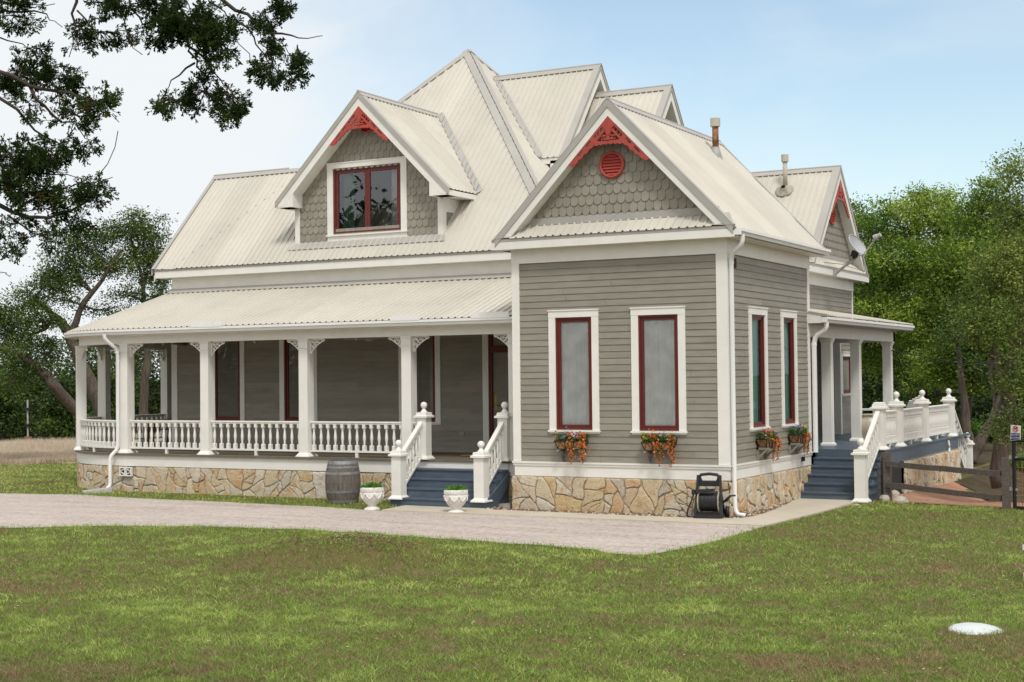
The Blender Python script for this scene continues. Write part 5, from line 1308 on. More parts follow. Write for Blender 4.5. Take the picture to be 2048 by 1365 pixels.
# fence, gate, sign
def gz(x, y): return -.9-.45*smooth((y-3.5)/9)*smooth((x-.6)/1.2)
def smooth(t): t = min(1, max(0, t)); return t*t*(3-2*t)
def fence():
    p1 = Vector((1.60, 4.45, 0)); p2 = Vector((3.99, 3.35, 0)); t = thing('rail_fence', 'short dark wooden fence of two rails and square posts beside the side steps', 'fence', (p1.x, p1.y, -.95))
    for p, zt in ((p1, .02), (p2, .02)):
        m = MB(); m.box(p.x-.066, p.x+.066, p.y-.062, p.y+.062, -1.1, zt-.015); m.box(p.x-.065, p.x+.065, p.y-.06, p.y+.06, zt-.015, zt); m.build('post', M['rail_wood'], t)
    m = MB(); m.box(p1.x-.16, p1.x-.09, p1.y+.10, p1.y+.16, -1.1, .0); m.build('post', M['rail_wood'], t)
    d = (p2-p1).normalized(); s = Vector((d.y, -d.x, 0))*.06
    for z0, z1 in ((-.20, -.28), (-.60, -.70)):
        m = MB(); a = p1+d*.03+s; b = p2-d*.075+s; pts = [a.lerp(b, k/8)+Vector((0, 0, z0+(z1-z0)*k/8+random.uniform(-.008, .008))) for k in range(9)]
        for q, r in zip(pts, pts[1:]): m.bar(q, r+(r-q)*.03, .05, .10)
        m.build('rail', M['rail_wood'], t)
fence()
def gate():
    a = Vector(at(2030, 1020, 2, -.9)); d = Vector((.905, -.425, 0)); t = thing('metal_gate', 'black metal gate frame with wire mesh hung next to the fence post', 'gate', a)
    m = MB(); m.tube([a+Vector((0, 0, .03)), a+Vector((0, 0, 1.24))], .035, 8); m.tube([a+d*1.2+Vector((0, 0, .03)), a+d*1.2+Vector((0, 0, 1.24))], .03, 8)
    for z in (.04, .90, 1.23): m.tube([a+Vector((0, 0, z)), a+d*1.2+Vector((0, 0, z))], .03, 8)
    m.build('gate_frame', M['blackmetal'], t)
    m = MB()
    for k in range(1, 15): m.tube([a+d*(.08*k)+Vector((0, 0, .05)), a+d*(.08*k)+Vector((0, 0, .9))], .005, 4)
    for k in range(1, 9): m.tube([a+Vector((0, 0, .05+.1*k)), a+d*1.2+Vector((0, 0, .05+.1*k))], .005, 4)
    m.build('wire_mesh', M['rust'], t)
    for z in (.36, .92): m = MB(); m.bar(a-d*.10+Vector((0, 0, z)), a+d*.07+Vector((0, 0, z)), .03, .04); m.tube([a-d*.08+Vector((0, 0, z-.03)), a-d*.08+Vector((0, 0, z+.04))], .02, 6); m.build('hinge', M['steel'], t)
    c = a+d*.055+Vector((0, -.045, 1.38)); t2 = thing('warning_sign', 'white and blue no pets sign with red prohibition ring on the gate top', 'sign', c)
    ex = d.copy(); nz = Vector((d.y, -d.x, 0)); ez = Vector((-.0, 0, 1))
    def P(x, z, w=0): return c+ex*(x+.10*z*.5)+ez*z+nz*w
    m = MB(); m.prism([(-.10, -.155), (.10, -.135), (.10, .115), (-.10, .125)], lambda p, w: P(p[0], p[1], w), 0, .008); m.build('board', M['signwhite'], t2)
    m = MB(); m.prism([(-.09, -.145), (.09, -.13), (.09, -.02), (-.09, -.02)], lambda p, w: P(p[0], p[1], w), .008, .010); m.build('blue_panel', M['signblue'], t2)
    m = MB(); m.tube([P(.05*math.cos(a_), .055+.05*math.sin(a_), .011) for a_ in [2*PI*k/20 for k in range(20)]], .007, 5, closed=True); m.bar(P(-.035, .09, .013), P(.035, .02, .013), .012, .006, up=nz); m.build('prohibition_ring', M['signred'], t2)
    m = MB(); m.prism([(-.03, .03), (-.022, .03), (-.018, .05), (.01, .05), (.014, .03), (.022, .03), (.02, .065), (.032, .075), (.03, .09), (.012, .085), (.0, .07), (-.02, .068)], lambda p, w: P(p[0], p[1], w), .008, .010); m.build('pictogram', M['blackmetal'], t2)
    for txt, z in (('NO PETS', -.065), ('ALLOWED', -.115)):
        cu = bpy.data.curves.new('lettering', 'FONT'); cu.body = txt; cu.size = .045; cu.align_x = 'CENTER'; cu.extrude = .0005; cu.materials.append(M['signwhite'])
        o = bpy.data.objects.new('lettering', cu); C.objects.link(o); bpy.context.view_layer.update(); me = bpy.data.meshes.new_from_object(o.evaluated_get(bpy.context.evaluated_depsgraph_get())); bpy.data.objects.remove(o); o = bpy.data.objects.new('lettering', me); C.objects.link(o); mt = Matrix((ex, ez, nz)).transposed().to_4x4(); mt.translation = P(0, z, .0115); o.matrix_basis = mt; adopt(o, t2)
gate()
# rocks beside the side steps
def rock(loc, s, seed, label):
    r = random.Random(seed); m = MB(); n, k = 9, 5; rings = []
    for j in range(k+1):
        f = PI*j/k; rings.append([m.V((s[0]*math.sin(f)*math.cos(2*PI*i/n)*r.uniform(.8, 1.15)+r.uniform(-.01, .01), s[1]*math.sin(f)*math.sin(2*PI*i/n)*r.uniform(.8, 1.15), -s[2]*math.cos(f)*r.uniform(.85, 1.1)+s[2]*.7)) for i in range(n)])
    for A, B in zip(rings, rings[1:]):
        for i in range(n): m.F(A[i], A[(i+1) % n], B[(i+1) % n], B[i])
    m.F(*rings[0][::-1]); m.F(*rings[-1]); m.rv = .5
    tag(m.build('rock', M['rock'], None, loc=loc, rotz=r.uniform(0, 3)), label, 'rock', 'limestone rocks by the side steps')
for k, (px, py, s, lb) in enumerate(((1770, 1006, (.17, .12, .10), 'rounded pale rock next to the foot of the side steps'), (1801, 1009, (.30, .16, .10), 'largest flat white rock on the lawn edge in front of the fence'), (1712, 1016, (.12, .09, .05), 'small pale rock in the grass under the stair newel post'),
                              (1788, 996, (.14, .12, .10), 'pinkish rock tucked behind the flat white rock'), (1806, 988, (.20, .14, .14), 'dark flat rock topping the small pile at the deck wall'), (1786, 1018, (.22, .10, .035), 'thin flat stone chip lying in the grass before the pile'), (1800, 974, (.28, .2, .2), 'grey boulder against the stone deck wall behind the fence rail'))):
    p = at(px, py, 2, -.95); rock((p[0], p[1], -.96), s, 50+k, lb)
# septic lid and pedestal on the lawn
p = at(1960, 1262, 2, -.9); m = MB(); m.smooth = True; m.lathe([(.295, -.06), (.29, -.012), (.26, .008), (.20, .030), (.12, .048), (.04, .056), (.004, .057)], n=36)
o = m.build('tank_cover', M['lid'], None, loc=(p[0], p[1], -.90)); tag(o, 'low white domed tank cover lying in the lawn', 'cover'); o.rotation_euler = (.03, .10, 0)
def pedestal():
    p = at(2074, 1160, 2, -.9); t = thing('garden_bench', 'white concrete bench end standing on the lawn at the frame edge', 'bench', (p[0], p[1], -.9))
    m = MB(); m.square([(.13, 0), (.13, .09), (.10, .10), (.075, .28), (.085, .33), (.11, .335), (.11, .36)]); m.build('leg', M['urn'], t).matrix_parent_inverse = Matrix()
    m = MB(); m.square([(.11, 0), (.11, .09), (.09, .10), (.07, .28), (.08, .33), (.11, .335), (.11, .36)]); o = m.build('leg', M['urn'], t); o.matrix_parent_inverse = Matrix(); o.location = (.95, -.3, 0)
    m = MB(); m.prism([(-.13, -.17), (1.15, -.47), (1.2, -.12), (-.08, .19)], lambda q, d: (q[0], q[1], d), .36, .42); m.build('seat', M['urn'], t).matrix_parent_inverse = Matrix()
pedestal()
def feeder():
    p = at(56, 893, 2, -.9); t = thing('feeder_pole', 'thin metal pole with small brackets standing in the dry grass field', 'pole', (p[0], p[1], -.9))
    z1 = at(51, 800, 1, p[1])[2]; m = MB(); m.tube([(p[0], p[1], -.9), (p[0]-.02, p[1], z1)], .035, 6); m.build('pole', M['steel'], t)
    for f in (.18, .45, .80): z = -.9+(z1+.9)*f; m = MB(); m.box(p[0]-.12, p[0]+.12, p[1]-.08, p[1]+.08, z-.05, z+.05); m.build('clamp', M['blackmetal'] if f > .3 else M['rust'], t)
feeder()
# ================================================================ GROUND
def sst(t): t = np.clip(t, 0, 1); return t*t*(3-2*t)
def terrain(x, y):
    x = np.asarray(x, float); y = np.asarray(y, float)
    z = -.9-.50*sst((y-3.0)/9)*sst((x-1.0)/1.6)
    a = math.radians(25); dx, dy = x+2.75, y+7.45; u = dx*math.cos(a)+dy*math.sin(a); v = -dx*math.sin(a)+dy*math.cos(a)
    z = z+.32*np.exp(-(u/1.6)**2-(v/.8)**2)
    z = z+.025*np.sin(x*.55+.8)*np.sin(y*.43+1.1)*sst((-y-6)/3)
    r = np.hypot(x-8.7, y+23.9); z = z+.9*sst((r-75)/60)
    return z
def sheet(name, outline, z, m, step=.4, kind='structure'):
    """flat sheet over an outline, gridded so that it follows the terrain at z above it"""
    from mathutils.geometry import tessellate_polygon
    mb = MB(); tri = tessellate_polygon([[Vector((p[0], p[1], 0)) for p in outline]])
    mb.v = [(p[0], p[1], float(terrain(p[0], p[1]))+z) for p in outline]; mb.r = [0.5]*len(outline)
    for t in tri: mb.F(*t)
    o = mb.build(name, m); return tag(o, kind=kind)
def inside(px, py, poly):
    c = np.zeros(len(px), bool); n = len(poly)
    for k in range(n):
        x0, y0 = poly[k]; x1, y1 = poly[(k+1) % n]
        cond = ((y0 > py) != (y1 > py)) & (px < (x1-x0)*(py-y0)/((y1-y0) if y1 != y0 else 1e-9)+x0); c ^= cond
    return c
def wob(pts, amp, seed, step=.35):
    r = random.Random(seed); out = []
    for a, b in zip(pts, pts[1:]):
        n = max(1, int(math.hypot(b[0]-a[0], b[1]-a[1])/step))
        for k in range(n): t = k/n; out.append((a[0]+(b[0]-a[0])*t+r.uniform(-amp, amp), a[1]+(b[1]-a[1])*t+r.uniform(-amp, amp)))
    out.append(pts[-1]); return out
near = [(-60, -19), (-34, -13.2), (-20, -9.4), (-14, -7.6), (-10.6, -6.25), (-9.5, -5.45), (-7.6, -4.8), (-5.35, -4.5), (-2.7, -4.75), (-.9, -5.02), (.45, -5.42), (.80, -5.38)]
far = [(-6.3, -1.22), (-6.85, -1.08), (-8.4, -.92), (-11.0, -.72), (-13.3, -.66), (-14.8, -.45), (-16.6, -.82), (-22, -3.2), (-34, -6.6), (-60, -12)]
edge = wob(near, .10, 5)+[(.95, -4.6), (1.06, -3.4), (1.05, -1.22)]
DRIVE = edge+wob(far, .05, 6)
drive = sheet('driveway', DRIVE, .012, M['gravel'])
WALK = [(-6.3, -1.22), (1.05, -1.22), (1.10, -.6), (1.20, 1.2), (1.25, 3.2), (1.10, 3.98), (-.02, 3.98), (.30, 1.8), (.42, .2), (.30, -.22), (.0, -.47), (-1.5, -.50), (-4.4, -.42), (-4.55, -.26), (-6.4, -.26)]
mb = MB(); mb.prism(WALK, lambda p, d: (p[0], p[1], d), -.98, -.868); tag(mb.build('path', M['concrete']), kind='structure')
BED = [(-4.8, -.46), (-1.5, -.52), (.02, -.49), (.32, -.22), (.44, .2), (.32, 1.8), (.02, 4.0), (-.2, 4.0), (-.2, .1), (-4.1, .1), (-4.1, .9), (-4.8, .9)]
sheet('mulch_bed', BED, .022, M['mulch'])
PINK = [(1.5, 4.35), (2.35, 4.0), (4.0, 3.45), (6.0, 2.6), (9, 1.5), (14, .5)]+[tuple(at(a, b, 2, c)[:2]) for a, b, c in ((2300, 1010, -1.15), (2050, 998, -1.15), (1985, 992, -1.15), (1922, 990, -1.3))]+[(1.44, 11.0)]
def fine_sheet(name, outline, lift, m, step):
    xs = np.arange(min(p[0] for p in outline), max(p[0] for p in outline)+step, step); ys = np.arange(min(p[1] for p in outline), max(p[1] for p in outline)+step, step)
    X, Y = np.meshgrid(xs, ys); Z = terrain(X, Y)+lift; nx, ny = len(xs), len(ys); V = np.stack([X.ravel(), Y.ravel(), Z.ravel()], 1)
    i, j = np.meshgrid(np.arange(nx-1), np.arange(ny-1)); a = (j*nx+i).ravel(); F = np.stack([a, a+1, a+nx+1, a+nx], 1)
    cx = X[:-1, :-1].ravel()+step/2; cy = Y[:-1, :-1].ravel()+step/2; F = F[inside(cx, cy, outline)]
    return tag(mesh_arrays(name, V, F, m), kind='structure')
fine_sheet('gravel_path', PINK, .01, M['pinkgravel'], .2)
fine_sheet('forest_floor', PINK[:5:-1]+[(14, .5), (40, -8), (60, 20), (20, 60), (-10, 60), (-8, 15), (1.4, 15)], .02, M['woodfloor'], .5)
# the lawn and, beyond it, the field: one sheet to the horizon
gx = np.unique(np.concatenate([np.arange(-24, 16.01, .3), np.arange(-70, -24, 3), np.arange(16, 70, 3), np.array([-1500, -700, -400, -250, -150, -100, 100, 150, 250, 400, 700, 1500])]))
gy = np.unique(np.concatenate([np.arange(-26, 20.01, .3), np.arange(20, 90, 3), np.arange(-60, -26, 3), np.array([-1500, -700, -300, -150, -90, 100, 130, 180, 250, 400, 700, 1500])]))
X, Y = np.meshgrid(gx, gy); Z = terrain(X, Y); nx, ny = len(gx), len(gy); i, j = np.meshgrid(np.arange(nx-1), np.arange(ny-1)); a = (j*nx+i).ravel()
tag(mesh_arrays('ground', np.stack([X.ravel(), Y.ravel(), Z.ravel()], 1), np.stack([a, a+1, a+nx+1, a+nx], 1), M['soil'], smooth=True), kind='structure')
# field beyond the mown lawn, seen to the left of the house
def depth_pt(px, d): p = CAMP+ray(px, 700)*d; return (p[0], p[1])
FLOOR = PINK[:5:-1]+[(14, .5), (40, -8), (60, 20), (20, 60), (-10, 60), (-8, 15), (1.4, 15)]
FIELD = [depth_pt(-700, 42), depth_pt(-100, 43.0), depth_pt(60, 43.6), depth_pt(160, 44.5), depth_pt(420, 46), depth_pt(700, 50), depth_pt(700, 90), depth_pt(-700, 90)]
fine_sheet('field', FIELD, .01, M['field'], 1.0)

HOUSEFOOT = [(-4.2, -.05), (.06, -.05), (.06, 4.7), (.06, 3.8), (1.45, 3.8), (1.5, 14), (-18, 14), (-18, 4.2), (-17.2, 2.0), (-16.2, 1.1), (-14.5, .68), (-6.8, .68), (-6.8, -.3), (-4.65, -.3), (-4.65, .7), (-4.2, .7)]
def blades(name, P, hgt, wid, m, g, lean=.55, R=None):
    n = len(P); a = g.uniform(0, 2*PI, n); h = hgt*g.uniform(.55, 1.35, n); w = wid*g.uniform(.7, 1.3, n); l = h*lean*np.abs(g.normal(0, 1, n)); b = g.uniform(0, 2*PI, n)
    s = np.stack([np.cos(a)*w/2, np.sin(a)*w/2, np.zeros(n)], 1); tip = np.stack([np.cos(b)*l, np.sin(b)*l, h], 1)
    V = np.empty((n, 3, 3)); V[:, 0] = P-s; V[:, 1] = P+s; V[:, 2] = P+tip
    if R is None: R = np.clip(g.normal(.55, .2, n), 0, 1)
    o = mesh_arrays(name, V.reshape(-1, 3), np.arange(3*n).reshape(n, 3), m, attr=np.repeat(R, 3)); return tag(o, kind='stuff')
def vnoise(x, y, sc, seed):
    g = np.random.default_rng(seed); T = g.uniform(0, 1, (256, 256)); u, v = x*sc, y*sc; i, j = np.floor(u).astype(int), np.floor(v).astype(int); fu, fv = u-i, v-j; fu, fv = fu*fu*(3-2*fu), fv*fv*(3-2*fv)
    t = lambda a, b: T[a % 256, b % 256]
    return (t(i, j)*(1-fu)+t(i+1, j)*fu)*(1-fv)+(t(i, j+1)*(1-fu)+t(i+1, j+1)*fu)*fv
def scatter_view(n, dmin, dmax, g, x0=-80, x1=2130):
    """points on the ground inside the picture's wedge, uniform over the ground"""
    d = np.sqrt(g.uniform(dmin**2, dmax**2, n)); px = g.uniform(x0, x1, n); q = (CM.T @ np.stack([(px-1024)/FOC, np.zeros(n), np.ones(n)])).T
    q[:, 2] = 0; x = CAMP[0]+q[:, 0]*d; y = CAMP[1]+q[:, 1]*d; return x, y
g = np.random.default_rng(21)
PTS = []
for n, d0, d1 in ((260000, 10.2, 16.5), (270000, 16.5, 27), (130000, 27, 46)):
    x, y = scatter_view(n, d0, d1, g); bare = vnoise(x, y, 1.1, 3)*.45+vnoise(x, y, 3.3, 4)*.3+vnoise(x, y, 9, 5)*.25; clump = vnoise(x, y, 9, 31)*.5+vnoise(x, y, 19, 32)*.5
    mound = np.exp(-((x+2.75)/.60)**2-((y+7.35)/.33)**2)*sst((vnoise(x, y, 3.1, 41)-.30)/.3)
    keep = ~inside(x, y, DRIVE) & ~inside(x, y, WALK) & ~inside(x, y, BED) & ~inside(x, y, HOUSEFOOT) & ~inside(x, y, PINK) & ~inside(x, y, FIELD) & ~inside(x, y, FLOOR) & (g.uniform(0, 1, n) > sst((bare-.62)/.2)*.5+.85*mound+.6*sst((.44-clump)/.16))
    far_ = sst((np.hypot(x-CAMP[0], y-CAMP[1])-26)/6)
    R = np.clip(.53+.30*(vnoise(x, y, .35, 8)-.5)+.45*(vnoise(x, y, 1.7, 9)-.5)+.55*(vnoise(x, y, 6, 10)-.5)+.55*(clump-.5)+g.normal(0, .20, n)-.20*sst((bare-.55)/.2)-.6*mound+.30*np.exp(-((x+4.1)/1.2)**2-((y+7.9)/.6)**2)-.10*np.exp(-((x+2.3)/1.0)**2-((y+8.2)/.5)**2)-.10*sst((x-1)/5)+.42*far_, 0, 1)  # lit left flank and shaded front of the mound painted into the tint
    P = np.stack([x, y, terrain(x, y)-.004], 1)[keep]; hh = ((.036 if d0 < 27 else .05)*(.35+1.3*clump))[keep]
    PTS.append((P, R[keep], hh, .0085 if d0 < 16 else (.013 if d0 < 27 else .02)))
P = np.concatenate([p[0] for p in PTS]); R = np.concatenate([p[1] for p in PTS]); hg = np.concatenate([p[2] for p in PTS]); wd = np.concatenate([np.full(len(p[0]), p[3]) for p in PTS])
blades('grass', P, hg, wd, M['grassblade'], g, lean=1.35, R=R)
# taller grass where the mower does not reach: drive edges, round the barrel and fence
ex, ey = [], []
for poly, n, w in ((DRIVE, 26000, .16),):
    seg = [(poly[k], poly[(k+1) % len(poly)]) for k in range(len(poly))]; seg = [s for s in seg if -24 < s[0][0] < 2]
    L = np.array([math.hypot(b[0]-a[0], b[1]-a[1]) for a, b in seg]); k = g.choice(len(seg), n, p=L/L.sum()); t = g.uniform(0, 1, n); A = np.array([s[0] for s in seg])[k]; B = np.array([s[1] for s in seg])[k]
    q = A+(B-A)*t[:, None]+g.normal(0, w, (n, 2)); ex.append(q[:, 0]); ey.append(q[:, 1])
x, y = np.concatenate(ex), np.concatenate(ey); k = ~inside(x, y, WALK) & ~inside(x, y, BED) & ~inside(x, y, HOUSEFOOT) & (~inside(x, y, DRIVE) | (g.uniform(0, 1, len(x)) < .22)) & ~((y > -1.4) & (x > -6.3))
x, y = x[k], y[k]; blades('grass', np.stack([x, y, terrain(x, y)], 1), .055, .010, M['grassblade'], g, R=np.clip(g.normal(.72, .13, len(x)), 0, 1))
# dry standing grass
x, y = scatter_view(90000, 43, 62, g, -150, 420); k = inside(x, y, FIELD); x, y = x[k], y[k]
blades('dry_grass', np.stack([x, y, terrain(x, y)], 1), 0.27*(.35+.9*vnoise(x, y, .5, 4)), .03, M['strawblade'], g, .35, np.clip(.25+.6*vnoise(x, y, .3, 6)+g.normal(0, .15, len(x)), 0, 1))
# fallen leaves on lawn, bed and drive
n = 16000; x, y = scatter_view(n, 10.5, 29, g); c = vnoise(x, y, .7, 12)*.6+vnoise(x, y, 2.5, 13)*.4+.30*sst((x-1)/6); k = (g.uniform(0, 1, n) < sst((c-.42)/.3)) & ~inside(x, y, HOUSEFOOT) & ~inside(x, y, WALK) & (~inside(x, y, DRIVE) | (g.uniform(0, 1, n) < .12)); x, y = x[k], y[k]
def litter(name, x, y, size, lift, z=None):
    n = len(x); P0 = np.stack([x, y, (terrain(x, y) if z is None else z)+lift+g.uniform(0, .015, n)], 1); V, F, R = leaf_cards(P0, size, g, 0, .6)
    V = V.reshape(n, 4, 3); V[:, :, 2] = P0[:, None, 2]+(V[:, :, 2]-P0[:, None, 2])*.22; tag(mesh_arrays(name, V.reshape(-1, 3), F, M['litter'], attr=np.repeat(g.uniform(0, 1, n), 4)), kind='stuff')
litter('leaf_litter', x, y, .034, .026)
x = g.normal(-2.75, .42, 700); y = g.normal(-7.35, .24, 700); litter('leaf_litter', x, y, .05, .012)
n = 5200; x = g.uniform(-4.9, .55, n); y = g.uniform(-.55, 4.1, n); k = inside(x, y, BED); litter('leaf_litter', x[k], y[k], .055, .03)
# pebbles along the bed
m = MB(); rr = random.Random(5)
for _ in range(420):
    while True:
        x, y = rr.uniform(-4.8, .45), rr.uniform(-.5, 4)
        if inside(np.array([x]), np.array([y]), BED)[0]: break
    s = rr.uniform(.012, .035); m.rv = .5; ids = [m.V((x+s*dx*rr.uniform(.7, 1.3), y+s*dy*rr.uniform(.7, 1.3), -.878+s*dz*.7)) for dx, dy, dz in ((1, 0, 0), (-1, 0, 0), (0, 1, 0), (0, -1, 0), (0, 0, 1))]
    for f in ((0, 2, 4), (2, 1, 4), (1, 3, 4), (3, 0, 4)): m.F(*[ids[q] for q in f])
tag(m.build('pebbles', M['rock']), kind='stuff')

# ================================================================ TREES
def wiggle(a, b, n, amp, r):
    a, b = np.array(a), np.array(b); L = np.linalg.norm(b-a); pts = []; off = np.zeros(3)
    for k in range(n+1):
        t = k/n; off = off*.7+np.array([r.gauss(0, 1) for _ in range(3)])*amp*L*.35; pts.append(a+(b-a)*t+off*math.sin(PI*t))
    return pts
def blob_tree(name, label, trunks, blobs, leaf, m_leaf, m_bark, seed, group=None, clump=.34, per=26, leaf_size=.10, limb_r=.05, twigs=3, spray=False, rndshift=0.0, aspect=.5):
    """trunks: polylines of (px,py,depth,radius); blobs: (px,py,rx,ry,depth,clumps) crown masses; all turned into metric positions"""
    r = random.Random(seed); g = np.random.default_rng(seed)
    T = [[(atd(a[0], a[1], a[2]), a[3]) for a in tr] for tr in trunks]; base = T[0][0][0]
    t = thing(name, label, 'tree', tuple(base), group); mb = MB(); mb.smooth = True
    nodes = []
    for tr in T:
        P = [p for p, _ in tr]; R = [q for _, q in tr]; PP, RR = [], []
        for k in range(len(P)-1):
            for j in range(4): s = j/4; PP.append(P[k]+(P[k+1]-P[k])*s+np.array([r.gauss(0, .12)*R[k] for _ in range(3)])); RR.append((R[k]+(R[k+1]-R[k])*s)*r.uniform(.92, 1.08))
        PP.append(P[-1]); RR.append(R[-1]); mb.tube(PP, RR, 9); nodes += [(p, q) for p, q in zip(PP[2:], RR[2:])]
    C0s, tint = [], []
    for bx, by, rx, ry, d, n in blobs:
        c = atd(bx, by, d); sx, sy = rx*d/FOC, ry*d/FOC; sd = (sx+sy)/2*.9
        ux, uz = CM[0], np.array([0, 0, 1.0]); uy = np.array([CM[2][0], CM[2][1], 0]); uy /= np.linalg.norm(uy)
        nd = min(nodes, key=lambda q: np.linalg.norm(q[0]-c)+.3*max(0, q[0][2]-c[2]))
        L = wiggle(nd[0], c, 7, .10, r); r0 = min(nd[1]*.75, limb_r*(1+.15*np.linalg.norm(c-nd[0]))); mb.tube(L, [r0*(1-.75*k/7) for k in range(8)], 6)
        btint = g.normal(0, .14)
        cs = []
        for _ in range(n):
            while True:
                q = g.uniform(-1, 1, 3); rad = np.linalg.norm(q)
                if rad < 1 and g.uniform() < .25+.75*rad: break
            cs.append(c+ux*sx*q[0]+uz*sy*q[2]+uy*sd*q[1])
        for p in cs[::max(1, len(cs)//(twigs*6+1))]:
            k = r.randrange(3, 8); W = wiggle(L[k], p, 4, .12, r); mb.tube(W, [r0*.28, r0*.22, r0*.16, r0*.11, r0*.06], 4, cap=False)
        C0s += cs; tint += list(btint+g.normal(0, .21, len(cs)))
    mb.build('trunk', m_bark, t)
    C0s = np.array(C0s); tint = np.array(tint); n = len(C0s)
    P0 = np.repeat(C0s, per, 0)+g.normal(0, 1, (n*per, 3))*np.array([clump, clump, clump*.62])*.55
    V, F, R = leaf_cards(P0, leaf_size, g, .35, aspect); R = np.clip(R+np.repeat(np.repeat(tint, per), 4)+rndshift, 0, 1)
    mesh_arrays('crown', V, F, m_leaf, t, R)
    return t

# right: live oaks behind the side deck
oakg = 'oaks behind the side deck'
blob_tree('oak_tree', 'tall round-crowned green oak rising directly behind the rear gable and satellite dish', [[(1868, 930, 47, .26), (1862, 800, 47, .22), (1850, 690, 47, .17), (1840, 560, 47, .11), (1835, 470, 47, .05)], [(1862, 810, 47, .15), (1790, 740, 47.5, .11), (1745, 640, 48, .06)], [(1858, 740, 47, .13), (1920, 660, 46, .08), (1945, 560, 46, .04)]],
          [(1760, 470, 55, 45, 47.5, 60), (1850, 432, 62, 44, 47, 75), (1775, 425, 28, 32, 48, 16), (1722, 470, 38, 42, 48, 30), (1905, 465, 50, 45, 46.5, 50), (1800, 530, 85, 50, 46, 90), (1745, 560, 60, 48, 46.5, 60), (1880, 540, 70, 55, 45.5, 80), (1770, 640, 75, 48, 46, 75), (1860, 640, 85, 60, 45.5, 90), (1730, 690, 60, 40, 47, 45), (1940, 590, 50, 60, 46, 55), (1800, 720, 80, 45, 47, 60), (1700, 430, 26, 24, 49, 12), (1890, 400, 20, 16, 47, 8), (1840, 395, 26, 18, 47, 10)],
          .1, M['oakleaf'], M['barkdark'], 101, oakg, clump=.40, per=80, leaf_size=.095)
blob_tree('oak_tree', 'broad oak with hidden top standing farther right behind the wooden fence', [[(1930, 945, 44, .20), (1928, 860, 44, .19), (1934, 780, 44, .16), (1950, 650, 44, .10), (1965, 520, 44, .05)], [(1940, 760, 44, .10), (2010, 650, 43, .06)]],
          [(1945, 440, 50, 42, 44.5, 50), (1985, 400, 42, 40, 44, 40), (2030, 470, 60, 60, 43.5, 60), (1960, 520, 60, 50, 43.5, 60), (2020, 580, 65, 55, 43, 60), (1930, 690, 60, 45, 43.5, 50), (1990, 680, 65, 50, 43, 60), (1880, 730, 60, 40, 44, 40), (1950, 760, 55, 35, 44, 30), (2045, 700, 50, 50, 43, 40), (1845, 790, 60, 35, 46, 30)],
          .1, M['oakleaf'], M['barkdark'], 102, oakg, clump=.40, per=80, leaf_size=.095, rndshift=-.06)
blob_tree('oak_tree', 'nearest oak with olive leaves and thick rough trunk beside the gate at the frame edge', [[(2000, 972, 30.5, .22), (2003, 900, 30.5, .19), (2012, 820, 30.5, .17), (2030, 700, 30, .13), (2062, 560, 29, .09), (2085, 430, 28, .05)], [(2016, 800, 30.4, .10), (1985, 720, 29.5, .06), (1975, 640, 29, .035)], [(2030, 700, 30, .10), (2110, 600, 29, .07)]],
          [(2030, 335, 34, 34, 28, 22), (2075, 400, 60, 55, 28, 50), (2010, 440, 36, 40, 28, 24), (2040, 520, 55, 60, 28, 60), (1985, 560, 45, 45, 28.5, 40), (2020, 640, 60, 55, 28, 60), (1965, 640, 45, 32, 28.5, 30), (2040, 750, 45, 45, 28, 40), (1950, 680, 35, 25, 28.5, 16), (2035, 850, 30, 40, 27.5, 24), (1985, 560, 40, 40, 29, 26), (2090, 560, 60, 80, 28.5, 50), (1998, 852, 22, 16, 27.5, 7), (1925, 610, 30, 22, 29, 10)],
          .1, M['oakleaf'] if False else M['oliveleaf'], M['bark'], 103, oakg, clump=.30, per=60, leaf_size=.065)
blob_tree('leaning_tree', 'reddish leaning cedar trunk slanting up to the right behind the deck railing', [[(1938, 925, 38, .17), (1962, 880, 38, .15), (1990, 832, 38, .13), (2018, 770, 38, .09), (2040, 690, 38, .05)], [(1946, 905, 38.4, .13), (1934, 860, 38.5, .12), (1925, 780, 38.6, .10), (1915, 690, 38.7, .05)]],
          [(2030, 670, 40, 35, 38, 26), (1915, 670, 40, 32, 38.6, 26), (1975, 735, 45, 26, 38.2, 22)], .1, M['cedarfar'], M['bark'], 104, None, clump=.35, per=26, leaf_size=.10)
bo = 'oaks closing the background on the right'
for k, (bx, top, w, d, lb) in enumerate(((1735, 500, 95, 60, 'background oak hidden behind the rear gable and the round-crowned oak'), (1850, 455, 100, 62, 'background oak filling the gaps of the round-crowned oak'), (1955, 440, 95, 60, 'background oak between the round-crowned and the broad oak'), (2060, 420, 100, 58, 'background oak behind the olive-leaved oak at the frame edge'))):
    h = 900-top; blob_tree('oak_tree', lb, [[(bx, 915, d, .22), (bx+5, top+h*.5, d, .15), (bx, top+h*.2, d, .05)]], [(bx, top+h*.16, w*.75, h*.15, d, 55), (bx-w*.4, top+h*.34, w*.65, h*.2, d, 70), (bx+w*.4, top+h*.36, w*.65, h*.2, d, 70), (bx, top+h*.5, w*.9, h*.2, d-.8, 80), (bx-w*.4, top+h*.68, w*.6, h*.18, d, 55), (bx+w*.4, top+h*.7, w*.6, h*.18, d, 55)], .1, M['thicket'], M['barkdark'], 180+k, bo, clump=.55, per=60, leaf_size=.15, rndshift=.12)
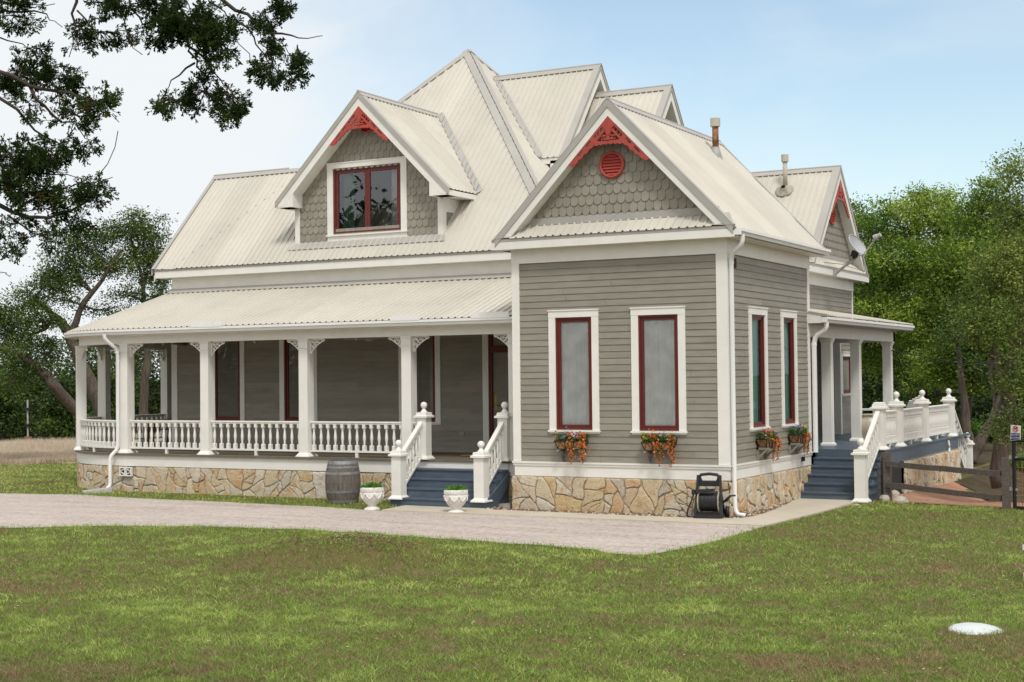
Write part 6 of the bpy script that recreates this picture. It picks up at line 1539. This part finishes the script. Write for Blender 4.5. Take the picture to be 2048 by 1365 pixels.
# thicket closing the view under the oaks
tk = 'dark bushes under the oaks'
for k, (bx, by, rx, ry, d, lb) in enumerate(((1745, 790, 65, 75, 56, 'dark bush filling the gap between the side porch columns'), (1835, 840, 70, 70, 54, 'dark bush behind the post tops of the side deck railing'), (1925, 860, 60, 70, 52, 'dark bush behind the leaning cedar trunk'), (2010, 850, 70, 90, 51, 'dark bush behind the thick oak trunk by the gate'), (2100, 840, 60, 90, 50, 'dark bush at the frame edge behind the gate'))):
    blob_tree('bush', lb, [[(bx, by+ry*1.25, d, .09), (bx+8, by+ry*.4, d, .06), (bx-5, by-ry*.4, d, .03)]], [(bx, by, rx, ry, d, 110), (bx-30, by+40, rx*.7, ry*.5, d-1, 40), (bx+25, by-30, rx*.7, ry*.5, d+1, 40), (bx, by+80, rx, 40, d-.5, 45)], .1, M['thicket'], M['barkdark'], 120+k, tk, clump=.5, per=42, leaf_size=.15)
for k, (bx, by, d, lb) in enumerate(((1962, 955, 43, 'low bright green shrub seen between the two fence rails'), (2040, 930, 40, 'bright green shrub seen through the black gate'), (1938, 860, 47, 'small bright shrub beside the stair rail end'))):
    blob_tree('shrub', lb, [[(bx, by+25, d, .02), (bx, by, d, .012), (bx, by-12, d, .008)]], [(bx, by, 22, 20, d, 22), (bx+16, by+8, 16, 14, d-.3, 10)], .1, M['potgreen'], M['barkdark'], 140+k, 'bright shrubs behind the fence', clump=.2, per=18, leaf_size=.09, limb_r=.012)

# left: the old twisted cedar behind the porch
blob_tree('cedar_tree', 'old twisting cedar with two leaning trunks behind the rounded porch corner', [[(232, 905, 45, .26), (205, 830, 45, .22), (180, 765, 45, .19), (150, 700, 45, .17), (136, 660, 45.2, .15), (105, 630, 45.4, .11), (70, 600, 45.5, .06)], [(140, 675, 45, .12), (165, 610, 45, .09), (205, 560, 45, .06), (240, 500, 45, .035)],
          [(225, 895, 45.5, .20), (160, 830, 44.5, .17), (112, 775, 44, .16), (72, 735, 43.8, .13), (38, 708, 43.5, .09), (-10, 690, 43.4, .05)], [(286, 900, 46, .16), (287, 820, 46, .15), (295, 740, 46, .13), (292, 650, 46, .10), (285, 560, 46, .06), (262, 480, 46, .03)], [(150, 655, 45, .07), (230, 690, 45.6, .05), (300, 720, 46, .03)], [(110, 632, 45.3, .07), (90, 660, 45, .05), (60, 670, 45, .04)]],
          [(265, 462, 52, 26, 46, 40), (210, 470, 40, 24, 45.5, 26), (305, 490, 36, 34, 46.3, 30), (150, 480, 40, 20, 45.2, 18), (120, 520, 45, 24, 45, 24), (180, 530, 45, 22, 45, 20), (305, 545, 34, 30, 46.2, 28), (90, 555, 36, 20, 45.2, 14), (60, 590, 34, 20, 45.3, 14), (325, 590, 26, 40, 46.4, 24), (30, 650, 45, 34, 44, 36), (85, 640, 45, 26, 44.5, 26), (20, 700, 42, 30, 43.6, 30), (130, 600, 40, 18, 45, 12), (250, 590, 40, 22, 45.6, 16), (70, 690, 36, 18, 44, 14), (210, 620, 34, 16, 45.2, 9), (330, 640, 24, 26, 46.6, 14), (290, 700, 45, 22, 46.4, 20), (265, 420+20, 30, 14, 46, 10), (-20, 640, 40, 60, 43.8, 40), (255, 735, 25, 26, 46.5, 14), (320, 440, 10, 10, 46.2, 3), (55, 735, 46, 24, 43.8, 24), (15, 765, 50, 26, 43.4, 24), (105, 700, 36, 20, 44.2, 16), (45, 610, 40, 24, 44.6, 22), (100, 575, 40, 22, 45, 20), (150, 555, 44, 22, 45, 22), (235, 540, 46, 24, 45.6, 24), (270, 510, 44, 22, 46, 26), (180, 500, 44, 20, 45.2, 22), (250, 640, 40, 22, 45.8, 18), (310, 660, 36, 26, 46.2, 20), (180, 690, 26, 16, 45.4, 8)],
          .1, M['cedarfar'], M['bark'], 111, None, clump=.34, per=74, leaf_size=.080, limb_r=.04, twigs=6)
# cedar wall beyond the field
cw = 'cedars along the far edge of the field'
for k, (bx, top, w, d, lb) in enumerate(((-60, 650, 95, 60, 'dark cedar at the frame edge beyond the field'), (25, 690, 75, 62, 'dark cedar directly behind the thin metal pole'), (95, 700, 65, 60, 'dark cedar in the gap left of the leaning trunk foot'), (160, 655, 60, 64, 'taller dark cedar just left of the porch corner post'), (215, 690, 55, 61, 'dark cedar seen between the two porch corner posts'), (270, 680, 60, 66, 'dark cedar seen through the first porch bay'), (335, 690, 55, 63, 'dark cedar beside the grey house corner'), (-10, 740, 70, 57, 'low dark cedar at the field edge on the far left'), (135, 760, 60, 57, 'low dark cedar bush at the field edge by the porch'))):
    h = 898-top; cy = top+h*.5
    blob_tree('far_cedar', lb, [[(bx, 905, d, .16), (bx+6, top+h*.55, d, .10), (bx, top+h*.2, d, .04)]], [(bx, top+h*.30, w*.55, h*.30, d, 45), (bx-w*.35, top+h*.55, w*.55, h*.34, d, 48), (bx+w*.35, top+h*.58, w*.55, h*.34, d, 48), (bx, top+h*.82, w*.95, h*.22, d-.6, 50)], .1, M['thicket'], M['barkdark'], 160+k, cw, clump=.5, per=40, leaf_size=.15, limb_r=.06)

# foreground: cedar boughs hanging into the picture from a tree beside the camera
def near_cedar():
    r = random.Random(77); g = np.random.default_rng(77)
    base = atd(-520, 1500, 8.6); base = np.array([base[0], base[1], float(terrain(base[0], base[1]))]); top = atd(-430, -700, 9.2)
    t = thing('cedar_tree', 'dark cedar close to the viewer whose drooping boughs fill the upper left sky', 'tree', tuple(base)); mb = MB(); mb.smooth = True
    tr = wiggle(base-np.array([0, 0, .1]), top, 10, .02, r); mb.tube(tr, [.24-.016*k for k in range(11)], 10)
    boughs = [([(-430, -350, 9.2), (-150, -220, 8.9), (120, -150, 8.7), (330, -70, 8.6), (470, 20, 8.5), (545, 60, 8.4), (600, 80, 8.4), (645, 72, 8.4)], .05),
              ([(330, -70, 8.6), (350, 10, 8.6), (370, 75, 8.5), (390, 125, 8.5), (415, 150, 8.5), (430, 185, 8.5), (440, 215, 8.5)], .022), ([(375, 90, 8.5), (420, 130, 8.5), (455, 170, 8.4), (478, 215, 8.4)], .014), ([(390, 125, 8.5), (345, 160, 8.6), (325, 200, 8.6)], .012), ([(470, 20, 8.5), (505, 75, 8.4), (540, 120, 8.4), (580, 165, 8.3)], .014), ([(430, 0, 8.5), (480, 90, 8.5), (520, 150, 8.4)], .009),
              ([(150, -150, 8.8), (155, -20, 8.8), (150, 50, 8.8), (138, 115, 8.8)], .03), ([(230, -90, 8.7), (262, 20, 8.7), (300, 60, 8.7), (340, 70, 8.6)], .016), ([(155, 20, 8.8), (190, 60, 8.8), (205, 95, 8.8)], .011), ([(260, 10, 8.7), (245, 70, 8.7), (285, 110, 8.7)], .01), ([(520, 50, 8.4), (560, 90, 8.4), (605, 130, 8.4)], .008),
              ([(-430, 60, 9.2), (-200, 90, 9.0), (-40, 130, 8.9), (60, 170, 8.8), (140, 190, 8.7), (200, 215, 8.6), (238, 245, 8.6)], .045), ([(60, 170, 8.8), (110, 230, 8.8), (160, 260, 8.7), (210, 300, 8.7)], .018), ([(-30, 180, 8.9), (60, 245, 8.8), (110, 285, 8.8), (170, 310, 8.8)], .02), ([(-430, 300, 9.2), (-200, 350, 9.0), (-30, 400, 8.9), (60, 440, 8.8), (120, 430, 8.8), (185, 395, 8.7), (205, 350, 8.7), (236, 262, 8.7)], .04),
              ([(30, 430, 8.8), (90, 390, 8.8), (160, 375, 8.7), (225, 355, 8.7)], .018), ([(20, 430, 8.8), (60, 470, 8.8), (110, 480, 8.8), (150, 455, 8.8)], .012), ([(-40, 250, 8.9), (40, 330, 8.9), (110, 350, 8.8), (180, 360, 8.8)], .02), ([(-430, -60, 9.2), (-150, -30, 9), (20, 20, 8.9), (90, 30, 8.9), (125, 55, 8.9)], .03), ([(-40, 60, 8.9), (40, 95, 8.9), (85, 95, 8.9)], .012), ([(0, 5, 8.9), (60, 15, 8.9), (110, 8, 8.9)], .01), ([(0, 545, 8.8), (-100, 520, 8.9), (12, 548, 8.8), (22, 550, 8.8)], .006)]
    B = []
    for pts, r0 in boughs:
        P = [atd(a, b, c) for a, b, c in pts]; PP = []
        for k in range(len(P)-1):
            for j in range(3): PP.append(P[k]+(P[k+1]-P[k])*j/3+np.array([r.gauss(0, .012) for _ in range(3)]))
        PP.append(P[-1]); n = len(PP); mb.tube(PP, [max(.0025, .58*r0*(1-k/n)**1.15) for k in range(n)], 6)
    # foliage masses (px, py, rx, ry, depth, sprays)
    blobs = [(385, 45, 75, 55, 8.5, 650), (440, 95, 60, 55, 8.5, 480), (335, 60, 55, 45, 8.6, 330), (300, 25, 60, 35, 8.7, 230), (410, 190, 38, 36, 8.5, 240), (345, 205, 40, 24, 8.6, 170), (465, 200, 34, 30, 8.4, 200), (450, 232, 22, 16, 8.4, 70), (545, 135, 34, 45, 8.4, 200), (585, 150, 22, 32, 8.3, 110), (530, 28, 36, 30, 8.4, 150), (575, 12, 22, 16, 8.4, 50), (520, 90, 30, 18, 8.4, 40), (595, 100, 12, 40, 8.3, 30), (200, 70, 55, 30, 8.8, 190), (160, 60, 28, 26, 8.8, 90), (240, 22, 45, 22, 8.7, 120), (195, 10, 50, 16, 8.8, 90),
             (35, 150, 75, 32, 8.9, 380), (120, 165, 55, 30, 8.8, 240), (195, 210, 42, 30, 8.6, 200), (150, 235, 60, 30, 8.7, 200), (60, 215, 55, 24, 8.8, 90), (30, 330, 70, 50, 8.8, 520), (95, 330, 50, 34, 8.8, 300), (60, 390, 85, 30, 8.8, 420), (150, 395, 55, 24, 8.7, 210), (205, 372, 28, 18, 8.7, 90), (110, 290, 55, 22, 8.8, 110), (170, 300, 28, 16, 8.8, 60), (90, 425, 70, 16, 8.8, 150), (20, 455, 55, 24, 8.8, 110), (110, 470, 60, 24, 8.8, 90), (30, 40, 50, 14, 8.9, 110), (15, 15, 34, 14, 8.9, 60), (70, 100, 35, 12, 8.9, 40), (60, 20, 50, 10, 8.9, 30), (-100, 120, 110, 110, 9, 500), (-120, 350, 120, 130, 9, 500), (-80, -120, 140, 80, 9, 300), (350, -60, 180, 60, 8.6, 500), (30, 500, 40, 16, 8.8, 34), (150, 440, 30, 14, 8.8, 40)]
    # the spray: a forked twig set with scale leaves, a few variants
    variants = []
    for s in range(7):
        rg = np.random.default_rng(300+s); segs = []
        def fork(p, d, L, lev):
            q = p+d*L; segs.append((p, q, lev))
            if lev < 3:
                for k in range(3 if lev else 5):
                    f = p+d*L*rg.uniform(.35, 1.0); e = d+rg.normal(0, .42, 3); e /= np.linalg.norm(e); fork(f, e, L*rg.uniform(.40, .62), lev+1)
        fork(np.zeros(3), np.array([1, 0, 0.]), .052, 0); V = []; Fq = []
        for p, q, lev in segs:
            d = q-p; u = np.cross(d, rg.normal(size=3)); u /= np.linalg.norm(u); w = (.0015, .0017, .0021, .0025)[lev]; v = np.cross(d/np.linalg.norm(d), u)
            for a in (u, v)[:1 if lev < 2 else 2]:
                i = len(V); V += [p-a*w, p+a*w, q+a*w*.5, q-a*w*.5]; Fq.append((i, i+1, i+2, i+3))
        variants.append((np.array(V), np.array(Fq)))
    VV, FF, RR = [], [], []; off = 0; ux = CM[0]; uz = np.array([0, 0, 1.]); uy = np.cross(uz, ux)
    for bx, by, rx, ry, d, n in blobs:
        c = atd(bx, by, d); sx, sy = rx*d/FOC, ry*d/FOC; sd = max(.10, (sx+sy)*.38); btone = g.normal(0, .10)
        for _ in range(max(4, n//21)):
            while True:
                q = g.uniform(-1, 1, 3)
                if .25 < q@q < 1: break
            e = c+(ux*sx*q[0]+uz*sy*q[2]+uy*sd*q[1])*g.uniform(.75, 1.22); s0 = c+(e-c)*g.uniform(-.25, .25)+np.array([0, 0, .02]); tw = wiggle(s0, e, 6, .16, r); mb.tube(tw, [.0045, .004, .0035, .003, .0025, .002, .0012], 4, cap=False)
            for _ in range(r.randrange(7, 13)):
                tt = g.uniform(.18, 1)**.8*5.999; i = int(tt); p = tw[i]+(tw[i+1]-tw[i])*(tt-i)+g.normal(0, .010, 3); dr = tw[i+1]-tw[i]; dr = dr/np.linalg.norm(dr)*.9+g.normal(0, .55, 3)+np.array([0, 0, -.05]); dr /= np.linalg.norm(dr)
                a = np.cross(dr, g.normal(size=3)); a /= np.linalg.norm(a); b_ = np.cross(dr, a); Rm = np.stack([dr, a, b_], 1); V, F = variants[r.randrange(7)]
                VV.append(p+(V*g.uniform(.7, 1.3))@Rm.T); FF.append(F+off); off += len(V); RR.append(np.full(len(V), np.clip(btone+g.normal(.45, .18)+(.45 if g.uniform() < .06 else 0), 0, 1)))
    mb.build('trunk', M['barkdark'], t); mesh_arrays('crown', np.concatenate(VV), np.concatenate(FF), M['cedar'], t, np.concatenate(RR))
near_cedar()
# trees behind the viewer, mirrored in the glass; extras added to darken the porch
def back_tree(seed):
    r = random.Random(seed); g = np.random.default_rng(seed); t = thing('oak_tree', 'unseen oak behind the viewer, for window reflections and porch shade', 'tree', (0, 0, -.9), 'oaks mirrored in the windows'); mb = MB(); mb.smooth = True
    mb.tube([(0, 0, -.1), (.1, 0, 1.2), (0, .1, 2.6), (.1, 0, 5)], [.3, .25, .2, .06], 8); cs = []
    for k in range(17):
        a = r.uniform(0, 2*PI); q = r.uniform(.5, 2.9); c = np.array([q*math.cos(a), q*math.sin(a), r.uniform(1.6, 7.0)-q*.3]); mb.tube(wiggle((0, 0, 2.2), c, 4, .1, r), [.09, .07, .05, .04, .02], 5); cs.append(c+g.normal(0, .55, (34, 3)))
    mb.build('trunk', M['barkdark'], t).matrix_parent_inverse = Matrix(); P0 = np.repeat(np.concatenate(cs), 9, 0); P0 = P0+g.normal(0, .22, P0.shape); V, F, R = leaf_cards(P0, .26, g, .3, .6); mesh_arrays('crown', V, F, M['thicket'], t, R).matrix_parent_inverse = Matrix()
    return t
b0 = back_tree(5); fw = CM[2][:2]/np.linalg.norm(CM[2][:2]); rt = np.array([fw[1], -fw[0]])
spots = [(-12, -34), (-18, -31), (-24, -35), (-30, -31), (-36, -34), (-42, -30), (-48, -33), (-55, -30), (-6, -38), (-1, -41), (-15, -39), (-21, -38), (-27, -38), (-33, -37), (-40, -37), (4, -43), (10, -42), (16, -40)]
for k, (a, b) in enumerate(spots):
    o = b0 if k == 0 else copy_tree(b0); o.location = (a, b, -.9); o.rotation_euler.z = k*1.9; s = (.9, 1.15, 1.5, 1.75, .95, 1.2, .85, 1.1, 1.0)[k % 9]; o.scale = (s, s, s)

# ================================================================ SKY, SUN, CAMERA
SUN_EL = math.radians(54)
sd = Vector((.52, -.58, .0)).normalized()*math.cos(SUN_EL)+Vector((0, 0, math.sin(SUN_EL)))     # towards the sun
W = bpy.data.worlds.new('World'); bpy.context.scene.world = W; W.use_nodes = True; nt = W.node_tree; N = nt.nodes.new; L = nt.links.new
bg = nt.nodes['Background']; bg.inputs[1].default_value = .10
sky = N('ShaderNodeTexSky'); sky.sky_type = 'NISHITA'; sky.sun_disc = False; sky.sun_elevation = SUN_EL; sky.sun_rotation = math.atan2(sd.x, sd.y); sky.air_density = 1.0; sky.dust_density = 1.5; sky.ozone_density = 1.5
tc = N('ShaderNodeTexCoord'); mp = N('ShaderNodeMapping'); mp.inputs['Scale'].default_value = (1, 1, 3.0); L(tc.outputs['Generated'], mp.inputs[0])
n1 = N('ShaderNodeTexNoise'); n1.inputs['Scale'].default_value = 2.2; n1.inputs['Detail'].default_value = 7; n1.inputs['Roughness'].default_value = .55; n1.inputs['Distortion'].default_value = .4; L(mp.outputs[0], n1.inputs['Vector'])
# the cloud sheet opens towards the right-hand side of the house
dt = N('ShaderNodeVectorMath'); dt.operation = 'DOT_PRODUCT'; L(tc.outputs['Generated'], dt.inputs[0]); od = ray(1800, 130); od = od/np.linalg.norm(od); dt.inputs[1].default_value = tuple(od)
mr = N('ShaderNodeMapRange'); mr.inputs[1].default_value = .90; mr.inputs[2].default_value = 1.0; mr.inputs[3].default_value = 0; mr.inputs[4].default_value = .52; L(dt.outputs['Value'], mr.inputs[0])
sb = N('ShaderNodeMath'); sb.operation = 'SUBTRACT'; L(n1.outputs[0], sb.inputs[0]); L(mr.outputs[0], sb.inputs[1])
cr = ramp(nt, [(.04, (.06,)*3), (.20, (.38,)*3), (.36, (.92,)*3), (.52, (1,)*3)]); L(sb.outputs[0], cr.inputs[0])
d2 = N('ShaderNodeVectorMath'); d2.operation = 'DOT_PRODUCT'; L(tc.outputs['Generated'], d2.inputs[0]); d2.inputs[1].default_value = tuple(sd)
m2 = N('ShaderNodeMapRange'); m2.inputs[1].default_value = -.3; m2.inputs[2].default_value = 1; m2.inputs[3].default_value = .0; m2.inputs[4].default_value = 1.0; L(d2.outputs['Value'], m2.inputs[0])
cc = ramp(nt, [(0, (8.9, 9.25, 9.5)), (.35, (9.3, 9.55, 9.75)), (1, (11.5, 11.4, 11))]); L(m2.outputs[0], cc.inputs[0])
mul = N('ShaderNodeVectorMath'); mul.operation = 'MULTIPLY'; L(sky.outputs[0], mul.inputs[0]); mul.inputs[1].default_value = (2.1, 2.0, 1.75)
mx = N('ShaderNodeMix'); mx.data_type = 'RGBA'; L(cr.outputs[0], mx.inputs[0]); L(mul.outputs[0], mx.inputs[6]); L(cc.outputs[0], mx.inputs[7]); L(mx.outputs[2], bg.inputs[0])
sl = bpy.data.lights.new('sun', 'SUN'); sl.energy = 2.1; sl.angle = math.radians(11); sl.color = (1, .965, .915); so = bpy.data.objects.new('sun', sl); C.objects.link(so); so.rotation_euler = sd.to_track_quat('Z', 'Y').to_euler()
cam = bpy.data.cameras.new('camera'); co = bpy.data.objects.new('camera', cam); C.objects.link(co); cam.sensor_width = 36; cam.lens = FOC/2048*36; cam.clip_end = 5000; cam.clip_start = .1
R3 = Matrix((tuple(CM[0]), tuple(-CM[1]), tuple(-CM[2]))).transposed(); mw = R3.to_4x4(); mw.translation = Vector(CAMP); co.matrix_world = mw
sc = bpy.context.scene; sc.camera = co; sc.view_settings.view_transform = 'Standard'; sc.view_settings.look = 'None'; sc.view_settings.exposure = 0.0; sc.view_settings.gamma = 1
sc.cycles.max_bounces = 8; sc.cycles.transparent_max_bounces = 12; sc.cycles.use_denoising = True
